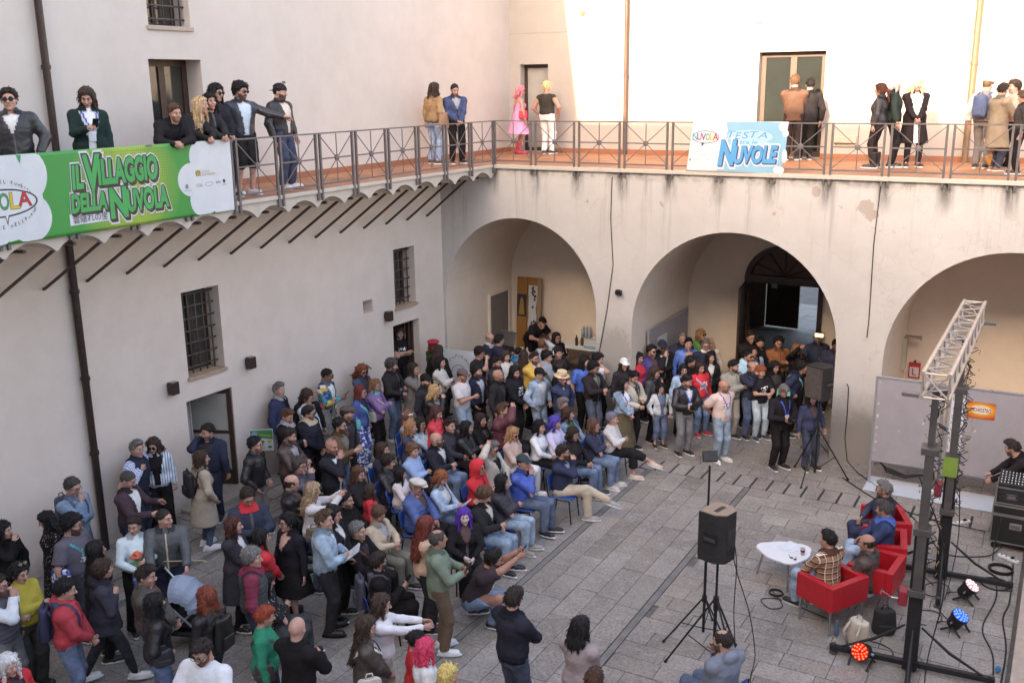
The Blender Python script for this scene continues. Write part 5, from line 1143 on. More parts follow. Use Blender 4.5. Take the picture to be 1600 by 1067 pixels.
def skeleton(arms, legs, sex, lean=0.0):
    s = SEX[sex]; J = dict(sex=sex, s=s)
    seat = legs in ('sit', 'sitx', 'sitw'); z_p = {'sit': .545, 'sitx': .545, 'sitw': .545, 'squat': .36}.get(legs, .955)
    dz = z_p - .955
    J['pel'] = vec(0, 0, z_p); th = lean
    up = vec(0, math.sin(th), math.cos(th)); fw = vec(0, math.cos(th), -math.sin(th)); J['up'], J['fw'] = up, fw
    J['crotch'] = J['pel'] - up * .06
    at = lambda x, y, u: J['crotch'] + vec(x, 0, 0) + up * u + fw * y
    J['N'] = at(0, -.01, .565); sh = [at(s['sw'] * q, -.01, .468) for q in (1, -1)]
    rw, lw, pole = ARMS[arms]
    frame = lambda x, y, z: J['pel'] + vec(x, 0, 0) + up * (z - .955 - 0) + fw * y
    free = arms in ('lap', 'knees', 'bend', 'rail', 'squat')
    T = [vec(rw[0], rw[1], rw[2] if free else 0), vec(-lw[0], lw[1], lw[2] if free else 0)]
    if not free: T = [frame(*rw), frame(-lw[0], lw[1], lw[2])]
    if seat and arms in ('down', 'down2', 'pockets', 'clasp', 'bag', 'walk'): T = [vec(.08, .30, .66), vec(-.06, .31, .65)]
    J['sh'] = sh; J['el'] = []; J['wr'] = []
    for i, q in enumerate((1, -1)):
        e, w = ik(sh[i], T[i], .285 * (1 if sex == 'M' else .95), .25 * (1 if sex == 'M' else .95), vec(pole[0] * q, pole[1], pole[2])); J['el'].append(e); J['wr'].append(w)
    hp = [vec(s['hw'] * q, 0, z_p - .03) for q in (1, -1)]
    L1, L2 = .43, .425
    if legs == 'stand': an = [vec(.105, .0, .085), vec(-.105, .02, .085)]; kp = vec(0, 1, 0)
    elif legs == 'weight': an = [vec(.14, .07, .085), vec(-.09, -.03, .085)]; kp = vec(0, 1, 0)
    elif legs == 'wide': an = [vec(.17, -.02, .085), vec(-.17, .04, .085)]; kp = vec(0, 1, 0)
    elif legs == 'walk': an = [vec(.09, .30, .09), vec(-.09, -.28, .12)]; kp = vec(0, 1, 0)
    elif legs == 'sit': an = [vec(.10, .40, .085), vec(-.11, .44, .085)]; kp = vec(0, .5, 1)
    elif legs == 'sitw': an = [vec(.19, .46, .085), vec(-.19, .42, .085)]; kp = vec(0, .5, 1)
    elif legs == 'sitx': an = [vec(-.20, .74, .36), vec(-.06, .44, .085)]; kp = vec(.1, .3, 1)
    elif legs == 'squat': an = [vec(.15, .26, .085), vec(-.13, -.02, .12)]; kp = vec(0, 1, .6)
    J['hip'] = hp; J['kn'] = []; J['an'] = []
    for i, q in enumerate((1, -1)):
        k_, a_ = ik(hp[i], an[i], L1, L2, kp + vec(.12 * q * (legs in ('sitw', 'squat')) * 3, 0, 0)); J['kn'].append(k_); J['an'].append(a_)
    J['toe'] = [nrm(vec(.18, 1, 0)), nrm(vec(-.2, 1, 0))]
    if legs == 'sitx': J['toe'][0] = nrm(vec(-.25, 1, -.35))
    J['legs'] = legs; J['arms'] = arms; J['H0'] = J['N'] + up * .115 + fw * .035 + vec(0, 0, .015)
    return J
def torso(P, J, infl, u0=-9, u1=9, flare=0.0, ridge=0.0, bust=True):
    s = J['s']; R = P - J['crotch']; u = R @ J['up']; y = R @ J['fw']; x = P[:, 0]
    w = np.interp(u, s['pu'], s['pw']).astype(F32) + infl; d = np.interp(u, s['pu'], s['pd']).astype(F32) + infl
    if flare: g = np.maximum(0, .12 - u) * flare; w = w + g; d = d + g * .8
    if ridge: r = ridge * np.abs(np.sin(u * 46)); w = w + r; d = d + r
    qx, qy = x / w, (y + .005 - .02 * np.exp(-((u - .3) / .15) ** 2)) / d
    q = np.sqrt(qx * qx + qy * qy) + 1e-5; g = np.sqrt((qx / w) ** 2 + (qy / d) ** 2) / q; D = (q - 1) / np.maximum(g, 1e-3)
    D = np.minimum(D, .3)
    if bust and J['sex'] == 'F':
        for q_ in (1, -1): c = J['crotch'] + vec(.062 * q_, 0, 0) + J['up'] * .345 + J['fw'] * .085; D = smin(D, np.sqrt(((P - c) ** 2).sum(1)) - (.055 + infl * .8), .03)
    return np.maximum(D, np.maximum(u0 - u, u - u1)), u, x, y
def legs_sdf(P, J, r, cut=1.0, wide=0.0, fold=0):
    o = None; k = .95 if J['sex'] == 'F' else 1.0
    for i in (0, 1):
        h, kn, an = J['hip'][i], J['kn'][i], J['an'][i]
        a = caps(P, h, kn, .086 * k + r, .058 * k + r + wide * .5); e = kn + (an - kn) * cut
        b = caps(P, kn, e, .058 * k + r + wide * .5, (.038 + .02 * (1 - cut)) * k + r + wide, True) if cut > .05 else a
        l = smin(a, b, .03); o = l if o is None else np.minimum(o, l)
    return o
def arms_sdf(P, J, r, part=1.0, fold=0.0, ridge=0.0):
    """part 1 = to the wrist, .45 = short sleeve"""
    o = None; k = J['s']['ar']
    for i in (0, 1):
        s, e, w = J['sh'][i], J['el'][i], J['wr'][i]
        if part < .6:
            l = caps(P, s, s + (e - s) * (part * 1.7), .052 * k + r, .050 * k + r * 1.25, True)
        else:
            a = caps(P, s, e, .051 * k + r, .042 * k + r); b = caps(P, e, e + (w - e) * min(1, part), .042 * k + r, .028 * k + r * .95, True); l = smin(a, b, .025)
        if ridge:
            t = (P - s) @ nrm(e - s); l = l - ridge * np.abs(np.sin(t * 48))
        o = l if o is None else np.minimum(o, l)
    return o
def bbox(pts, pad): A = np.array(pts); return A.min(0) - pad, A.max(0) + pad
_C = {}
def cached(key, fn):
    if key not in _C: _C[key] = fn()
    return _C[key]

# ---- head template (local: y forward, z up, origin at ear level)
def head_f(P, sex='M'):
    m = sex == 'M'
    cr = ell(P, (0, -.012, .030), (.077, .098, .094)); jaw = ell(P, (0, .018, -.045), (.060 if m else .054, .070, .072)); f = smin(cr, jaw, .035)
    ch = np.sqrt(((P - vec(0, .070, -.094)) ** 2).sum(1)) - (.022 if m else .018); f = smin(f, ch, .03)
    for q in (1, -1):
        f = smin(f, caps(P, vec(.014 * q, .088, .034), vec(.042 * q, .074, .034), .009, .009), .014)
        f = smin(f, np.sqrt(((P - vec(.040 * q, .062, -.022)) ** 2).sum(1)) - .022, .02)
        f = -smin(-f, np.sqrt(((P - vec(.030 * q, .103, .012)) ** 2).sum(1)) - .016, .012)
        f = smin(f, ell(P, (.079 * q, -.010, -.004), (.010, .019, .032)), .008)
    f = smin(f, caps(P, vec(0, .088, .022), vec(0, .112, -.020), .008, .014), .010)
    for q in (1, -1): f = smin(f, np.sqrt(((P - vec(.012 * q, .100, -.024)) ** 2).sum(1)) - .010, .008)
    f = smin(f, caps(P, vec(-.020, .084, -.060), vec(.020, .084, -.060), .009, .009), .008)
    f = smin(f, caps(P, vec(0, -.018, -.06), vec(0, -.030, -.17), .056 if m else .047, .056 if m else .047), .02)
    return f
def head_parts(sex):
    V, Q = snet(lambda P: head_f(P, sex), (-.1, -.125, -.16), (.1, .135, .135), .0094)
    c = V[Q].mean(1); mi = np.zeros(len(Q), int)
    mi[(np.abs(c[:, 0]) < .023) & (np.abs(c[:, 2] + .060) < .0075) & (c[:, 1] > .075)] = 4
    Vs, Qs, M_ = [V], [Q], [mi]; off = len(V)
    def addmb(mb, m):
        nonlocal off
        v = np.array(mb.v, F32); q = np.array([f if len(f) == 4 else (f + (f[-1],))[:4] for f in mb.f if len(f) in (3, 4)]); Vs.append(v); Qs.append(q + off); M_.append(np.full(len(q), m)); off += len(v)
    for q in (1, -1):
        e = MB(); pr = [(.0135 * math.sin(math.pi * k / 5) + .0002, .0135 * math.cos(math.pi * k / 5)) for k in range(6)]; e.lathe(pr, 8, M=Matrix.Translation((.030 * q, .078, .012)) @ Matrix.Rotation(-math.pi / 2, 4, 'X')); addmb(e, 2)
        i_ = MB(); i_.lathe([(.0072, .0125), (.0060, .0142), (.0005, .0148)], 8, M=Matrix.Translation((.030 * q, .078, .012)) @ Matrix.Rotation(-math.pi / 2, 4, 'X')); addmb(i_, 3)
        b = MB(); b.tube([(.012 * q, .096, .034), (.028 * q, .094, .041), (.046 * q, .080, .036)], [.0035, .0045, .002], 5, cap=False); addmb(b, 1)
        l = MB(); l.tube([(.016 * q, .0905, .017), (.030 * q, .0925, .022), (.043 * q, .0835, .016)], [.0022, .003, .0018], 5, cap=False); addmb(l, 1)
    return np.concatenate(Vs), np.concatenate(Qs), np.concatenate(M_)
def hand_parts(grip, left):
    mb = MB(); ring = lambda y, w, t, z=0: [Vector((w * math.cos(a), y, t * math.sin(a) + z)) for a in np.linspace(0, 2 * math.pi, 9)[:-1]]
    R_ = [ring(-.015, .026, .021), ring(.02, .032, .020), ring(.055, .040, .017), ring(.088, .041, .013), ring(.096, .030, .006)]
    vs = [p for r in R_ for p in r]; mb.add(vs, [(i * 8 + k, i * 8 + (k + 1) % 8, (i + 1) * 8 + (k + 1) % 8, (i + 1) * 8 + k) for i in range(4) for k in range(8)])
    A = (38, 55, 35) if grip else (14, 22, 14)
    for x, L, ex in ((-.031, .058, 4), (-.0105, .073, 0), (.0105, .078, 0), (.031, .070, -3)):
        p = Vector((x, .086, 0)); ang = 0; pts = [p.copy()]
        for k, fr in enumerate((.45, .32, .23)):
            ang -= math.radians(A[k] + ex); p = p + Vector((.1 * x, math.cos(ang), math.sin(ang))) * L * fr; pts.append(p.copy())
        mb.tube(pts, [.0095, .0088, .0078, .0045], 6, cap=False)
    th = [Vector((.026, .015, -.004)), Vector((.050, .045, -.012)), Vector((.058, .072, -.026 if grip else -.014)), Vector((.050 if grip else .060, .094, -.044 if grip else -.020))]
    mb.tube(th, [.014, .0115, .0095, .005], 6, cap=False)
    V = np.array(mb.v, F32); Q = np.array([f for f in mb.f if len(f) == 4])
    if left: V = V * vec(-1, 1, 1); Q = Q[:, ::-1]
    return V, Q
def head_rot(yaw, pitch):
    return np.array((Matrix.Rotation(yaw, 3, 'Z') @ Matrix.Rotation(-pitch, 3, 'X')), F32)
HS = 1.06
def body_mesh(arms, legs, sex, lean, yaw, pitch):
    def mk():
        J = skeleton(arms, legs, sex, lean)
        def f(P):
            t, u, x, y = torso(P, J, -.004, -.02, .55); d = smin(t, arms_sdf(P, J, 0), .03); d = smin(d, legs_sdf(P, J, 0), .03)
            for i in (0, 1): d = smin(d, caps(P, J['an'][i], J['an'][i] + J['toe'][i] * .10 - vec(0, 0, .035), .034, .028), .02)
            for i in (0, 1): d = smin(d, caps(P, J['N'] - J['up'] * .05, J['sh'][i], .045, .04), .03)
            return smin(d, caps(P, J['N'] - J['up'] * .03, J['H0'] - vec(0, .02, .03), .054 if sex == 'M' else .046, .052 if sex == 'M' else .045), .03)
        pts = [*J['sh'], *J['el'], *J['wr'], *J['kn'], *J['an'], J['N'], J['H0']]; lo, hi = bbox(pts, .13); lo[2] = max(lo[2] - .03, 0.0)
        V, Q = snet(f, lo, hi, .030); mi = np.zeros(len(Q), int)
        hv, hq, hm = cached(('head', sex), lambda: head_parts(sex)); R_ = head_rot(yaw, pitch)
        Vs, Qs, Ms = [V], [Q], [mi]; off = len(V); k = HS * (1 if sex == 'M' else .97)
        Vs.append((hv * k * vec(.95, .97, 1)) @ R_.T + J['H0']); Qs.append(hq + off); Ms.append(hm); off += len(hv)
        for i in (0, 1):
            v, q = cached(('hand', arms in GRIP, i), lambda: hand_parts(arms in GRIP, i == 1)); d = nrm(J['wr'][i] - J['el'][i])
            inward = nrm((J['pel'] + J['up'] * .15 + J['fw'] * .15) - J['wr'][i]) if arms in ('down', 'down2', 'walk', 'pockets', 'cross', 'clasp', 'back') else nrm(-J['fw'] * .5 + vec(-.8 if i == 0 else .8, 0, -.35))
            z = -nrm(inward - d * float(inward @ d)); x = np.cross(d, z); B = np.stack([x, d, z], 1); kk = .96 if sex == 'M' else .86
            Vs.append((v * kk) @ B.T.astype(F32) + J['wr'][i]); Qs.append(q + off); Ms.append(np.zeros(len(q), int)); off += len(v)
        return np_mesh('person', np.concatenate(Vs), np.concatenate(Qs), np.concatenate(Ms), 5)
    return cached(('body', arms, legs, sex, lean, yaw, pitch), mk)
# kind: inflation, hem (torso u), sleeve, fold, collar, extra
TOPS = {'tee': (.020, -.01, .45, .008, 0), 'shirt': (.020, -.03, 1, .010, .03), 'sweater': (.024, .01, 1, .010, .025), 'jacket': (.027, .0, 1, .012, .052), 'blazer': (.022, -.08, 1, .009, .04), 'puffer': (.036, .0, 1, .006, .06),
        'hoodie': (.027, .0, 1, .012, .045), 'parka': (.032, -.12, 1, .012, .06), 'coat': (.029, -.42, 1, .011, .05), 'vest': (.028, .02, 1, .004, .05), 'dress': (.012, -.50, .45, .005, 0), 'ldress': (.013, -.55, 1, .007, 0), 'strapless': (.013, -.38, 0, .006, 0), 'tank': (.014, .06, 0, .003, 0)}
def top_raw(arms, legs, sex, lean, kd):
    def mk():
        J = skeleton(arms, legs, sex, lean); infl, hem, slv, fold, col = TOPS[kd]
        if legs not in ('stand', 'weight', 'wide', 'walk'): hem = max(hem, .0)
        ridge = .010 if kd in ('puffer', 'vest') else 0; flare = .15 if kd in ('coat', 'parka') else (.16 if kd in ('dress', 'ldress') else (.34 if kd == 'strapless' else 0))
        seed = (hash((arms, legs, kd)) % 7) if False else (len(arms) * 3 + len(kd)) % 7
        def f(P):
            t, u, x, y = torso(P, J, infl, u1=.40 if kd == 'strapless' else .545, flare=flare, ridge=ridge)
            if kd not in ('strapless',):
                for i in (0, 1): t = smin(t, caps(P, J['N'] - J['up'] * .055, J['sh'][i], .045 + infl * .8, .046 * J['s']['ar'] + infl), .035)
            top = .40 if kd == 'strapless' else .9
            if slv:
                a = arms_sdf(P, J, (.010 if kd == 'tee' else .0) + infl * .62, slv, ridge=ridge * .8); t = smin(t, a, .035)
            if col: t = smin(t, caps(P, J['N'] - J['up'] * .05, J['N'] + J['up'] * (col - .01), .066 + infl * .4, .062 + infl * .25, True), .02)
            if kd in ('hoodie', 'parka'):
                c = J['N'] - J['fw'] * .085 - J['up'] * .005; t = smin(t, ell(P - c, (0, 0, 0), (.115, .06, .075)), .03)
            t = np.maximum(t, hem - u + .004 * np.sin(P[:, 0] * 40)); 
            if top < .55: t = np.maximum(t, u - top)
            w1 = wob(P, 13, 5, seed, (1, 1, .6)); w2 = wob(P, 27, 4, seed + 2, (.8, 1, 1.2)); lowm = 1 + .5 * np.exp(-((u - max(hem, 0) - .06) / .09) ** 2)
            cr = 0
            if slv > .6:      # creases gathered at the elbows and above the cuffs
                de = np.minimum(*[np.linalg.norm(P - J['el'][i], axis=1) for i in (0, 1)]); cr = .010 * np.exp(-(de / .09) ** 2) * np.abs(np.sin(w1 * 2.5 + P @ vec(31, 27, 44)))
            return t + fold * lowm * (.7 * w1 - .75 * np.abs(w2) + .25) + cr
        pts = [*J['sh'], *J['el'], J['N'] + vec(0, 0, .06), J['crotch'] + J['up'] * hem] + (J['wr'] if slv > .6 else [])
        lo, hi = bbox(pts, .14); wd = .2 + (flare * .5 if hem < 0 else 0); lo = np.minimum(lo, J['crotch'] + vec(-wd, -wd, hem - .02)); hi = np.maximum(hi, J['crotch'] + vec(wd, wd, hem))
        V, Q = snet(f, lo, hi, .0185); c = V[Q].mean(1); t, u, x, y = torso(c, J, infl, bust=False); a = arms_sdf(c, J, infl * .62) if slv else np.full(len(c), 9.)
        far = np.minimum(*[np.linalg.norm(c - J['sh'][i], axis=1) for i in (0, 1)])
        return dict(V=V, Q=Q, u=u, x=x, y=y, arm=(a < t + .004) & (np.abs(x) > J['s']['sw'] * .80) | (a < t - .02), c=c, J=J)
    return cached(('top', arms, legs, sex, lean, kd), mk)
def top_split(arms, legs, sex, lean, kd, mode):
    """main garment mesh and, when it hangs open or is sleeveless, the layer seen inside it"""
    def mk():
        T = top_raw(arms, legs, sex, lean, kd); V, Q, u, x, y = T['V'], T['Q'], T['u'], T['x'], T['y']; front = (y > .02) & ~T['arm']
        if mode == 'closed': inner = np.zeros(len(Q), bool)
        elif mode == 'open': inner = front & (np.abs(x) < .040 + .075 * np.clip((u - .15) / .35, 0, 1)) & (u < .60)
        elif mode == 'v': inner = front & (u > .30) & (np.abs(x) < .012 + .085 * np.clip((u - .30) / .22, 0, 1))
        elif mode == 'sleeves': inner = T['arm'].copy()
        if not inner.any(): return np_mesh(kd, V, Q), None
        N = vnormals(V, Q); v, q, uid = sub_mesh(V, Q, ~inner)
        # inner layer: the region grown by one ring, pushed 9 mm inwards
        vm = np.zeros(len(V), bool); vm[Q[inner].ravel()] = True; grow = vm[Q].any(1); v2, q2, uid2 = sub_mesh(V, Q, grow); dep = .014 if mode != 'sleeves' else .005
        return np_mesh(kd, v, q), np_mesh('shirt', v2 - N[uid2] * dep, q2)
    return cached(('split', arms, legs, sex, lean, kd, mode), mk)
def patch(arms, legs, sex, lean, kd, name, fn, lift=.004):
    """a piece of the garment's surface lifted off it: prints, scarves' ends, stripes, zips"""
    def mk():
        T = top_raw(arms, legs, sex, lean, kd); keep = fn(T)
        if not keep.any(): return None
        N = vnormals(T['V'], T['Q']); v, q, uid = sub_mesh(T['V'], T['Q'], keep); return np_mesh(name, v + N[uid] * lift, q)
    return cached(('patch', arms, legs, sex, lean, kd, name), mk)
def bottom_mesh(arms, legs, sex, lean, kd):
    def mk():
        J = skeleton(arms, legs, sex, lean); r, cut, wide = {'jeans': (.012, 1.02, .012), 'slim': (.007, 1.0, .003), 'wide': (.018, 1.03, .035), 'shorts': (.024, .02, .02), 'crop': (.016, .62, .02), 'skirt': (.014, .0, 0), 'long_skirt': (.014, 0, 0)}[kd]
        def f(P):
            if kd in ('skirt', 'long_skirt') and legs in ('stand', 'weight', 'wide', 'walk'):
                t, u, x, y = torso(P, J, .014, flare=.32 if kd == 'skirt' else .16); hem = -.34 if kd == 'skirt' else -.72; d = np.maximum(t, np.maximum(hem - u, u - .2))
            else:
                t, u, x, y = torso(P, J, -.002, -.07, .19); d = smin(t, legs_sdf(P, J, r, max(cut, .02), wide), .035); d = np.maximum(d, u - .19)
            kz = np.minimum(*[np.linalg.norm(P - J['kn'][i], axis=1) for i in (0, 1)]); az = np.minimum(*[np.linalg.norm(P - J['an'][i], axis=1) for i in (0, 1)])
            cr = (.010 * np.exp(-(kz / .10) ** 2) + .012 * np.exp(-(az / .11) ** 2)) * np.abs(np.sin(P @ vec(12, 14, 62) + 2 * wob(P, 14, 3, 4)))
            return d + .008 * wob(P, 15, 5, 3, (1, 1, .55)) - .005 * np.abs(wob(P, 34, 3, 1)) + cr - .003
        pts = [J['pel'] + J['up'] * .15, *J['hip'], *J['kn'], *J['an']]; lo, hi = bbox(pts, .16); lo[2] = max(.03, lo[2] + .075)
        lo[:2] -= .03; hi[:2] += .03
        V, Q = snet(f, lo, hi, .0195); return np_mesh('trousers', V, Q)
    return cached(('bot', arms if legs == 'squat' else '', legs, sex, lean, kd), mk)
def shoe_mesh(kd):
    def mk():
        def f(P):
            a = caps(P, vec(0, -.04, .050), vec(0, .15, .040), .049, .045); a = np.maximum(a, -P[:, 2]); a = smin(a, ell(P, (0, .055, .014), (.054, .165, .026)), .015)
            if kd == 'boot': a = smin(a, caps(P, vec(0, -.015, .06), vec(0, -.02, .34), .050, .060, True), .02)
            else: a = smin(a, caps(P, vec(0, -.02, .06), vec(0, -.025, .105), .043, .041, True), .02)
            return np.maximum(a, -P[:, 2])
        V, Q = snet(f, (-.08, -.125, -.012), (.08, .235, .36 if kd == 'boot' else .125), .013); c = V[Q].mean(1); mi = (c[:, 2] < .030).astype(int)
        V[:, 2] = np.maximum(V[:, 2], 0); return np_mesh('shoe', V, Q, mi, 2)
    return cached(('shoe', kd), mk)
# ---- hair, hats, glasses, all in head space
def cran(P): return ell(P, (0, -.012, .030), (.079, .100, .096))
def line(P, front=.080, side=.002, back=-.07): return np.interp(P[:, 1], (-.10, -.05, .0, .045, .078, .1), (back, back * .8, side, side + .028, .08, .08)).astype(F32) + (front - .08) * np.clip((P[:, 1] - .045) / .033, 0, 1) - P[:, 2]
FACE = lambda P: ell(P, (0, .075, -.025), (.060, .075, .100))
def hair_f(st):
    def f(P):
        n = wob(P, 95, 4, 1); n2 = wob(P, 40, 4, 2); z = P[:, 2]
        ph = np.arctan2(P[:, 0] + .02, P[:, 1] + .035); sw = np.sin(ph * 15 + 2.2 * n2 + 9 * np.hypot(P[:, 0], P[:, 1])) + .6 * np.sin(ph * 27 + 1.5 * n); hl = .010 * n + .007 * n2
        top = .010 * np.clip(z / .1, 0, 1)
        if st == 'crop': return np.maximum(cran(P) - .005, line(P, .096, .010, -.05) + hl * .5) + .001 * n
        if st == 'short': return np.maximum(cran(P) - .011 - 1.3 * top + .005 * n + .0045 * sw, line(P, .100, .012, -.048) + hl)
        if st == 'short2': return np.maximum(smin(cran(P) - .009 + .004 * n + .005 * sw, ell(P, (.018, .015, .098), (.066, .085, .044)), .03), line(P, .100 - .12 * np.maximum(0, P[:, 0]) * (P[:, 1] > .05), .012, -.05) + hl)
        if st == 'quiff': return np.maximum(smin(cran(P) - .007, ell(P, (0, .03, .108), (.066, .078, .046)), .03) + .005 * n + .005 * sw, line(P, .102, .010, -.05) + hl)
        if st == 'mop': return np.maximum(cran(P) - .020 - top + .007 * n + .006 * sw, line(P, .080, -.012, -.08) + 1.4 * hl)
        if st == 'curly': return np.maximum(cran(P) - .024 - top + .015 * n + .006 * n2, line(P, .090, .0, -.07) + 1.4 * hl)
        if st == 'bald': return np.maximum(np.maximum(cran(P) - .007 + .002 * n, line(P, .2, -.01, -.06)), np.maximum(z - .048, P[:, 1] - .022))
        if st == 'thin': return np.maximum(np.maximum(cran(P) - .006 + .002 * n, line(P, .105, .0)), -ell(P, (0, -.005, .135), (.055, .07, .05)))
        if st == 'afro': return np.maximum(ell(P, (0, -.02, .055), (.165, .155, .15)) + .016 * n2 + .010 * n, -FACE(P))
        L, wd, nz, fr = {'long': (.32, .100, .007, .07), 'wavy': (.34, .118, .016, .065), 'vlong': (.47, .115, .009, .07), 'bob': (.125, .108, .008, .06), 'bangs': (.26, .100, .006, .04), 'lob': (.20, .105, .008, .065), 'wig': (.17, .125, .018, .045), 'bigcurl': (.22, .140, .024, .06), 'pony': (.0, 0, .005, .075), 'bun': (0, 0, .005, .075), 'mantail': (0, 0, .005, .075)}[st]
        s = np.maximum(cran(P) - .015 - top + nz * .5 * n + .005 * sw, line(P, fr + .02, -.02, -.09) + hl)
        if st == 'pony': return smin(s, smin(caps(P, vec(0, -.105, .04), vec(0, -.15, -.04), .024, .034), caps(P, vec(0, -.15, -.04), vec(0, -.135, -.22), .034, .012), .02) + .006 * n, .02)
        if st in ('bun', 'mantail'): return smin(s, np.sqrt(((P - vec(0, -.095, .075)) ** 2).sum(1)) - (.042 if st == 'bun' else .034) + .006 * n, .015)
        tz = np.clip((.06 - z) / (L + .06), 0, 1); w = wd * (.86 + .22 * np.sin(tz * 2.2)); w = w * (1 - .35 * np.clip((tz - .75) / .25, 0, 1)); yc = -.028 - .055 * tz; dd = .078 - .026 * tz
        q = np.sqrt((P[:, 0] / w) ** 2 + ((P[:, 1] - yc) / dd) ** 2) + 1e-5; c = (q - 1) * np.minimum(w, dd); c = np.maximum(c, np.maximum(z - .07, -L - .02 * n2 - z)) + nz * n + nz * .8 * n2 + .007 * sw
        for q_ in (1, -1): c = smin(c, caps(P, vec(.072 * q_, .03, .03), vec(.092 * q_, .035, -min(L, .24)), .020, .016) + nz * n, .02)
        return np.maximum(smin(s, c, .025), -FACE(P))
    return f
def hair_mesh(st):
    def mk():
        big = st in ('afro', 'bigcurl', 'wig'); lo = (-.2, -.2, -.5 if st == 'vlong' else (-.38 if st in ('long', 'wavy', 'bangs', 'lob', 'bigcurl', 'wig', 'pony') else -.19)); hi = (.2, .155, .225)
        if st in ('crop', 'short', 'short2', 'bald', 'thin', 'quiff'): lo, hi = (-.12, -.14, -.12), (.12, .13, .165)
        V, Q = snet(hair_f(st), lo, hi, .0125 if lo[2] < -.2 or big else .0105)
        # loose locks lying on the mass and breaking its outline and edge
        g = np.random.default_rng(5); N = vnormals(V, Q); long_ = st in ('long', 'wavy', 'vlong', 'bob', 'bangs', 'lob', 'bigcurl', 'pony'); n = {'crop': 120, 'bald': 60, 'thin': 160, 'afro': 700, 'bigcurl': 600, 'wig': 600}.get(st, 420 if long_ else 330)
        ok = np.where(np.linalg.norm(V - vec(0, -.01, .02), axis=1) > .075)[0]; i = g.choice(ok, n); p = V[i]; nn = N[i]; d = p - vec(.01, -.035, .125)
        if long_: d = d * .4 + vec(0, 0, -.12)
        if st in ('afro', 'curly', 'bigcurl', 'wig'): d = d + g.normal(0, .10, (n, 3))
        d = d + g.normal(0, .016, (n, 3)); d = d - nn * (d * nn).sum(1, keepdims=True); d = d / np.maximum(np.linalg.norm(d, axis=1, keepdims=True), 1e-6); s_ = np.cross(d, nn)
        L = g.uniform(.5, 1.2, (n, 1)) * np.where((p[:, 1:2] > .045) & (np.abs(p[:, :1]) < .07) & (p[:, 2:] > .0), .35, 1) * {'crop': .010, 'bald': .012, 'thin': .014}.get(st, .065 if long_ else .030); wd = g.uniform(.5, 1.1, (n, 1)) * (.008 if long_ else .006); up = nn * g.uniform(-.002, .009, (n, 1)) * (.5 if st in ('crop', 'bald') else 1)
        a, b, m1, m2, t1, t2 = p - s_ * wd - nn * .004, p + s_ * wd - nn * .004, p + d * L * .5 - s_ * wd + up + nn * .004, p + d * L * .5 + s_ * wd + up + nn * .004, p + d * L - s_ * .001 + up * .6, p + d * L + s_ * .001 + up * .6
        B = np.stack([a, b, m2, m1, t2, t1], 1).reshape(-1, 3); k = np.arange(n)[:, None] * 6; F = np.concatenate([k + [0, 1, 2, 3], k + [3, 2, 4, 5]]) + len(V)
        return np_mesh('hair', np.concatenate([V, B.astype(F32)]), np.concatenate([Q, F]))
    return cached(('hair', st), mk)
def beard_mesh(full):
    def mk():
        def f(P):
            d = head_f(P, 'M') - (.0065 if full else .0032); z = P[:, 2]; up_ = np.interp(np.abs(P[:, 0]), (0, .02, .05, .08), (-.034, -.038, -.040, .0)).astype(F32)
            d = np.maximum(d, np.maximum(z - up_, .01 - P[:, 1])); d = np.maximum(d, -.118 - z); return np.maximum(d, -(ell(P, (0, .1, -.059), (.024, .05, .0115)))) + .001 * wob(P, 120, 3)
        V, Q = snet(f, (-.09, 0, -.13), (.09, .12, .02), .0085); return np_mesh('beard', V, Q)
    return cached(('beard', full), mk)
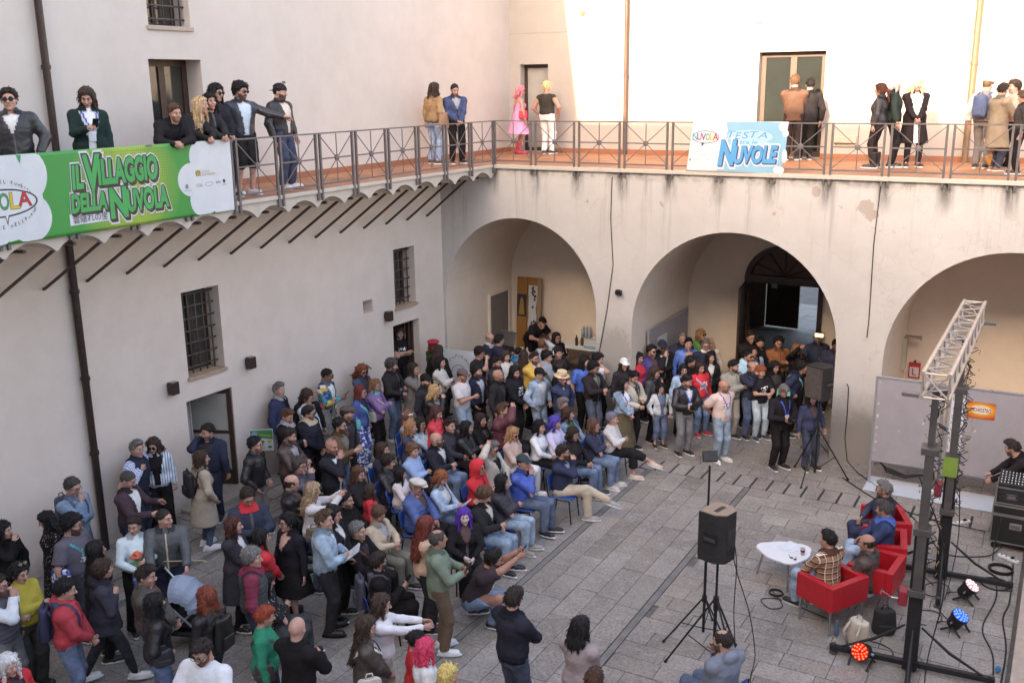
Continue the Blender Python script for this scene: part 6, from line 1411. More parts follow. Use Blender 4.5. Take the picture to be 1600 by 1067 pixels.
def hat_mesh(kd):
    def mk():
        def f(P):
            z = P[:, 2]; x, y = P[:, 0], P[:, 1]; base = cran(P) - .018
            if kd == 'beanie': return np.maximum(np.maximum(cran(P) - .020, .03 - z - .1 * np.maximum(0, .05 - y)), -9) + .002 * wob(P, 60, 3)
            dome = np.maximum(base, .045 - z - .25 * np.minimum(0, y))
            if kd == 'cap': return np.minimum(dome, np.maximum(np.maximum(ell(P, (0, .105, .052), (.072, .085, .03)), np.abs(z - .056 + .25 * (y - .08)) - .006), .06 - y))
            if kd == 'backcap': return np.minimum(dome, np.maximum(np.maximum(ell(P, (0, -.125, .03), (.066, .07, .03)), np.abs(z - .022 + .2 * (y + .1) * -1) - .006), y + .08))
            if kd == 'flat': return np.minimum(np.maximum(ell(P, (0, .018, .082), (.098, .130, .052)), .048 - z - .15 * np.minimum(0, y)), np.maximum(ell(P, (0, .12, .052), (.066, .05, .02)), np.abs(z - .054) - .008))
            rim = {'straw': .155, 'bucket': .125}.get(kd, .13); r = np.sqrt(x * x + (y + .01) ** 2)
            if kd == 'straw': return np.minimum(np.maximum(np.maximum(r - .098, z - .155), .05 - z), np.maximum(r - rim, np.abs(z - .06 + .12 * (r - .1)) - .006))
            if kd == 'bucket': return np.minimum(dome, np.maximum(r - rim, np.abs(z - .06 + .6 * (r - .09)) - .008) )
            if kd == 'beret': return np.maximum(ell(P, (.01, -.015, .095), (.125, .13, .055)), .055 - z - .3 * np.minimum(0, y + .02))
            if kd == 'hood': return np.maximum(np.maximum(smin(cran(P) - .035, caps(P, vec(0, -.035, .0), vec(0, -.045, -.15), .105, .105), .05), -ell(P, (0, .10, -.01), (.074, .10, .115))), -.17 - z)
            if kd == 'phones': return np.minimum(np.maximum(np.abs(np.sqrt(x * x + (z - .01) ** 2) - .115) - .007, np.maximum(np.abs(y + .005) - .014, -z)), np.minimum(ell(P, (.098, -.005, .0), (.022, .036, .04)), ell(P, (-.098, -.005, .0), (.022, .036, .04))))
            if kd == 'band': return np.maximum(cran(P) - .020, np.abs(z - .075 + .35 * (.03 - y) * 0 - .0) - .014)
        V, Q = snet(f, (-.175, -.215, -.19), (.175, .215, .185), .0105); return np_mesh({'beanie': 'beanie', 'straw': 'straw_hat', 'flat': 'flat_cap', 'hood': 'hood', 'phones': 'headphones', 'band': 'headband', 'bucket': 'sun_hat', 'beret': 'beret'}.get(kd, 'cap'), V, Q)
    return cached(('hat', kd), mk)
def glasses_mesh(sun):
    def mk():
        mb = MB()
        for q in (1, -1):
            if sun: mb.lathe([(.0265, -.003), (.0265, .003)], 10, M=Matrix.Translation((.033 * q, .106, .012)) @ Matrix.Rotation(-math.pi / 2, 4, 'X') @ Matrix.Scale(.8, 4, (0, 1, 0)))
            mb.tube([(.033 * q + .027 * math.cos(a), .107, .012 + .021 * math.sin(a)) for a in np.linspace(0, 2 * math.pi, 13)], .0028, 5, cap=False)
            mb.tube([(.059 * q, .104, .016), (.080 * q, .05, .018), (.083 * q, -.02, .008)], .003, 5, cap=False)
        mb.tube([(-.008, .110, .014), (.008, .110, .014)], .0028, 5, cap=False)
        return mb.mesh('glasses', smooth=math.radians(60))
    return cached(('gl', sun), mk)

# ---- cloth, skin and hair materials (colours are given as they look in the court's shade)
def alb(c, k=1.22, f=.14):
    v = lin(c); g = sum(v) / 3; return tuple(min(.82, max(.014, (x * (1 - f) + g * f) * k)) for x in v)
_cm = {}
def cloth(c, kd='cotton'):
    key = (c, kd)
    if key in _cm: return _cm[key]
    a = alb(c, 1.22, .42 if kd == 'denim' else .14); m, nt, b = new_mat(f'{kd}_cloth'); v = objco(nt)
    rough, bs, bd, sc = {'cotton': (.92, .35, .010, 22), 'knit': (.95, .5, .010, 60), 'denim': (.88, .35, .008, 30), 'leather': (.36, .4, .012, 18), 'nylon': (.52, .4, .014, 14), 'suede': (.95, .3, .006, 50), 'straw': (.8, .5, .006, 90)}.get(kd, (.9, .35, .01, 22))
    setb(b, a, rough, 0, .5 if kd in ('leather', 'nylon') else .10)
    lo, hi = (.55, 1.35) if kd == 'denim' else (.80, 1.14)
    col = ramp(nt, noise(nt, 5 if kd != 'denim' else 7, 6, .65, v), [(.3, tuple(x * lo for x in a)), (.7, tuple(min(.85, x * hi) for x in a))])
    P = lambda q: alb(q)
    if kd == 'plaid':
        sep = nt.nodes.new('ShaderNodeSeparateXYZ'); tc = nt.nodes.new('ShaderNodeTexCoord'); nt.links.new(tc.outputs['Object'], sep.inputs[0])
        def stripe(sock, f, duty, ph=0):
            q = nd(nt, 'ShaderNodeMath', operation='MULTIPLY_ADD'); nt.links.new(sock, q.inputs[0]); q.inputs[1].default_value = f; q.inputs[2].default_value = 50 + ph; r = nd(nt, 'ShaderNodeMath', operation='FRACT'); nt.links.new(q.outputs[0], r.inputs[0]); s = nd(nt, 'ShaderNodeMath', operation='LESS_THAN'); nt.links.new(r.outputs[0], s.inputs[0]); s.inputs[1].default_value = duty; return s.outputs[0]
        X, Z = sep.outputs[0], sep.outputs[2]
        col = mix(nt, .5, col, mix(nt, stripe(X, 11, .45), P((150, 110, 80)), P((70, 40, 32)))); col = mix(nt, .6, col, mix(nt, stripe(Z, 11, .45), P((160, 120, 90)), P((60, 34, 30))))
        col = mix(nt, stripe(X, 11, .10, .7), col, P((215, 195, 170))); col = mix(nt, stripe(Z, 11, .10, .7), col, P((215, 195, 170)))
    elif kd in ('check', 'stripe', 'hstripe'):
        sep = nt.nodes.new('ShaderNodeSeparateXYZ'); tc = nt.nodes.new('ShaderNodeTexCoord'); nt.links.new(tc.outputs['Object'], sep.inputs[0])
        for ax, f in ((0, 38), (2, 38)) if kd == 'check' else (((0, 26),) if kd == 'stripe' else ((2, 34),)):
            q = nd(nt, 'ShaderNodeMath', operation='MULTIPLY_ADD'); nt.links.new(sep.outputs[ax], q.inputs[0]); q.inputs[1].default_value = f; q.inputs[2].default_value = 60; r = nd(nt, 'ShaderNodeMath', operation='FRACT'); nt.links.new(q.outputs[0], r.inputs[0]); s = nd(nt, 'ShaderNodeMath', operation='LESS_THAN'); nt.links.new(r.outputs[0], s.inputs[0]); s.inputs[1].default_value = .3
            col = mix(nt, s.outputs[0], col, P((205, 205, 215)) if kd != 'stripe' else P((90, 110, 150)))
    elif kd in ('floral', 'patch', 'leafprint', 'print'):
        vo = nt.nodes.new('ShaderNodeTexVoronoi'); vo.inputs['Scale'].default_value = {'floral': 34, 'patch': 13, 'leafprint': 26, 'print': 42}[kd]; nt.links.new(v, vo.inputs[0])
        if kd == 'floral': col = mix(nt, ramp(nt, vo.outputs['Distance'], [(.18, (1, 1, 1)), (.24, (0, 0, 0))]), col, P((190, 175, 160)))
        else:
            sep = nt.nodes.new('ShaderNodeSeparateColor'); nt.links.new(vo.outputs['Color'], sep.inputs[0])
            st = {'patch': [(0, P((30, 140, 160))), (.2, P((215, 130, 60))), (.36, P((60, 60, 120))), (.5, P((180, 170, 70))), (.62, P((190, 90, 120))), (.75, P((40, 110, 110))), (.88, P((220, 190, 160)))], 'leafprint': [(0, P((60, 66, 130))), (.45, P((205, 205, 225))), (.7, P((90, 100, 160)))], 'print': [(0, a), (.40, P((215, 212, 212))), (.75, P((120, 118, 120)))]}[kd]
            col = ramp(nt, sep.outputs[0], st, 'CONSTANT')
    nt.links.new(col, b.inputs['Base Color'])
    if kd in ('leather', 'nylon'): nt.links.new(ramp(nt, noise(nt, 12, 4, .6, v), [(.3, (rough - .1,) * 3), (.7, (rough + .18,) * 3)]), b.inputs['Roughness'])
    h = nd(nt, 'ShaderNodeMath', operation='MULTIPLY_ADD'); nt.links.new(noise(nt, sc * 4, 3, .6, v), h.inputs[0]); h.inputs[1].default_value = .25; nt.links.new(noise(nt, sc, 5, .6, v, .6), h.inputs[2]); bump(nt, b, h.outputs[0], min(1, bs * 1.6), bd * 1.3)
    _cm[key] = m; return m
def skin_mat(t):
    def mk():
        a = alb({'p': (196, 146, 126), 'm': (184, 130, 108), 'd': (150, 100, 80), 'w': (214, 190, 182)}[t], 1.0); m, nt, b = new_mat('skin'); setb(b, a, .55, 0, .4); v = objco(nt)
        c = ramp(nt, noise(nt, 18, 4, .6, v), [(.3, tuple(x * .86 for x in a)), (.7, (min(1, a[0] * 1.1), a[1] * 1.04, a[2] * 1.02))]); nt.links.new(c, b.inputs['Base Color'])
        b.inputs['Subsurface Weight'].default_value = .0; bump(nt, b, noise(nt, 120, 3, .6, v), .15, .002); return m
    return cached(('skin', t), mk)
def hair_mat(c):
    def mk():
        a = tuple(v * 1.12 + .004 for v in lin(c)); m, nt, b = new_mat('hair'); setb(b, a, .6, 0, .22); v = objco(nt, True, (46, 46, 5))
        n = noise(nt, 1.6, 5, .65, v, .4); nt.links.new(ramp(nt, n, [(.3, tuple(x * .5 for x in a)), (.5, a), (.70, tuple(min(.85, x * 1.9 + .008) for x in a))]), b.inputs['Base Color']); bump(nt, b, n, .7, .010); return m  # palest ramp stop puts soft highlights into the hair colour
    return cached(('hairm', c), mk)
def beard_mat(c, f):
    def mk():
        a = tuple(x * (1 - f) + y * f for x, y in zip(tuple(v * 1.5 + .006 for v in lin(c)), alb((178, 124, 102), 1.0))); m, nt, b = new_mat('beard_hair'); setb(b, a, .7, 0, .3); n = noise(nt, 85, 4, .7, objco(nt))
        nt.links.new(ramp(nt, n, [(.35, tuple(x * .55 for x in a)), (.65, tuple(x * 1.5 for x in a))]), b.inputs['Base Color']); bump(nt, b, n, .6, .006); return m
    return cached(('beardm', c, f), mk)
M_eye = plain('eye_white', (.55, .52, .50), .3); M_iris = plain('iris', (.03, .018, .012), .2); M_lens = plain('sunglass_lens', (.012, .011, .012), .12); M_rim = plain('glasses_rim', (.03, .022, .02), .35)
def lip_mat(c): return cached(('lip', c), lambda: plain('lips_' + '_'.join(map(str, c)), alb(c, 1.0), .45))
def slots_(o, mats):
    for sl, m in zip(o.material_slots, mats): sl.link = 'OBJECT'; sl.material = m
def part(name, me, mats, parent, loc=None, M=None):
    o = bpy.data.objects.new(name, me); COL.objects.link(o); o.parent = parent
    if M is not None: o.matrix_local = M
    elif loc is not None: o.location = loc
    if not isinstance(mats, (list, tuple)): mats = [mats]
    if len(me.materials) == 0:
        for m in mats: me.materials.append(None)
    slots_(o, mats); return o
PART_NAME = {'tee': 'tee_shirt', 'parka': 'jacket', 'ldress': 'dress', 'strapless': 'dress', 'tank': 'tank_top', 'vest': 'vest'}
phone_me = MB().box(-.037, .037, -.004, .004, -.075, .075).mesh('phone'); phone_me.materials.append(plain('phone_black', (.015, .015, .018), .2))
def person(x, y, a, h, sex, arms, legs, skin, hair, hc, top, tc, bot, bc, shoe, label, group, z=0.0, lean=0.0, yaw=0, pitch=0, mode='closed', inner=(215, 212, 212), ext=(), kd='cotton', bk='denim', sole=(215, 212, 210), ik_='cotton', mir=False, hs=None):
    """x, y on the ground; a = heading in degrees (0 = world +x, 90 = world +y); h = standing height"""
    base = 1.765 if sex == 'M' else 1.675
    hsh = sum(map(ord, label)); ek = [e if isinstance(e, str) else e[0] for e in ext]
    if hair == 'short' and not ({'cap', 'flat', 'straw', 'backcap', 'band'} & set(ek)): hair = ('short', 'short2', 'quiff')[hsh % 3]
    hats = {'cap', 'flat', 'straw', 'backcap', 'bucket', 'beret', 'beanie'} & set(ek)
    if hats and hair in ('short', 'mop', 'curly', 'quiff'): hair = 'crop'
    if yaw == 0 and arms not in ('ear', 'shade', 'head'): yaw = (0, 18, -18)[hsh % 3]
    if pitch == 0: pitch = (0, 10)[hsh // 3 % 2]
    if top in ('jacket', 'coat', 'hoodie', 'puffer') and mode == 'closed' and not ({'zip', 'scarf', 'print', 'badge', 'hood', 'hemband'} & set(ek)) and arms not in ('cross',):
        mode = ('v', 'open', 'closed', 'v')[hsh // 7 % 4]; inner = ((60, 56, 60), (196, 190, 188), (48, 46, 58), (150, 146, 150), (92, 70, 70), (36, 33, 36))[hsh // 5 % 6]
    sc = h / base if sex == 'M' else h / base * 1.0
    vs = sc * (1.0 if sex == 'M' else .95)  # the female skeleton is built a little tall and narrow
    vs = sc
    yw, pt = math.radians(yaw), math.radians(pitch)
    J = cached(('J', arms, legs, sex, lean), lambda: skeleton(arms, legs, sex, lean))
    me = body_mesh(arms, legs, sex, lean, yw, pt)
    root = bpy.data.objects.new('person', me); COL.objects.link(root); fs = .965 if sex == 'F' else 1.0
    root.location = (x, y, z); root.rotation_euler = (math.radians((hsh % 11 - 5) * .35), math.radians((hsh // 11 % 11 - 5) * .45), math.radians(a - 90)); root.scale = (-sc * fs * 1.06 if mir else sc * fs * 1.06, sc * fs * 1.06, sc * fs)
    tag(root, label, 'person', group)
    slots_(root, [skin_mat(skin), hair_mat(hc), M_eye, M_iris, lip_mat((150, 78, 72) if sex == 'M' else (158, 66, 66))])
    HM = Matrix.Translation(Vector(J['H0'].tolist())) @ Matrix.Rotation(yw, 4, 'Z') @ Matrix.Rotation(-pt, 4, 'X') @ Matrix.Scale(HS * (1 if sex == 'M' else .97), 4) @ Matrix.Diagonal((.95, .97, 1, 1))
    if hs: HM = HM @ Matrix.Scale(hs, 4)
    if hair: part('hair', hair_mesh(hair), hair_mat(hc), root, M=HM @ Matrix.Scale(.93 if hats and hair != 'crop' else 1, 4))
    if top:
        mm, im = top_split(arms, legs, sex, lean, top, mode); part(PART_NAME.get(top, top), mm, cloth(tc, kd), root)
        if im is not None: part('shirt', im, cloth(inner, ik_), root)
    if bot: part('skirt' if 'skirt' in bot else ('shorts' if bot == 'shorts' else 'trousers'), bottom_mesh(arms, legs, sex, lean, bot), cloth(bc, bk), root)
    sm = shoe_mesh('boot' if 'boots' in ext else 'low')
    for i in (0, 1):
        t = J['toe'][i]; an = J['an'][i]; M = Matrix.Translation((float(an[0]), float(an[1]), float(an[2]) - .085)) @ Matrix.Rotation(math.atan2(-float(t[0]), float(t[1])), 4, 'Z') @ Matrix.Rotation(math.atan2(float(t[2]), math.hypot(float(t[0]), float(t[1]))), 4, 'X')
        part('shoe', sm, [cloth(shoe, 'leather'), cloth(sole, 'cotton')], root, M=M)
    dk = tuple(int(v * .72) for v in tc)
    P = lambda name, fn, c, k='cotton', lift=.005: (lambda m_: part(name, m_, cloth(c, k), root) if m_ is not None else None)(patch(arms, legs, sex, lean, top, name, fn, lift))
    if top in ('jacket', 'hoodie', 'parka', 'puffer', 'coat') and mode in ('closed', 'v') and not any(isinstance(e, tuple) and e[0] in ('zip', 'print') for e in ext):
        P('zip', lambda T: (T['y'] > .02) & ~T['arm'] & (np.abs(T['x']) < .011) & (T['u'] < (.53 if mode == 'closed' else .30)), dk if sum(tc) > 200 else (92, 88, 90), 'cotton', .004)
    if top in ('jacket', 'hoodie', 'sweater'): P('hem_band', lambda T: (T['u'] < .040) & ~T['arm'], dk, kd if kd in ('knit', 'denim', 'leather') else 'cotton', .003)
    if top in ('jacket', 'coat', 'blazer', 'shirt', 'parka') and kd != 'strapless': P('collar', lambda T: (T['u'] > .525) & (np.abs(T['x']) < .115) & ~((T['y'] > .045) & (np.abs(T['x']) < .03)), dk, kd if kd in ('denim', 'leather') else 'cotton', .009)
    for e in ext:
        e = e if isinstance(e, tuple) else (e,); k = e[0]
        if k == 'beard': part('beard', beard_mesh(True), beard_mat(e[1] if len(e) > 1 else hc, .22), root, M=HM)
        elif k == 'stubble': part('beard', beard_mesh(False), beard_mat(hc, .5), root, M=HM)
        elif k == 'sun': part('sunglasses', glasses_mesh(True), M_lens, root, M=HM)
        elif k == 'topsun': part('sunglasses', glasses_mesh(True), M_lens, root, M=HM @ Matrix.Translation((0, -.035, .095)) @ Matrix.Rotation(.55, 4, 'X'))
        elif k == 'glasses': part('glasses', glasses_mesh(False), M_rim, root, M=HM)
        elif k in ('cap', 'backcap', 'flat', 'straw', 'bucket', 'beret', 'beanie', 'hood', 'phones', 'band'):
            hm_ = hat_mesh(k); part(hm_.name.split('.')[0], hm_, cloth(e[1], e[2] if len(e) > 2 else 'cotton'), root, M=HM @ Matrix.Scale(1.09 if hats and hair != 'crop' else 1.02, 4))
            if k == 'straw': part('hat_band', hat_mesh('band'), cloth((190, 40, 40)), root, M=HM @ Matrix.Translation((0, 0, .0)) @ Matrix.Scale(1.02, 4))
        elif k == 'print': P('print', lambda T: (T['y'] > .03) & ~T['arm'] & (np.abs(T['x']) < .085) & (T['u'] > .22) & (T['u'] < .40), e[1] if len(e) > 1 else (30, 30, 30), 'print')
        elif k == 'zip': P('zip', lambda T: (T['y'] > .02) & ~T['arm'] & (np.abs(T['x']) < .012) & (T['u'] < .52), e[1], 'cotton')
        elif k == 'scarf': P('scarf', lambda T: (T['u'] > .50) & (np.abs(T['x']) < .12), e[1], 'knit', .018)
        elif k == 'collar': P('collar', lambda T: (T['u'] > .535) & (np.abs(T['x']) < .11), e[1], 'cotton', .008)
        elif k == 'hemband': P('hem_band', lambda T: (T['u'] < .075) & ~T['arm'], e[1], 'hstripe', .006)
        elif k == 'badge':
            c = J['crotch'] + J['up'] * .20 + J['fw'] * .175; part('badge', cached('badge', lambda: MB().box(-.045, .045, -.002, .002, -.065, .065).mesh('badge')), plain('badge_white', (.62, .63, .68), .4), root, M=Matrix.Translation(Vector(c.tolist())) @ Matrix.Rotation(-lean, 4, 'X'))
            P('lanyard', lambda T: (T['y'] > .0) & ~T['arm'] & (T['u'] > .22) & (T['u'] < .57) & (np.abs(np.abs(T['x']) - .10 * np.clip((T['u'] - .22) / .33, 0, 1)) < .011), e[1] if len(e) > 1 else (60, 80, 170), 'cotton', .006)
        elif k == 'strap': P('bag_strap', lambda T: ~T['arm'] & (np.abs(T['x'] * .8 - (T['u'] - .28) * .55) < .016) & (T['u'] > .05), e[1], 'leather', .007)
        elif k == 'phone':
            w = J['wr'][0]; d = nrm(J['wr'][0] - J['el'][0]); p = w + d * .11 + vec(-.02, .02, .03); ph = link('phone', phone_me, None); tag(ph, e[1], 'phone')
            ph.matrix_world = Matrix.Translation(root.location) @ root.rotation_euler.to_matrix().to_4x4() @ Matrix.Scale(sc * fs, 4) @ Matrix.Translation(Vector((float(p[0]) * (-1 if mir else 1), float(p[1]), float(p[2])))) @ Matrix.Rotation(-.7, 4, 'X')
        elif k in ('camera', 'papers'):
            p = (J['wr'][0] + J['wr'][1]) / 2 + J['fw'] * .10 + vec(0, 0, .02); W_ = Matrix.Translation(root.location) @ root.rotation_euler.to_matrix().to_4x4() @ Matrix.Scale(sc * fs, 4) @ Matrix.Translation(Vector(p.tolist()))
            b_ = MB()
            if k == 'camera': b_.box(-.07, .07, -.03, .03, -.045, .045); b_.box(-.025, .025, -.03, .02, .045, .065); b_.lathe([(.036, 0), (.038, .06), (.032, .075)], 12, M=Matrix.Translation((0, .03, 0)) @ Matrix.Rotation(-math.pi / 2, 4, 'X'))
            else: b_.box(-.11, .11, -.005, .005, -.14, .14, M=Matrix.Rotation(-.9, 4, 'X')); b_.box(-.10, .12, .006, .010, -.13, .14, M=Matrix.Rotation(-.9, 4, 'X') @ Matrix.Rotation(.12, 4, 'Y'))
            o_ = tag(b_.obj('camera' if k == 'camera' else 'magazine', m_rubber if k == 'camera' else plain('magazine_paper', (.55, .55, .58), .4, 0, .3, 14)), e[1], k if k == 'camera' else 'magazine'); o_.matrix_world = W_
        elif k in ('backpack', 'handbag', 'tote'):
            back_ = {'backpack': (0, -.225, .30, .30, .15, .42), 'handbag': (.26, .02, .02, .26, .10, .20), 'tote': (.30, .0, -.12, .32, .09, .34)}[k]
            p = J['crotch'] + vec(back_[0], 0, 0) + J['up'] * (back_[2] - (.2 if k == 'backpack' else 0)) + J['fw'] * back_[1]
            W_ = Matrix.Translation(root.location) @ root.rotation_euler.to_matrix().to_4x4() @ Matrix.Scale(sc * fs, 4) @ Matrix.Translation(Vector((float(p[0]) * (-1 if mir else 1), float(p[1]), float(p[2]))))
            if k != 'backpack': W_ = W_ @ Matrix.Rotation(math.pi / 2, 4, 'Z')
            b_ = bag(0, 0, 0, back_[3], back_[4], back_[5], alb(e[1]), e[2], k, k == 'backpack', 0, 'backpack' if k == 'backpack' else 'bag', cloth(e[1], e[3] if len(e) > 3 else 'nylon')); b_.matrix_world = W_
            if k == 'backpack': P('bag_strap', lambda T: (np.abs(np.abs(T['x']) - .105) < .018) & (T['u'] > .25) & ~T['arm'], e[1], 'nylon', .007)
            else: P('bag_strap', lambda T: ~T['arm'] & (np.abs(T['x'] * .8 - (T['u'] - .28) * .55) < .014) & (T['u'] > .05), e[1], 'leather', .007)
    return root
GROUPS = ['crowd standing along the left wing', 'people standing in the foreground', 'audience on the blue chairs', 'crowd standing before the arches', 'guests in the red armchairs', 'people up on the gallery']
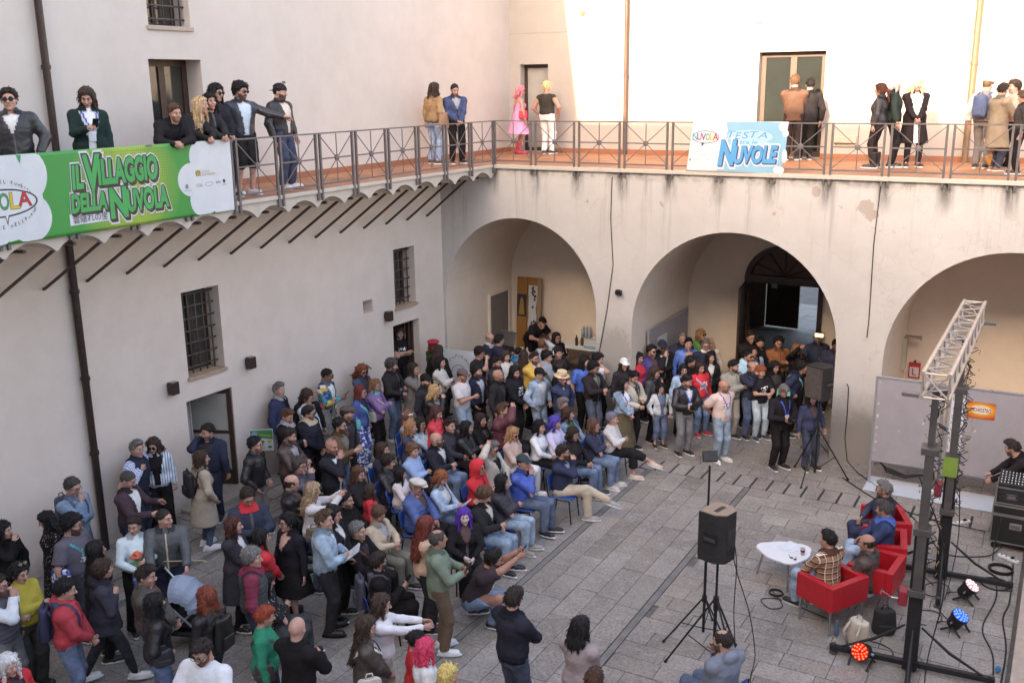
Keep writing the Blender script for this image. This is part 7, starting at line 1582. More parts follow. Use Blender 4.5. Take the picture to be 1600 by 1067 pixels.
PEOPLE = [
(-0.77,-12.15,9,1.72,'F','drink','stand','p','bob',(24,20,21),'jacket',(36,31,32),'jeans',(36,31,32),(36,31,32),'dark haired person in black raising a hand to the face, cut by the photo edge',0,0.06,dict()),
(-0.51,-11.58,-111,1.66,'F','down','stand','p','wavy',(24,20,21),'ldress',(40,36,38),None,(36,31,32),(36,31,32),'woman with long black curls in a black dotted dress looking down by the wall',0,0.06,dict(kd='floral',pitch=18)),
(0.12,-11.7,17,1.87,'M','down','stand','p','curly',(24,20,21),'tee',(96,90,100),'jeans',(66,64,68),(36,31,32),'bearded man in glasses and grey lettered tee beside the black dotted dress',0,0,dict(ext=('beard','glasses',('tote',(40,140,150),'teal and white bag of the man in the grey lettered tee','leafprint'),('print',(96,90,100))),hs=1.05)),
(-1.03,-10.81,7,1.81,'M','chin','stand','p','short',(68,61,58),'shirt',(104,136,172),'jeans',(74,90,120),(36,31,32),'man in a light denim shirt covering his mouth beside the drainpipe',0,0.06,dict(kd='denim',ext=('glasses',('backpack',(70,70,84),'dark backpack on the man in the denim shirt by the drainpipe')),pitch=15)),
(0.84,-11.92,-301,1.75,'F','down','stand','p','vlong',(24,20,21),'coat',(36,31,32),'jeans',(36,31,32),(36,31,32),'person with very long straight black hair in black clothes seen from behind',0,0,dict()),
(1.33,-12.29,-306,1.73,'F','strap','walk','p','curly',(58,42,34),'parka',(60,58,68),'slim',(56,52,60),(208,203,204),'curly haired youth in a dark hooded coat stepping away in white trainers',0,0,dict()),
(0.67,-11.21,-21,1.75,'F','hold','stand','p','short',(44,33,29),'shirt',(196,206,210),'wide',(36,31,32),(36,31,32),'short haired woman in a pale shirt carrying a baby in an orange sun hat',0,0,dict(yaw=-40)),
(0.92,-10.85,-41,1.82,'M','push','stand','p','crop',(44,33,29),'jacket',(76,76,78),'jeans',(42,46,70),(36,31,32),'shaven headed man in a dark green grey rain jacket pushing the pram',0,0,dict(kd='nylon',yaw=50,ext=(('zip',(190,170,140)),))),
(-0.52,-10.27,24,1.85,'M','gest','stand','p','crop',(68,61,58),'blazer',(74,54,62),'jeans',(42,46,70),(36,31,32),'man with cropped grey hair in a maroon cardigan over a printed white tee',0,0.06,dict(mode='open',inner=(210,206,204),pitch=28)),
(-1.47,-9.37,19,1.85,'M','strap','stand','p','short',(108,102,100),'vest',(44,46,60),'jeans',(42,46,70),(36,31,32),'grey haired man in navy gilet over a blue checked shirt at the wall',0,0.06,dict(mode='sleeves',inner=(120,136,190),ik_='check')),
(-1.45,-8.89,-41,1.75,'F','bag','stand','p','wavy',(58,42,34),'jacket',(196,202,220),'wide',(36,31,32),(36,31,32),'dark haired woman in sunglasses with pale striped denim jacket over black',0,0.06,dict(kd='stripe',mode='open',inner=(36,31,32),ext=('sun',))),
(-0.39,-8.95,-293,1.72,'F','pockets','stand','p','long',(58,42,34),'coat',(166,148,130),'slim',(74,90,120),(208,203,204),'woman in a beige trench coat with a black backpack seen from behind',0,0.06,dict(ext=(('backpack',(36,31,32),'black slouchy backpack on the woman in the beige trench coat'),))),
(-1.12,-8.04,-66,1.79,'M','ear','stand','p','short',(44,33,29),'jacket',(48,50,68),'jeans',(42,46,70),(36,31,32),'man in a dark navy jacket phoning in the glazed doorway',0,0.06,dict(ext=('stubble',('phone','phone held to the ear of the man in the glazed doorway')),yaw=-25)),
(-0.04,-8.13,21,1.81,'M','pockets','stand','p','short',(24,20,21),'jacket',(36,31,32),'jeans',(120,104,94),(36,31,32),'man in glasses and a black leather jacket beside the green sign',0,0,dict(kd='leather',ext=('glasses','stubble'))),
(1.45,-9.76,-31,1.81,'M','phone','stand','p','short',(44,33,29),'jacket',(58,60,76),'jeans',(36,31,32),(36,31,32),'man in navy jacket with a red scarf looking down at his hands',0,0,dict(ext=('glasses',('scarf',(192,30,42))),pitch=25)),
(0.54,-12.84,4,1.73,'F','cross','stand','p','pony',(24,20,21),'sweater',(178,156,40),'wide',(66,60,54),(36,31,32),'dark haired woman in a mustard sweater with folded arms near the photo edge',1,0,dict(kd='knit',ext=('topsun',))),
(1.41,-12.89,-314,1.79,'M','clasp','stand','p','short',(24,20,21),'hoodie',(178,50,60),'jeans',(88,110,150),(208,203,204),'young man in a red hooded jacket with a navy backpack and blue jeans',1,0,dict(ext=(('hemband',(150,40,50)),('backpack',(44,46,72),'navy backpack on the young man in the red hooded jacket')))),
(0.63,-13.17,21,1.81,'M','drink','stand','m','short',(44,33,29),'vest',(86,82,92),'jeans',(112,106,110),(36,31,32),'bearded man in glasses with a grey gilet raising a cup at the photo edge',1,0,dict(mode='sleeves',inner=(205,205,212),ext=('beard','glasses'))),
(2.18,-14.1,-1,1.66,'F','down','stand','p','wig',(205,198,196),'jacket',(192,30,42),'jeans',(36,31,32),(36,31,32),'person in a shaggy white wig and red costume at the lower corner',1,0,dict()),
(2.07,-12.12,-316,1.81,'M','clasp','stand','p','short',(44,33,29),'puffer',(72,64,56),'jeans',(74,90,120),(36,31,32),'young man in a dark olive puffer jacket in front of the pram',1,0,dict(kd='nylon')),
(2.64,-12.56,-301,1.71,'F','bag','stand','p','long',(24,20,21),'jacket',(36,31,32),'jeans',(80,110,160),(36,31,32),'woman with straight dark hair and a studded black leather jacket from behind',1,0,dict(kd='leather',ext=(('handbag',(50,48,54),'studded black and silver handbag of the dark haired woman','leather'),))),
(3.06,-12.19,-176,1.73,'F','strap','stand','p','vlong',(112,54,38),'jacket',(36,31,32),'jeans',(42,46,70),(36,31,32),'woman with long auburn hair in a black leather jacket and backpack',1,0,dict(kd='leather',ext=(('backpack',(36,31,32),'black leather backpack on the auburn haired woman','leather'),))),
(4.01,-13.12,-76,1.85,'M','phone','stand','p','quiff',(44,33,29),'tee',(208,202,204),'jeans',(74,90,120),(36,31,32),'bearded man in glasses and white tee looking down at the bottom edge',1,0,dict(ext=('beard','glasses'),pitch=22)),
(1.88,-10.48,17,1.68,'F','clasp','stand','p','wavy',(70,38,32),'coat',(58,54,60),'slim',(36,31,32),(36,31,32),'woman with dark auburn hair in a charcoal coat over stripes',1,0,dict(mode='v',inner=(200,196,196),ik_='hstripe')),
(2.4,-10.55,-291,1.68,'F','clasp','stand','p','bob',(24,20,21),'jacket',(206,30,40),'jeans',(66,64,68),(36,31,32),'black haired person in a bright red jacket turned away',1,0,dict()),
(2.5,-10.07,-101,1.73,'F','down','stand','p','pony',(24,20,21),'blazer',(38,36,44),'skirt',(36,31,32),(36,31,32),'smiling woman in glasses and a black coat with skirt and laced boots',1,0,dict(mode='v',inner=(196,150,132),ext=('glasses','boots'),yaw=-10)),
(2.9,-11.22,-316,1.79,'M','down','stand','p','mop',(108,102,100),'vest',(70,70,72),'jeans',(60,70,92),(170,30,46),'grey haired man in a maroon hoodie, grey gilet and red canvas shoes',1,0,dict(mode='sleeves',inner=(126,44,66),ext=(('scarf',(120,42,62)),))),
(2.88,-10.98,-321,1.77,'F','cross','sit','p','bangs',(24,20,21),'shirt',(44,40,42),'wide',(66,64,68),(36,31,32),'woman with a black fringe in a black floral blouse seated low',1,0,dict(kd='floral')),
(3.93,-12.15,-324,1.68,'F','down','stand','p','short',(140,60,40),'sweater',(24,130,98),'jeans',(42,46,70),(36,31,32),'woman with short ginger hair in an emerald green sweater',1,0,dict(ext=(('handbag',(70,60,56),'brown shoulder bag of the woman in emerald green','leather'),))),
(4.59,-12.31,-271,1.83,'M','phone','stand','p','',(44,33,29),'blazer',(36,31,32),'jeans',(36,31,32),(36,31,32),'bald man in a black blazer seen from behind near the bottom edge',1,0,dict(ext=('glasses',))),
(3.06,-9.98,-323,1.85,'M','cam','stand','p','short',(80,58,45),'jacket',(132,160,184),'jeans',(48,44,48),(36,31,32),'man in a pale denim jacket and black trousers holding magazines',1,0,dict(kd='denim',mode='v',inner=(190,196,206),ext=(('papers','magazines held by the man in the pale denim jacket'),),sole=(36,31,32))),
(3.04,-9.24,11,1.81,'M','lap','sit','p','short',(108,102,100),'jacket',(36,31,32),'jeans',(36,31,32),(36,31,32),'grey haired man in a black coat with a brown bag strap on a chair',2,0,dict(ext=(('strap',(90,56,44)),))),
(3.81,-9.86,-311,1.81,'M','phone1','sit','p','short',(44,33,29),'hoodie',(36,31,32),'jeans',(36,31,32),(36,31,32),'bearded man in glasses and a black sweatshirt lettered down the sleeve',2,0,dict(ext=('beard','glasses',('backpack',(64,62,74),'dark grey backpack on the man with the lettered sleeve'),('phone','phone held up by the man with the lettered sleeve')))),
(4.97,-11.26,-323,1.68,'F','reach','stand','p','wavy',(58,42,34),'shirt',(206,200,202),'wide',(180,164,148),(36,31,32),'long haired woman in a white blouse holding out an open hand',1,0,dict()),
(5.12,-11.76,-316,1.68,'F','clasp','stand','p','vlong',(58,42,34),'jacket',(74,62,56),'jeans',(74,90,120),(36,31,32),'woman with long brown hair in a dark brown jacket with a cream bag',1,0,dict(kd='leather',ext=(('tote',(196,184,172),'cream tote bag of the long haired woman in the brown jacket'),))),
(5.49,-11.36,-321,1.44,'F','down','stand','p','bun',(24,20,21),'tee',(186,28,36),'jeans',(36,31,32),(36,31,32),'child with a hair clip in a red top beside the pink wig',1,0,dict()),
(5.89,-11.7,-311,1.58,'F','down','stand','p','wig',(206,62,92),'tee',(214,208,206),'jeans',(36,31,32),(36,31,32),'person in a pink wig and white top',1,0,dict()),
(6.3,-11.92,-321,1.51,'F','down','stand','p','bigcurl',(206,172,104),'tee',(190,160,120),'jeans',(36,31,32),(36,31,32),'person in a curly golden wig at the bottom edge',1,0,dict()),
(4.22,-9.27,-319,1.75,'F','clasp','stand','p','vlong',(104,48,38),'tee',(196,156,130),'wide',(52,48,52),(36,31,32),'woman with very long auburn hair in black and beige behind the green blazer',1,0,dict()),
(4.72,-9.64,-323,1.81,'M','phone','stand','m','thin',(68,61,58),'blazer',(112,124,106),'jeans',(104,84,68),(208,203,204),'balding man in a sage green blazer and brown cords holding a phone',1,0,dict(bk='cotton',ext=(('phone','phone in the hands of the man in the green blazer'),),mir=True)),
(4.69,-8.77,21,1.85,'M','squat','squat','m','mantail',(24,20,21),'tee',(66,54,58),'jeans',(96,128,168),(48,38,36),'crouching man with tied back hair in a dark tee filming with his phone',1,0,dict(lean=0.45,ext=('beard',('phone','phone held out by the crouching man'),('print',(200,196,196))))),
(6.37,-10.62,-289,1.85,'M','cross','stand','p','short',(44,33,29),'jacket',(44,42,52),'jeans',(64,74,100),(36,31,32),'man in a dark navy jacket and jeans seen from behind with folded arms',1,0,dict(kd='cotton')),
(7.3,-10.68,-279,1.71,'F','clasp','stand','p','lob',(24,20,21),'coat',(150,132,130),'jeans',(36,31,32),(36,31,32),'woman with glossy black hair in a taupe coat seen from behind',1,0,dict()),
(7.86,-11.49,-271,1.73,'M','down','stand','p','short',(70,44,34),'jacket',(60,54,52),'jeans',(36,31,32),(36,31,32),'brown haired head at the bottom edge in front of the taupe coat',1,0,dict()),
(8.59,-9.62,-206,1.79,'M','chin','sit','p','thin',(44,33,29),'hoodie',(118,122,136),'jeans',(74,90,120),(36,31,32),'balding man in a grey hoodie below the front loudspeaker',1,0,dict(ext=('beard',))),
(2.08,-9.11,-321,1.73,'F','photo','stand','p','wavy',(150,124,98),'sweater',(200,192,190),'jeans',(74,90,120),(36,31,32),'blonde woman in a pale grey top taking a picture with raised arms',0,0,dict(kd='knit',ext=(('phone','phone raised by the blonde woman in pale grey'),('handbag',(120,98,80),'brown patterned handbag of the blonde woman with raised arms','leather')))),
(1.62,-9,-326,1.81,'M','clasp','stand','p','bald',(44,33,29),'jacket',(36,31,32),'jeans',(36,31,32),(36,31,32),'balding man with glasses in a black leather jacket in front of the drinker',0,0,dict(kd='leather',ext=('glasses',))),
(1.26,-8.42,14,1.81,'M','drink','stand','p','mop',(68,61,58),'shirt',(92,86,100),'jeans',(74,90,120),(36,31,32),'grey haired man in glasses drinking from a cup',0,0,dict(ext=('glasses',))),
(1.26,-7.61,11,1.85,'M','chin','stand','m','',(44,33,29),'blazer',(44,42,48),'jeans',(36,31,32),(36,31,32),'bald man with sunglasses pushed up, dark blazer and white tee',0,0,dict(mode='open',ext=('topsun','stubble'))),
(0.19,-7.53,17,1.81,'M','phone','stand','p','short',(44,33,29),'jacket',(78,58,54),'jeans',(36,31,32),(36,31,32),'bearded man in a brown leather jacket typing on his phone',0,0,dict(kd='leather',ext=('beard',('phone','phone of the man in the brown leather jacket')),pitch=12)),
(-0.47,-6.83,15,1.81,'M','phone','stand','p','short',(86,58,44),'jacket',(36,31,32),'jeans',(36,31,32),(36,31,32),'man with swept brown hair and grey scarf reading his phone',0,0.06,dict(ext=('stubble',('scarf',(150,140,144)),('phone','phone of the man with the grey scarf')),pitch=18)),
(-0.27,-6.42,7,1.81,'M','clasp','stand','p','short',(44,33,29),'vest',(46,46,58),'jeans',(36,31,32),(36,31,32),'man in sunglasses and a quilted navy gilet by the wall',0,0.06,dict(mode='sleeves',inner=(38,36,46),ext=('sun','stubble',('scarf',(176,156,132))))),
(-0.95,-5.71,9,1.72,'F','clasp','stand','p','pony',(58,42,34),'sweater',(176,188,198),'jeans',(36,31,32),(36,31,32),'ponytailed woman in glasses and pale blue behind the quilted gilet',0,0.06,dict(ext=('glasses',))),
(-1.05,-5.56,-31,1.75,'F','down','stand','p','wavy',(58,42,34),'jacket',(36,31,32),'jeans',(36,31,32),(36,31,32),'dark haired woman in black half hidden behind the ponytailed woman',0,0.06,dict()),
(-1.44,-5.88,19,1.89,'M','down','stand','p','short',(108,102,100),'jacket',(52,56,84),'jeans',(90,120,160),(36,31,32),'grey haired man in a navy blouson standing against the wall',0,0.06,dict(ext=(('collar',(190,186,180)),))),
(-1.32,-4.72,14,1.91,'M','phone1','stand','d','crop',(24,20,21),'shirt',(60,130,150),'jeans',(150,140,130),(36,31,32),'man in sunglasses and a loud patchwork shirt leaning at the wall',0,0.06,dict(kd='patch',mode='open',ext=('sun',('phone','phone of the man in the patchwork shirt')),pitch=15)),
(0.26,-6.06,11,1.81,'M','pockets','stand','p','short',(44,33,29),'jacket',(58,52,54),'jeans',(36,31,32),(36,31,32),'man in a dark flat cap and dark jacket behind the suede jacket',0,0,dict(ext=(('flat',(84,74,70)),'stubble'))),
(0.59,-6.69,13,1.81,'M','phone1','stand','p','short',(24,20,21),'jacket',(100,76,54),'jeans',(74,90,120),(36,31,32),'bearded man in glasses and a brown suede jacket',0,0,dict(kd='suede',mode='open',inner=(110,106,102),ext=('beard','glasses'))),
(-1.22,-3.6,-1,1.73,'F','clasp','stand','p','bigcurl',(118,66,42),'jacket',(60,76,108),'jeans',(36,31,32),(36,31,32),'woman with a cloud of ginger curls, sunglasses and dark denim jacket',0,0.06,dict(kd='denim',ext=('sun',),pitch=15)),
(-0.27,-4.94,11,1.72,'F','down','stand','p','long',(98,40,34),'jacket',(62,80,134),'wide',(100,100,160),(208,203,204),'auburn haired woman in glasses, blue jacket and zebra patterned trousers',0,0.06,dict(ext=('glasses',('handbag',(70,170,170),'turquoise patterned bag of the woman in the blue jacket')),bk='leafprint')),
(-0.33,-4.33,11,1.72,'F','cross','stand','p','lob',(120,84,60),'puffer',(118,84,136),'slim',(36,31,32),(208,203,204),'woman in glasses and a purple puffer jacket with folded arms',0,0.06,dict(kd='nylon',ext=('glasses',('collar',(70,160,180)),('handbag',(170,156,138),'beige belt bag of the woman in purple')))),
(-0.67,-3.3,11,1.85,'M','hold','stand','p','mop',(68,61,58),'jacket',(50,44,44),'jeans',(80,104,140),(208,203,204),'grey bearded man in a dark jacket holding a toddler in green',0,0.06,dict(ext=('beard',))),
(-0.27,-3.08,4,1.72,'F','chin','stand','p','long',(44,33,29),'coat',(112,104,98),'jeans',(36,31,32),(36,31,32),'dark haired woman in a grey green coat with hand at her mouth',0,0.06,dict()),
(0.39,-3.6,9,1.81,'M','down','stand','p','short',(24,20,21),'jacket',(52,50,56),'jeans',(36,31,32),(36,31,32),'bearded man in a black cap and dark jacket behind the blonde',0,0,dict(ext=(('cap',(36,31,32)),'beard'),yaw=0)),
(-0.13,-2.32,14,1.72,'F','cross','stand','p','wavy',(24,20,21),'sweater',(198,188,180),'slim',(60,40,38),(36,31,32),'black haired woman in a cream sweater with folded arms',0,0.06,dict(kd='knit')),
(-1.11,-1.12,-301,1.68,'F','chin','stand','p','bob',(112,54,38),'jacket',(52,82,54),'jeans',(36,31,32),(36,31,32),'person in a bright red beret and green jacket near the doorway',0,0.06,dict(ext=(('beret',(178,36,52)),))),
(-0.57,-1.53,-271,1.71,'F','down','stand','p','long',(60,42,36),'coat',(36,31,32),'jeans',(36,31,32),(36,31,32),'long haired woman in black beside the red beret',0,0.06,dict()),
(0.87,-4.06,7,1.72,'F','drink','stand','p','lob',(176,140,100),'jacket',(36,31,32),'jeans',(36,31,32),(36,31,32),'blonde woman in a black leather jacket with sunglasses on her head',0,0,dict(kd='leather',ext=('topsun',))),
(0.86,-2.92,1,1.78,'M','phone1','stand','m','short',(44,33,29),'tee',(200,190,190),'jeans',(140,164,190),(208,203,204),'tattooed man in a brown cap and white tee by the standing sign',3,0,dict(ext=(('cap',(96,80,78)),'stubble'))),
(-2.03,-1.12,-31,1.83,'M','cross','stand','p','mop',(80,58,45),'tee',(36,31,32),'jeans',(36,31,32),(36,31,32),'fair youth in a black printed tee with folded arms inside the small doorway',0,0.14,dict(ext=(('print',(36,31,32)),))),
(2.91,-9.59,14,1.72,'F','clasp','stand','p','long',(24,20,21),'jacket',(40,37,40),'jeans',(36,31,32),(36,31,32),'dark haired smiling woman in black behind the man in pale denim',0,0,dict()),
(1.23,-6.23,9,1.72,'F','lap','sit','p','long',(58,42,34),'jacket',(52,50,58),'jeans',(74,90,120),(36,31,32),'long haired woman in charcoal at the end of the back row of chairs',2,0,dict()),
(1.7,-4.77,7,1.81,'M','lap','sit','p','short',(44,33,29),'jacket',(60,56,62),'jeans',(36,31,32),(36,31,32),'young man in dark grey between the red padded jacket and the black leather jacket',2,0,dict()),
(0.94,-2.46,-1,1.77,'M','pockets','stand','p','curly',(24,20,21),'jacket',(44,44,60),'jeans',(36,31,32),(36,31,32),'bearded man in navy open over a pale grey hoodie',3,0,dict(mode='open',inner=(176,178,186),ext=('beard',))),
(0.17,-1.23,4,1.77,'M','drink','stand','p','mop',(24,20,21),'tee',(40,36,40),'jeans',(36,31,32),(36,31,32),'black haired man in glasses and a dark tee by the white sign',3,0,dict(ext=('glasses',))),
(-0.27,0.14,-6,1.77,'M','down','stand','p','bald',(108,102,100),'jacket',(50,50,62),'jeans',(36,31,32),(36,31,32),'bald man with grey beard and scarf near the food table',3,0,dict(ext=(('beard',(108,102,100)),('scarf',(170,168,176)),'glasses'))),
(0.04,-0.01,-321,1.77,'M','down','stand','p','short',(24,20,21),'sweater',(48,46,70),'jeans',(36,31,32),(36,31,32),'dark haired man in navy turned towards the food table',3,0,dict()),
(0.89,-1.62,9,1.77,'M','strap','stand','p','short',(24,20,21),'jacket',(52,54,58),'jeans',(36,31,32),(36,31,32),'bearded man in a dark jacket with a round yellow arm badge',3,0,dict(ext=('beard',),yaw=-15)),
(0.76,-1,-11,1.67,'F','clasp','stand','p','long',(58,42,34),'sweater',(200,190,184),'jeans',(180,164,148),(36,31,32),'long haired woman in white behind the arm badge',3,0,dict(kd='knit')),
(1.51,-2.55,9,1.77,'M','down','stand','m','',(44,33,29),'jacket',(46,42,44),'jeans',(36,31,32),(36,31,32),'bald man in glasses and a black jacket',3,0,dict(ext=('glasses','stubble'))),
(1.68,-2.18,-3,1.77,'M','clasp','stand','p','long',(24,20,21),'hoodie',(36,34,38),'jeans',(36,31,32),(36,31,32),'man with long black hair and beard in a black hoodie with white print',3,0,dict(ext=('beard',('print',(36,31,32))))),
(0.36,0.28,-301,1.42,'M','down','stand','p','short',(24,20,21),'jacket',(40,130,182),'jeans',(36,31,32),(36,31,32),'child in a bright turquoise jacket facing the food table',3,0,dict(kd='nylon')),
(1.47,-1.12,-3,1.78,'M','chin','stand','p','short',(44,33,29),'puffer',(202,158,44),'jeans',(36,31,32),(36,31,32),'bearded man in glasses and a yellow puffer jacket',3,0,dict(kd='nylon',ext=('beard','glasses'))),
(1.01,-0.56,-251,1.6,'F','down','stand','p','long',(58,42,34),'coat',(92,74,64),'jeans',(36,31,32),(36,31,32),'brown haired woman seen from behind beside the yellow puffer',3,0,dict()),
(2.08,-1.9,-13,1.72,'M','pockets','stand','p','mop',(24,20,21),'jacket',(138,164,192),'jeans',(120,148,176),(208,203,204),'person in black cap, sunglasses and pale denim jacket over a printed tee',3,0,dict(kd='denim',mode='open',inner=(208,206,210),ext=(('cap',(36,31,32)),'sun'))),
(1.76,-0.83,19,1.77,'M','cross','stand','p','curly',(24,20,21),'hoodie',(146,150,160),'jeans',(36,31,32),(36,31,32),'curly haired man in a marl grey hoodie behind the straw hat',3,0,dict(yaw=-15)),
(1.2,0.02,-301,1.77,'M','head','stand','p','short',(96,66,48),'hoodie',(150,154,162),'jeans',(36,31,32),(36,31,32),'light brown haired man in a pale grey hoodie at the food table',3,0,dict()),
(1.87,-0.43,-21,1.8,'M','down','stand','p','mop',(24,20,21),'tee',(50,42,44),'jeans',(36,31,32),(36,31,32),'black haired man in a dark tee with white headphones',3,0,dict(ext=(('phones',(200,196,196)),))),
(0.95,1.14,-31,1.66,'F','down','stand','p','long',(24,20,21),'sweater',(36,31,32),'jeans',(36,31,32),(36,31,32),'dark haired woman in glasses working behind the food counter',3,0,dict(ext=('glasses',))),
(2.68,-1.97,-13,1.72,'M','drink','stand','p','short',(44,33,29),'jacket',(52,58,88),'jeans',(36,31,32),(36,31,32),'man in a straw hat with red band and navy jacket drinking',3,0,dict(ext=(('straw',(200,176,140),'straw'),),mode='v',inner=(200,170,120))),
(2.27,-1.34,9,1.7,'F','down','stand','p','afro',(38,30,30),'jacket',(36,31,32),'jeans',(36,31,32),(36,31,32),'person with a huge dark afro behind the straw hat',3,0,dict()),
(2.63,-0.8,-31,1.76,'M','down','stand','p','wavy',(24,20,21),'tee',(50,98,190),'jeans',(36,31,32),(36,31,32),'man with long dark curls in a shiny royal blue shirt',3,0,dict(kd='nylon')),
(3.03,-1.17,-16,1.77,'M','phone','stand','p','curly',(24,20,21),'jacket',(50,42,46),'jeans',(80,92,120),(36,31,32),'curly haired man in glasses and a black bomber filming with a phone',3,0,dict(mode='v',inner=(120,126,110),ext=('glasses','stubble',('phone','phone held by the man in the black bomber')),pitch=15)),
(2.84,-0.46,9,1.77,'M','ear','stand','p','curly',(24,20,21),'tee',(204,204,212),'jeans',(36,31,32),(36,31,32),'dark curly haired man in a white tee against the pier',3,0,dict()),
(-0.64,2.81,-21,1.78,'M','bend','stand','p','short',(24,20,21),'tee',(40,38,40),'jeans',(36,31,32),(36,31,32),'cook in a black cap and tee bending over the food table',3,0,dict(lean=0.75,ext=(('cap',(36,31,32)),),pitch=5)),
(3.34,-0.36,-31,1.67,'F','down','stand','p','lob',(44,33,29),'jacket',(54,48,52),'slim',(36,31,32),(36,31,32),'woman in a white baseball cap and dark jacket against the pier',3,0,dict(ext=(('cap',(220,214,216)),))),
(3.94,-1.32,-16,1.75,'M','hold','stand','p','short',(24,20,21),'jacket',(184,172,156),'jeans',(36,31,32),(36,31,32),'man in a cream jacket with his arms round the woman with a badge',3,0,dict(ext=('stubble',),pitch=20)),
(3.91,-1.57,-26,1.62,'F','clasp','stand','p','long',(24,20,21),'jacket',(112,146,180),'long_skirt',(96,84,62),(36,31,32),'long haired woman in pale denim with a white badge and olive skirt',3,0,dict(kd='denim',mode='open',inner=(206,204,206),bk='cotton',ext=('badge',))),
(3.41,0.42,-41,1.62,'F','down','stand','p','long',(24,20,21),'sweater',(186,28,52),'jeans',(36,31,32),(36,31,32),'dark haired woman in a crimson top beside the pier',3,0,dict()),
(3.56,0.66,-26,1.77,'M','pockets','stand','p','short',(24,20,21),'jacket',(76,62,120),'jeans',(36,31,32),(36,31,32),'moustached man in sunglasses and a purple jacket',3,0,dict(ext=('sun','stubble'))),
(3.73,1.02,-36,1.84,'M','chin','stand','p','short',(24,20,21),'jacket',(40,36,38),'jeans',(36,31,32),(36,31,32),'bearded man in a black cap and sunglasses with hand on chin',3,0,dict(ext=(('cap',(44,44,62)),'sun','beard'))),
(4.16,-0.63,-11,1.67,'F','down','stand','p','wavy',(60,42,38),'jacket',(62,64,68),'jeans',(36,31,32),(36,31,32),'woman with swept dark hair in a grey leather jacket',3,0,dict(kd='leather')),
(4.03,1.68,-46,1.77,'M','down','stand','p','short',(24,20,21),'shirt',(84,118,196),'jeans',(42,46,70),(36,31,32),'man in an open necked bright blue shirt',3,0,dict(mode='v',inner=(190,140,118))),
(3.81,2.07,-51,1.78,'M','down','stand','p','thin',(108,102,100),'jacket',(52,56,76),'jeans',(36,31,32),(36,31,32),'grey haired man half hidden behind the bright blue shirt',3,0,dict()),
(4.02,2.87,-41,1.68,'F','down','stand','p','bob',(150,108,72),'jacket',(92,138,72),'jeans',(36,31,32),(36,31,32),'woman with fair hair, sunglasses and a green jacket',3,0,dict(ext=('sun',))),
(4.44,1.75,-41,1.77,'M','down','stand','p','short',(108,102,100),'sweater',(44,48,68),'jeans',(36,31,32),(36,31,32),'grey haired man in glasses and a navy sweater over a white collar',3,0,dict(ext=('glasses',('collar',(208,203,204))))),
(4.47,2.3,-61,1.64,'F','down','stand','p','lob',(176,138,112),'jacket',(196,180,166),'jeans',(36,31,32),(36,31,32),'pale haired woman in a cream jacket by the passage wall',3,0,dict()),
(4.61,0.4,9,1.72,'M','down','stand','p','short',(24,20,21),'jacket',(44,44,52),'jeans',(36,31,32),(36,31,32),'dark haired man in profile in front of the blue shirt',3,0,dict(ext=('stubble',))),
(4.59,-0.04,-46,1.62,'F','down','stand','p','long',(24,20,21),'jacket',(128,160,196),'jeans',(36,31,32),(36,31,32),'black haired woman in a light denim jacket',3,0,dict(kd='denim')),
(4.81,1.05,-51,1.64,'F','down','stand','p','long',(24,20,21),'jacket',(42,38,42),'jeans',(36,31,32),(36,31,32),'black haired woman in dark clothes behind the red sweatshirt',3,0,dict()),
(4.96,0.21,-36,1.66,'F','bag','stand','p','long',(44,33,29),'sweater',(204,26,46),'jeans',(84,120,160),(190,30,50),'woman in a bright red sweatshirt with white print and patterned tote',3,0,dict(ext=(('print',(204,26,46)),('tote',(110,150,190),'blue patterned tote bag of the woman in red','leafprint')))),
(4.43,-0.91,-46,1.38,'F','pockets','stand','p','bob',(24,20,21),'jacket',(190,200,216),'crop',(76,98,140),(36,31,32),'girl in a pale denim jacket and blue dungarees',3,0,dict(kd='denim',mode='open',inner=(84,106,146),ik_='denim',hs=1.08)),
(5,-1.08,-36,1.74,'M','cam','stand','p','short',(24,20,21),'jacket',(42,36,38),'jeans',(112,110,116),(36,31,32),'man in a black leather jacket with a blue lanyard holding a camera',3,0,dict(kd='leather',mode='v',inner=(200,200,206),ext=('stubble','badge',('camera','small black camera of the man in the black leather jacket with lanyard')),pitch=20)),
(5.8,-1.09,-31,1.76,'M','back','stand','m','',(44,33,29),'tee',(210,178,168),'jeans',(118,146,170),(200,190,180),'bald man in glasses and a pale pink tee with a badge',3,0,dict(ext=('glasses','stubble','badge',('print',(210,178,168))))),
(5.55,0.29,-31,1.77,'M','cross','stand','p','short',(24,20,21),'jacket',(142,138,126),'jeans',(150,140,128),(36,31,32),'bearded man in an olive grey jacket with folded arms',3,0,dict(ext=('beard',),bk='cotton')),
(5.24,2.71,-46,1.86,'M','cross','stand','p','short',(44,33,29),'coat',(42,37,38),'jeans',(36,31,32),(36,31,32),'tall man in glasses and a long black coat at the gate',3,0,dict(ext=('glasses',))),
(5.52,2.52,-46,1.78,'M','down','stand','p','short',(24,20,21),'jacket',(58,54,58),'jeans',(36,31,32),(36,31,32),'bearded man in a dark jacket in the gateway',3,0,dict(ext=('beard',))),
(5.6,1.26,-41,1.77,'M','cross','stand','p','short',(24,20,21),'hoodie',(152,190,226),'jeans',(36,31,32),(36,31,32),'man in sunglasses and a sky blue hoodie with folded arms',3,0,dict(ext=('sun','stubble'))),
(5.6,1.99,-46,1.66,'F','down','stand','p','wavy',(24,20,21),'jacket',(140,168,210),'jeans',(36,31,32),(36,31,32),'dark haired woman in pale blue behind the sky blue hoodie',3,0,dict()),
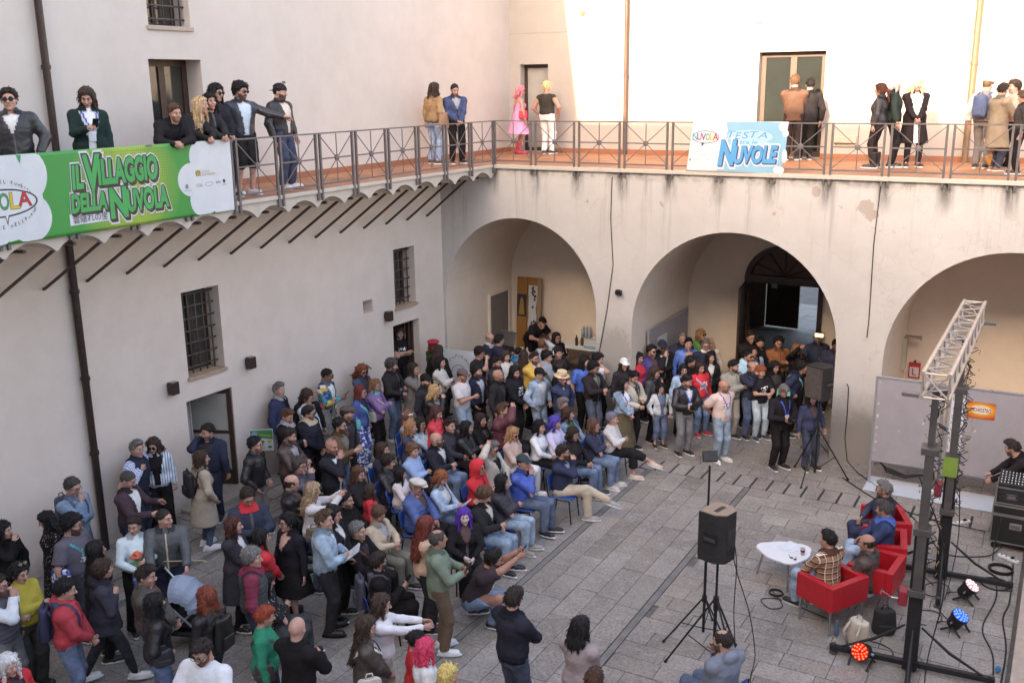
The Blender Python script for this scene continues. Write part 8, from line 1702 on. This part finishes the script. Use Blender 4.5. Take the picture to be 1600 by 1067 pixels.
(5.94,0.51,-41,1.74,'M','drink','stand','m','bald',(68,61,58),'jacket',(46,48,66),'jeans',(66,84,124),(36,31,32),'balding man in a navy jacket with both hands at his mouth',3,0,dict(ext=('stubble',),pitch=18)),
(6.15,0.56,-41,1.64,'F','phone','stand','p','curly',(136,72,46),'tee',(40,38,44),'jeans',(160,184,206),(60,60,70),'red haired woman in a black printed tee and pale jeans',3,0,dict(ext=(('print',(36,31,32)),))),
(6.29,1.08,-41,1.64,'F','down','stand','p','bigcurl',(24,20,21),'jacket',(36,31,32),'jeans',(36,31,32),(36,31,32),'woman with long black curls behind the red haired woman',3,0,dict()),
(5.91,2.71,-51,1.78,'M','cross','stand','p','curly',(24,20,21),'jacket',(138,88,54),'jeans',(36,31,32),(36,31,32),'man in glasses and a rust brown jacket with folded arms',3,0,dict(kd='suede',ext=('glasses','stubble'))),
(6.37,2.63,-51,1.66,'F','shade','stand','p','lob',(136,96,72),'jacket',(36,31,32),'jeans',(36,31,32),(36,31,32),'fair haired woman in black with a hand over her eyes',3,0,dict()),
(6.92,-0.93,-36,1.78,'M','cam','stand','m','short',(108,102,100),'blazer',(38,34,38),'jeans',(36,31,32),(36,31,32),'photographer in a black suit with a blue lanyard looking at his camera',3,0,dict(pitch=30,ext=(('badge',(50,80,190)),('camera','black camera in the hands of the photographer in the black suit')))),
(6.62,3.48,-56,1.78,'M','down','stand','p','short',(44,33,29),'jacket',(54,60,84),'jeans',(36,31,32),(36,31,32),'man in a navy blouson behind the lit lamp',3,0,dict(ext=(('zip',(190,160,140)),'stubble'))),
(7.05,3.17,-71,1.76,'M','down','stand','d','short',(24,20,21),'jacket',(60,66,90),'jeans',(36,31,32),(36,31,32),'dark haired man in navy half hidden at the arch edge',3,0,dict()),
(6.63,1.05,-1,1.77,'M','bag','stand','p','curly',(24,20,21),'jacket',(44,50,76),'jeans',(36,31,32),(36,31,32),'person in navy with dark curls bending beside the loudspeaker',3,0,dict(lean=0.3,ext=(('tote',(90,190,180),'turquoise bag held by the person in navy'),))),
(7.5,-0.69,-46,1.6,'F','down','stand','p','long',(24,20,21),'jacket',(58,62,90),'jeans',(60,70,100),(36,31,32),'person in navy standing behind the loudspeaker stand',3,0,dict()),
(4.06,-7.95,-46,1.72,'F','lap','sit','w','lob',(86,50,150),'hoodie',(36,33,36),'wide',(36,31,32),(36,31,32),'person with bright purple hair, white face make up and black clothes',2,0,dict()),
(3.94,-7.31,7,1.81,'M','phone','sit','p','mop',(86,62,48),'jacket',(44,41,44),'jeans',(110,138,172),(36,31,32),'brown haired man in a black jacket looking at his phone',2,0,dict(mode='v',inner=(196,186,178),pitch=30,ext=(('phone','phone of the brown haired man in black'),))),
(3.89,-6.57,9,1.72,'F','cross','sit','p','long',(24,20,21),'puffer',(46,42,50),'jeans',(130,158,186),(150,140,130),'woman in a black puffer and light jeans with sunglasses on her head',2,0,dict(kd='nylon',ext=('topsun',))),
(3.86,-5.8,4,1.81,'M','chin','sit','m','short',(24,20,21),'jacket',(44,78,168),'jeans',(76,94,124),(36,31,32),'person in a dark cap and bright blue jacket with chin on hand',2,0,dict(kd='nylon',ext=(('cap',(52,66,70)),))),
(4.21,-5.05,7,1.81,'M','drink','sitx','p','short',(44,33,29),'blazer',(50,54,76),'jeans',(186,168,144),(150,140,140),'bearded man in sunglasses and navy blazer with beige trousers crossed',2,0,dict(mode='v',inner=(150,170,206),ext=('beard','sun'),bk='cotton')),
(3.92,-3.95,4,1.72,'F','lap','sit','p','bob',(44,33,29),'sweater',(40,36,38),'jeans',(80,108,146),(36,31,32),'dark haired woman in black with a printed canvas bag on her lap',2,0,dict(ext=('glasses',))),
(4.01,-3.37,4,1.72,'F','cross','sit','p','lob',(90,62,52),'jacket',(54,56,76),'jeans',(88,114,150),(180,170,160),'brown haired woman in glasses, navy jacket and jeans',2,0,dict(ext=('glasses',))),
(4.18,-2.85,1,1.72,'F','cross','sitx','p','short',(112,106,122),'sweater',(196,190,188),'crop',(40,36,36),(196,170,150),'woman with silver violet hair in a pale grey sweater, legs crossed',2,0,dict(kd='knit')),
(3.17,-6.18,1,1.72,'F','cross','sit','p','',(44,33,29),'jacket',(204,28,44),'jeans',(36,31,32),(36,31,32),'person in glasses wrapped in a red jacket with the hood up',2,0,dict(ext=(('hood',(204,28,44)),'glasses'))),
(2.98,-5.36,1,1.81,'M','head','sit','p','short',(108,102,100),'jacket',(182,172,160),'jeans',(180,164,148),(36,31,32),'grey haired man in a cream jacket holding his head',2,0,dict(ext=('sun',))),
(2.89,-4.48,4,1.72,'F','lap','sit','p','lob',(156,116,84),'sweater',(184,154,140),'jeans',(206,202,204),(208,203,204),'woman in sunglasses and a dusty pink sweater with white trousers',2,0,dict(ext=('sun',),bk='cotton')),
(3.14,-3.94,4,1.72,'F','lap','sit','p','bob',(24,20,21),'shirt',(208,204,212),'jeans',(36,31,32),(36,31,32),'dark bobbed person in a white shirt',2,0,dict()),
(3.35,-3.54,-1,1.72,'F','lap','sit','p','bob',(74,62,150),'shirt',(190,180,220),'wide',(190,180,215),(36,31,32),'costumed person with violet blue hair and a white and lilac robe',2,0,dict(bk='cotton',ext=())),
(3.32,-2.94,9,1.72,'F','lap','sit','p','bob',(62,42,36),'jacket',(96,128,160),'jeans',(74,90,120),(36,31,32),'dark haired woman in denim over a green top',2,0,dict(kd='denim',mode='open',inner=(84,120,50))),
(3.01,-2.58,4,1.81,'M','lap','sit','p','short',(108,102,100),'jacket',(70,74,96),'jeans',(74,90,120),(36,31,32),'grey haired man in glasses in the back row of chairs',2,0,dict(ext=('glasses',))),
(1.92,-5.49,4,1.81,'M','phone','sit','p','',(44,33,29),'jacket',(42,40,48),'jeans',(86,114,152),(36,31,32),'bald bearded man in sunglasses and black using his phone',2,0,dict(ext=('beard','sun',('phone','phone of the bald man in sunglasses')))),
(1.95,-4.56,7,1.72,'F','cross','sit','p','wavy',(24,20,21),'jacket',(44,40,42),'jeans',(74,90,120),(36,31,32),'woman with long dark waves in a black leather jacket, arms folded',2,0,dict(kd='leather')),
(1.95,-4.05,9,1.72,'F','lap','sit','p','long',(44,33,29),'jacket',(38,35,37),'jeans',(36,31,32),(36,31,32),'dark haired woman in profile in a plain black jacket',2,0,dict()),
(2.57,-4.23,14,1.81,'M','shade','sit','p','short',(80,58,45),'puffer',(100,46,58),'jeans',(36,31,32),(36,31,32),'bearded man in a maroon puffer over a teal tee',2,0.3,dict(kd='nylon',mode='v',inner=(40,130,150),ext=('stubble',))),
(1.37,-4.72,14,1.72,'F','cross','sit','p','lob',(76,46,42),'puffer',(206,30,50),'jeans',(36,31,32),(36,31,32),'girl in a bright red padded jacket',2,0.25,dict(kd='nylon')),
(1.04,-4.82,9,1.72,'F','chin','sit','p','bob',(44,33,29),'jacket',(150,172,196),'jeans',(74,90,120),(36,31,32),'woman in glasses and a pale denim jacket behind the ombre hair',2,0,dict(kd='denim',ext=('glasses',))),
(1,-5.05,14,1.72,'F','lap','sit','p','long',(150,108,74),'jacket',(64,66,86),'jeans',(74,90,120),(36,31,32),'woman with long blonde tipped hair in a navy jacket',2,0,dict()),
(0.59,-4.53,14,1.72,'F','lap','sit','p','long',(110,76,60),'sweater',(150,130,130),'jeans',(36,31,32),(36,31,32),'woman with a white bow in her brown hair',2,0,dict(ext=(('band',(216,212,214)),))),
(1.73,-6.05,7,1.72,'F','cross','sit','p','curly',(104,76,56),'sweater',(140,164,204),'jeans',(36,31,32),(36,31,32),'woman with short light curls in a powder blue sweater, arms folded',2,0,dict(kd='knit')),
(1.73,-6.75,11,1.72,'F','lap','sit','p','mop',(44,33,29),'jacket',(42,38,40),'jeans',(60,56,60),(36,31,32),'dark haired woman in a black leather jacket beside the girl',2,0,dict(kd='leather',ext=())),
(2.07,-6.86,14,1.4,'F','lap','sit','p','long',(24,20,21),'jacket',(206,190,186),'jeans',(150,140,150),(36,31,32),'small girl with dark hair in a pale pink jacket',2,0.12,dict(hs=1.08)),
(2.81,-7.5,11,1.81,'M','lap','sit','m','short',(108,102,100),'puffer',(62,84,140),'jeans',(36,31,32),(36,31,32),'man in a beige flat cap and a blue padded jacket',2,0,dict(kd='nylon',ext=(('flat',(200,188,176)),'glasses'))),
(2.92,-6.94,11,1.72,'F','phone','sit','p','bob',(132,78,50),'jacket',(142,170,206),'jeans',(74,90,120),(36,31,32),'woman with an auburn bob and pale denim jacket reading a leaflet',2,0,dict(kd='denim',pitch=22,ext=(('papers','white leaflet held by the woman with the auburn bob'),))),
(1.58,-7.4,14,1.72,'F','lap','sit','p','vlong',(84,58,44),'sweater',(42,38,40),'jeans',(36,31,32),(36,31,32),'young woman with very long wavy brown hair in black',2,0,dict()),
(2.18,-7.85,-321,1.27,'F','down','stand','p','bob',(58,42,34),'jacket',(206,38,52),'jeans',(36,31,32),(36,31,32),'child in a red tracksuit top leaning on a chair',2,0,dict(hs=1.12)),
(2.87,-8.51,-1,1.72,'F','phone','sit','p','bun',(88,62,50),'coat',(186,164,138),'jeans',(110,106,92),(36,31,32),'woman with pinned up hair in a beige trench coat reading her phone',2,0,dict(pitch=28,bk='cotton',ext=(('phone','phone of the woman in the beige trench coat on a chair'),))),
(2.16,-8.47,14,1.81,'M','lap','sit','p','short',(24,20,21),'jacket',(36,31,32),'jeans',(74,90,120),(36,31,32),'dark haired person in black hidden behind the raised arms',2,0,dict(ext=('stubble',))),
(9.44,-4,-159,1.77,'M','lap','sit','m','short',(108,102,100),'blazer',(58,60,78),'jeans',(52,56,80),(36,31,32),'bearded man in glasses and a dark blazer in the farthest armchair',4,0,dict(ext=(('beard',(60,54,52)),'glasses'),bk='cotton')),
(9.55,-4.88,-171,1.77,'M','lap','sit','m','short',(68,61,58),'jacket',(48,60,96),'jeans',(130,156,190),(36,31,32),'man in a dark jacket with a blue hood in a red armchair',4,0,dict(ext=(('scarf',(60,94,170)),'stubble'))),
(9.52,-5.83,-186,1.77,'M','lap','sitw','m','bald',(44,33,29),'jacket',(76,62,58),'jeans',(140,170,206),(36,31,32),'bald man in a brown leather jacket sunk in a red armchair',4,-0.13,dict(kd='leather')),
(9.06,-6.28,-209,1.77,'M','lap','sit','p','short',(24,20,21),'shirt',(120,76,60),'jeans',(130,158,190),(36,31,32),'man in a brown checked shirt seen from behind in the nearest armchair',4,0,dict(kd='plaid')),
(11.45,-2.02,-171,1.78,'M','bend','stand','p','short',(44,33,29),'shirt',(42,36,36),'jeans',(36,31,32),(36,31,32),'technician in a black shirt with yellow shoulder stripes bent over the mixer',4,0,dict(lean=0.5,pitch=15,ext=('beard',))),
(-0.37,-11.4,-41,1.8,'M','pockets','stand','p','short',(44,33,29),'jacket',(44,42,46),'jeans',(36,31,32),(36,31,32),'man in sunglasses and a black leather jacket behind the banner',5,5.68,dict(kd='leather',ext=('sun',))),
(-0.43,-10.33,-26,1.78,'F','phone1','stand','p','long',(58,42,34),'coat',(34,50,48),'jeans',(36,31,32),(36,31,32),'long haired woman in a dark green coat with a badge checking her phone',5,5.68,dict(mode='open',inner=(206,206,214),ext=('badge',('phone','phone of the woman in the dark green coat')),pitch=25)),
(-0.34,-8.99,-16,1.65,'M','rail','stand','p','short',(80,58,45),'jacket',(38,35,37),'jeans',(36,31,32),(36,31,32),'bearded man in black leaning on the railing with both arms',5,5.68,dict(lean=0.55,ext=('stubble',))),
(-0.39,-8.47,-1,1.68,'F','rail','stand','p','vlong',(178,146,112),'jacket',(42,38,40),'jeans',(36,31,32),(36,31,32),'blonde long haired woman in black leaning on the railing',5,5.68,dict(lean=0.42)),
(-0.38,-8.17,1,1.71,'F','rail','stand','p','bob',(24,20,21),'jacket',(46,42,46),'jeans',(36,31,32),(36,31,32),'short dark haired woman in black between the blonde and the pointing man',5,5.68,dict(lean=0.3)),
(-0.58,-7.69,-1,1.82,'F','clasp','stand','p','bob',(24,20,21),'blazer',(40,38,44),'jeans',(36,31,32),(36,31,32),'dark bobbed woman in sunglasses and black behind the railing group',5,5.68,dict(ext=('sun',))),
(-0.65,-7.16,-16,1.87,'M','point','stand','p','curly',(24,20,21),'jacket',(50,48,56),'shorts',(40,36,38),(208,203,204),'man in sunglasses, leather jacket and black shorts pointing sideways',5,5.68,dict(kd='leather',mode='open',inner=(180,190,206),ext=('sun','beard'))),
(-0.65,-6.13,4,1.84,'M','down','stand','p','short',(24,20,21),'jacket',(44,40,42),'jeans',(58,68,100),(208,203,204),'bearded man in a backward cap, black leather jacket and dark jeans',5,5.68,dict(kd='leather',mode='open',inner=(196,180,168),ext=(('backcap',(44,40,44)),'beard','topsun'))),
(-1.35,-0.4,-281,1.81,'F','bag','stand','p','wavy',(58,42,34),'jacket',(158,124,86),'jeans',(120,152,192),(80,50,40),'long haired person in a tan jacket and jeans seen from behind',5,5.68,dict(ext=(('tote',(150,110,80),'brown leather tote of the person in the tan jacket','leather'),))),
(-0.96,-0.04,-41,1.82,'M','clasp','stand','p','crop',(24,20,21),'jacket',(50,66,116),'jeans',(36,31,32),(36,31,32),'man with cropped hair in a blue denim jacket looking at his hands',5,5.68,dict(kd='denim',pitch=20,ext=('stubble',))),
(-1.24,3.38,-311,1.72,'F','down','stand','p','wig',(232,130,140),'strapless',(240,140,180),None,(36,31,32),(170,30,60),'costumed person in pink wig, pink puffed dress and red boots',5,5.68,dict(sole=(150,20,50),ext=('boots',('handbag',(210,30,60),'red heart bag of the person in pink')))),
(-0.43,3.47,-271,1.84,'M','pockets','stand','p','mop',(214,190,140),'tank',(62,56,50),'jeans',(222,216,212),(36,31,32),'costumed person in blond wig, dark sleeveless vest and white trousers',5,5.68,dict(bk='cotton')),
(5.79,3.47,-261,1.9,'M','clasp','stand','p','short',(92,66,48),'blazer',(96,68,54),'jeans',(56,42,44),(36,31,32),'man in a brown jacket facing the tall glazed door',5,5.68,dict()),
(6.03,3.63,-241,1.83,'M','down','stand','p','short',(24,20,21),'blazer',(40,36,38),'jeans',(36,31,32),(36,31,32),'person in a black suit right at the tall glazed door',5,5.68,dict()),
(7.86,1.9,-186,1.68,'F','bag','stand','p','pony',(84,46,34),'jacket',(48,44,48),'slim',(52,38,40),(36,31,32),'woman with a long chestnut ponytail in a black leather jacket with red sash',5,5.68,dict(kd='leather',ext=('boots',))),
(8.12,2.19,14,1.8,'F','down','stand','p','bob',(196,190,182),'jacket',(46,54,52),'jeans',(36,31,32),(36,31,32),'person in a silver wig and dark green black jacket',5,5.68,dict()),
(8.51,2.37,-71,1.79,'F','clasp','stand','p','wig',(232,204,150),'coat',(44,36,38),'slim',(44,36,40),(36,31,32),'person in a blond wig and black cape over a white shirt',5,5.68,dict(mode='open',inner=(214,208,212))),
(9.78,2.48,-291,1.79,'M','down','stand','p','short',(80,58,45),'vest',(122,112,108),'jeans',(112,104,100),(36,31,32),'man in a grey flat cap and vest with white sleeves',5,5.68,dict(mode='sleeves',inner=(214,210,206),ext=(('flat',(158,148,138)),('backpack',(70,84,120),'blue and grey backpack of the man in the flat cap')),bk='cotton')),
(10.07,1.98,-321,1.69,'M','gest','stand','p','short',(44,33,29),'coat',(140,122,102),'jeans',(50,54,76),(120,80,60),'man in a beige coat talking at the right end of the gallery',5,5.68,dict()),
(10.23,2.41,-161,1.74,'M','phone','stand','p','curly',(44,33,29),'sweater',(196,160,140),'jeans',(36,31,32),(36,31,32),'curly haired man with an acoustic guitar at the right end',5,5.68,dict()),
(10.49,1.4,-171,1.55,'M','down','stand','p','mop',(80,58,45),'jacket',(64,58,58),'jeans',(36,31,32),(36,31,32),'person in dark clothes cut by the right edge of the photo',5,5.68,dict()),
]
CHAIRS = [
(2.88,-10.98,-321,27),
(3.04,-9.24,11,31),
(3.81,-9.86,-311,32),
(8.59,-9.62,-206,44),
(1.23,-6.23,9,71),
(1.70,-4.77,7,72),
(4.06,-7.95,-46,129),
(3.94,-7.31,7,130),
(3.89,-6.57,9,131),
(3.86,-5.80,4,132),
(4.21,-5.05,7,133),
(3.92,-3.95,4,134),
(4.01,-3.37,4,135),
(4.18,-2.85,1,136),
(3.17,-6.18,1,137),
(2.98,-5.36,1,138),
(2.89,-4.48,4,139),
(3.14,-3.94,4,140),
(3.35,-3.54,-1,141),
(3.32,-2.94,9,142),
(3.01,-2.58,4,143),
(1.92,-5.49,4,144),
(1.95,-4.56,7,145),
(1.95,-4.05,9,146),
(2.57,-4.23,14,147),
(1.37,-4.72,14,148),
(1.04,-4.82,9,149),
(1.00,-5.05,14,150),
(0.59,-4.53,14,151),
(1.73,-6.05,7,152),
(1.73,-6.75,11,153),
(2.07,-6.86,14,154),
(2.81,-7.50,11,155),
(2.92,-6.94,11,156),
(1.58,-7.40,14,157),
(2.87,-8.51,-1,159),
(2.16,-8.47,14,160),
]
# ------------------------------------------------------------------ chairs and people in place
m_seat = plain('blue_chair_shell', (.02, .085, .36), .45, 0, .15, 8, .1); m_leg = plain('chair_leg_black', (.02, .019, .02), .4, .4)
chair0 = None
def chair(x, y, a, label, z=0):
    global chair0
    if chair0 is None:
        t = thing('chair', label, 'chair', group='blue plastic chairs of the audience')
        def shell(pts, w, th):
            mb = MB(); n = len(pts); cx = np.linspace(-1, 1, 9)
            V = []
            for i, (py, pz, ny, nz) in enumerate(pts):
                for c in cx:
                    e = abs(c) ** 4; ww = w / 2 * (1 - .10 * (abs(i - (n - 1) / 2) / ((n - 1) / 2)) ** 6); d = .018 * (c * c); V.append((c * ww, py + ny * d, pz + nz * d))
            F = [(i * 9 + k, i * 9 + k + 1, (i + 1) * 9 + k + 1, (i + 1) * 9 + k) for i in range(n - 1) for k in range(8)]
            mb.add(V, F); return mb
        st = shell([(.22, .425, 0, 1), (.20, .445, 0, 1), (.1, .447, 0, 1), (-.02, .44, 0, 1), (-.14, .437, 0, 1), (-.20, .445, 0, 1)], .44, .01).obj('seat', m_seat, t, smooth=True, fix=False)
        bk = shell([(-.205, .56, 1, 0), (-.215, .62, 1, 0), (-.235, .70, 1, 0), (-.255, .77, 1, 0), (-.265, .80, 1, 0)], .41, .01).obj('backrest', m_seat, t, smooth=True, fix=False)
        for o in (st, bk): s_ = o.modifiers.new('thick', 'SOLIDIFY'); s_.thickness = .008
        for sx in (-1, 1):
            MB().tube([(sx * .20, .17, .425), (sx * .215, .21, .0)], .012, 8).obj('leg', m_leg, t, smooth=math.radians(50))
            MB().tube([(sx * .20, -.17, .425), (sx * .215, -.24, .0)], .012, 8).obj('leg', m_leg, t, smooth=math.radians(50))
            MB().tube([(sx * .205, -.17, .425), (sx * .21, -.215, .50), (sx * .19, -.265, .80)], .011, 8).obj('back_support', m_leg, t, smooth=math.radians(50))
            MB().tube([(sx * .20, .17, .423), (sx * .20, -.17, .423)], .011, 8).obj('seat_rail', m_leg, t, smooth=math.radians(50))
        chair0 = t
    else: t = dup(chair0); t['label'] = label
    t.location = (x, y, 0); t.rotation_euler = (0, 0, math.radians(a - 90)); return t
for x, y, a, i_ in CHAIRS:
    lb = PEOPLE[i_][15]
    c, s_ = math.cos(math.radians(a)), math.sin(math.radians(a))
    chair(x + .05 * c, y + .05 * s_, a, 'blue chair under the ' + ' '.join(lb.split()[:12]))
for r in PEOPLE:
    (*args, gi, z, kw) = r; kw = dict(kw); 
    person(*args, GROUPS[gi], z=z, **kw)

# ------------------------------------------------------------------ small children carried, the pram, the guitar
def carried(x, y, z, a, h, label, top, tc, hat, hatc, bc, hs, hair='short', arms='lap'):
    ext = ((hat, hatc),) if hat else ()
    return person(x, y, a, h, 'F', arms, 'sit', 'p', hair, (60, 44, 36), top, tc, 'jeans', bc, (60, 60, 70), label, 'small children being carried', z=z, hs=hs, ext=ext, bk='cotton')
carried(.80, -11.27, .74, -40, .66, 'baby in an orange sun hat in a carrier on the short haired woman', 'sweater', (110, 140, 90), 'bucket', (232, 92, 52), (90, 110, 150), 1.75)
carried(-.72, -3.05, .96, -20, .80, 'toddler in green and white sleeves held by the grey bearded man', 'vest', (28, 110, 80), None, None, (150, 175, 205), 1.5)
pr = thing('pram', 'pram with a grey blue quilted hood beside the man in the rain jacket', 'pram', (1.62, -11.12, 0), math.radians(-70))
m_hood = plain('pram_hood', (.30, .34, .42), .75, 0, .12, 8, .3); m_tube = plain('pram_tube', (.45, .47, .50), .35, .6)
for sx in (-1, 1):
    MB().tube([(sx * .24, -.48, 1.02), (sx * .24, -.30, .80), (sx * .24, .38, .18)], .016, 8).obj('frame_tube', m_tube, pr, smooth=True); MB().tube([(sx * .24, -.36, .16), (sx * .22, .12, .62)], .014, 8).obj('frame_tube', m_tube, pr)
    for yy, rr_ in ((-.36, .13), (.38, .09)):
        w_ = MB().lathe([(rr_ * .72, -.018), (rr_, -.02), (rr_, .02), (rr_ * .72, .018)], 18, M=Matrix.Translation((sx * .27, yy, rr_)) @ Matrix.Rotation(math.pi / 2, 4, 'Y')).obj('wheel', m_rubber, pr, smooth=math.radians(40)); MB().lathe([(rr_ * .5, -.022), (rr_ * .5, .022)], 12, M=Matrix.Translation((sx * .27, yy, rr_)) @ Matrix.Rotation(math.pi / 2, 4, 'Y')).obj('hub', m_tube, w_)
MB().tube([(-.24, -.48, 1.02), (-.2, -.52, 1.05), (.2, -.52, 1.05), (.24, -.48, 1.02)], .02, 8).obj('handle', m_black, pr, smooth=True)
hd_ = MB(); R_ = []
for i in range(9):
    t = -.25 + 1.9 * i / 8; R_.append([Vector((.25 * math.cos(p), -.14 + .36 * math.sin(t) * (.55 + .45 * math.sin(p)) + .02 * (i % 2), .62 + .40 * math.cos(t) * (.35 + .65 * math.sin(p)) + .012 * (i % 2))) for p in np.linspace(0, math.pi, 13)])
for i in range(8):
    for k in range(12): hd_.quad(R_[i][k], R_[i][k + 1], R_[i + 1][k + 1], R_[i + 1][k])
hd_.obj('hood', m_hood, pr, smooth=True)
MB().prism([(-.34, .60), (-.28, .40), (.30, .36), (.42, .52), (.36, .52), (.24, .44), (-.2, .50), (-.28, .66)], -.21, .21, 'x').obj('seat', m_black, pr, bevel=.02)
MB().box(-.20, .20, -.30, .24, .22, .30).obj('basket', m_black, pr, bevel=.03)
sn = MB().tube([(1.02, -11.0, 1.06), (1.55, -10.78, 1.10), (1.60, -10.76, 1.08)], .010, 6).obj('wooden_stick', plain('pale_wood', (.45, .33, .22), .6)); tag(sn, 'thin pale wooden stick held across the pram', 'stick')
gt = thing('guitar', 'orange brown acoustic guitar held upright at the right end of the gallery', 'guitar', (10.06, 2.10, DECK), math.radians(20))
pl_ = []
for k in range(40):
    t = 2 * math.pi * k / 40; zz = math.cos(t); r_ = .185 if zz < 0 else .14; pl_.append(((r_ - .045 * math.exp(-((zz - .18) / .28) ** 2)) * math.sin(t) * 1.0, .30 + .24 * zz))
m_gt = plain('guitar_spruce', (.42, .19, .05), .3, 0, .12, 6)
MB().prism(pl_, -.05, .05, 'y').obj('guitar_body', m_gt, gt, bevel=.006); MB().box(-.028, .028, -.072, -.052, .50, .95).obj('neck', m_brown, gt); MB().prism([(-.03, .95), (.03, .95), (.042, 1.12), (-.042, 1.12)], -.07, -.05, 'y').obj('headstock', m_black, gt)
MB().lathe([(.05, 0), (.05, .004)], 18, M=Matrix.Translation((0, -.0505, .40)) @ Matrix.Rotation(math.pi / 2, 4, 'X')).obj('sound_hole', m_black, gt); MB().box(-.08, .08, -.062, -.0505, .20, .225).obj('bridge', m_brown, gt)
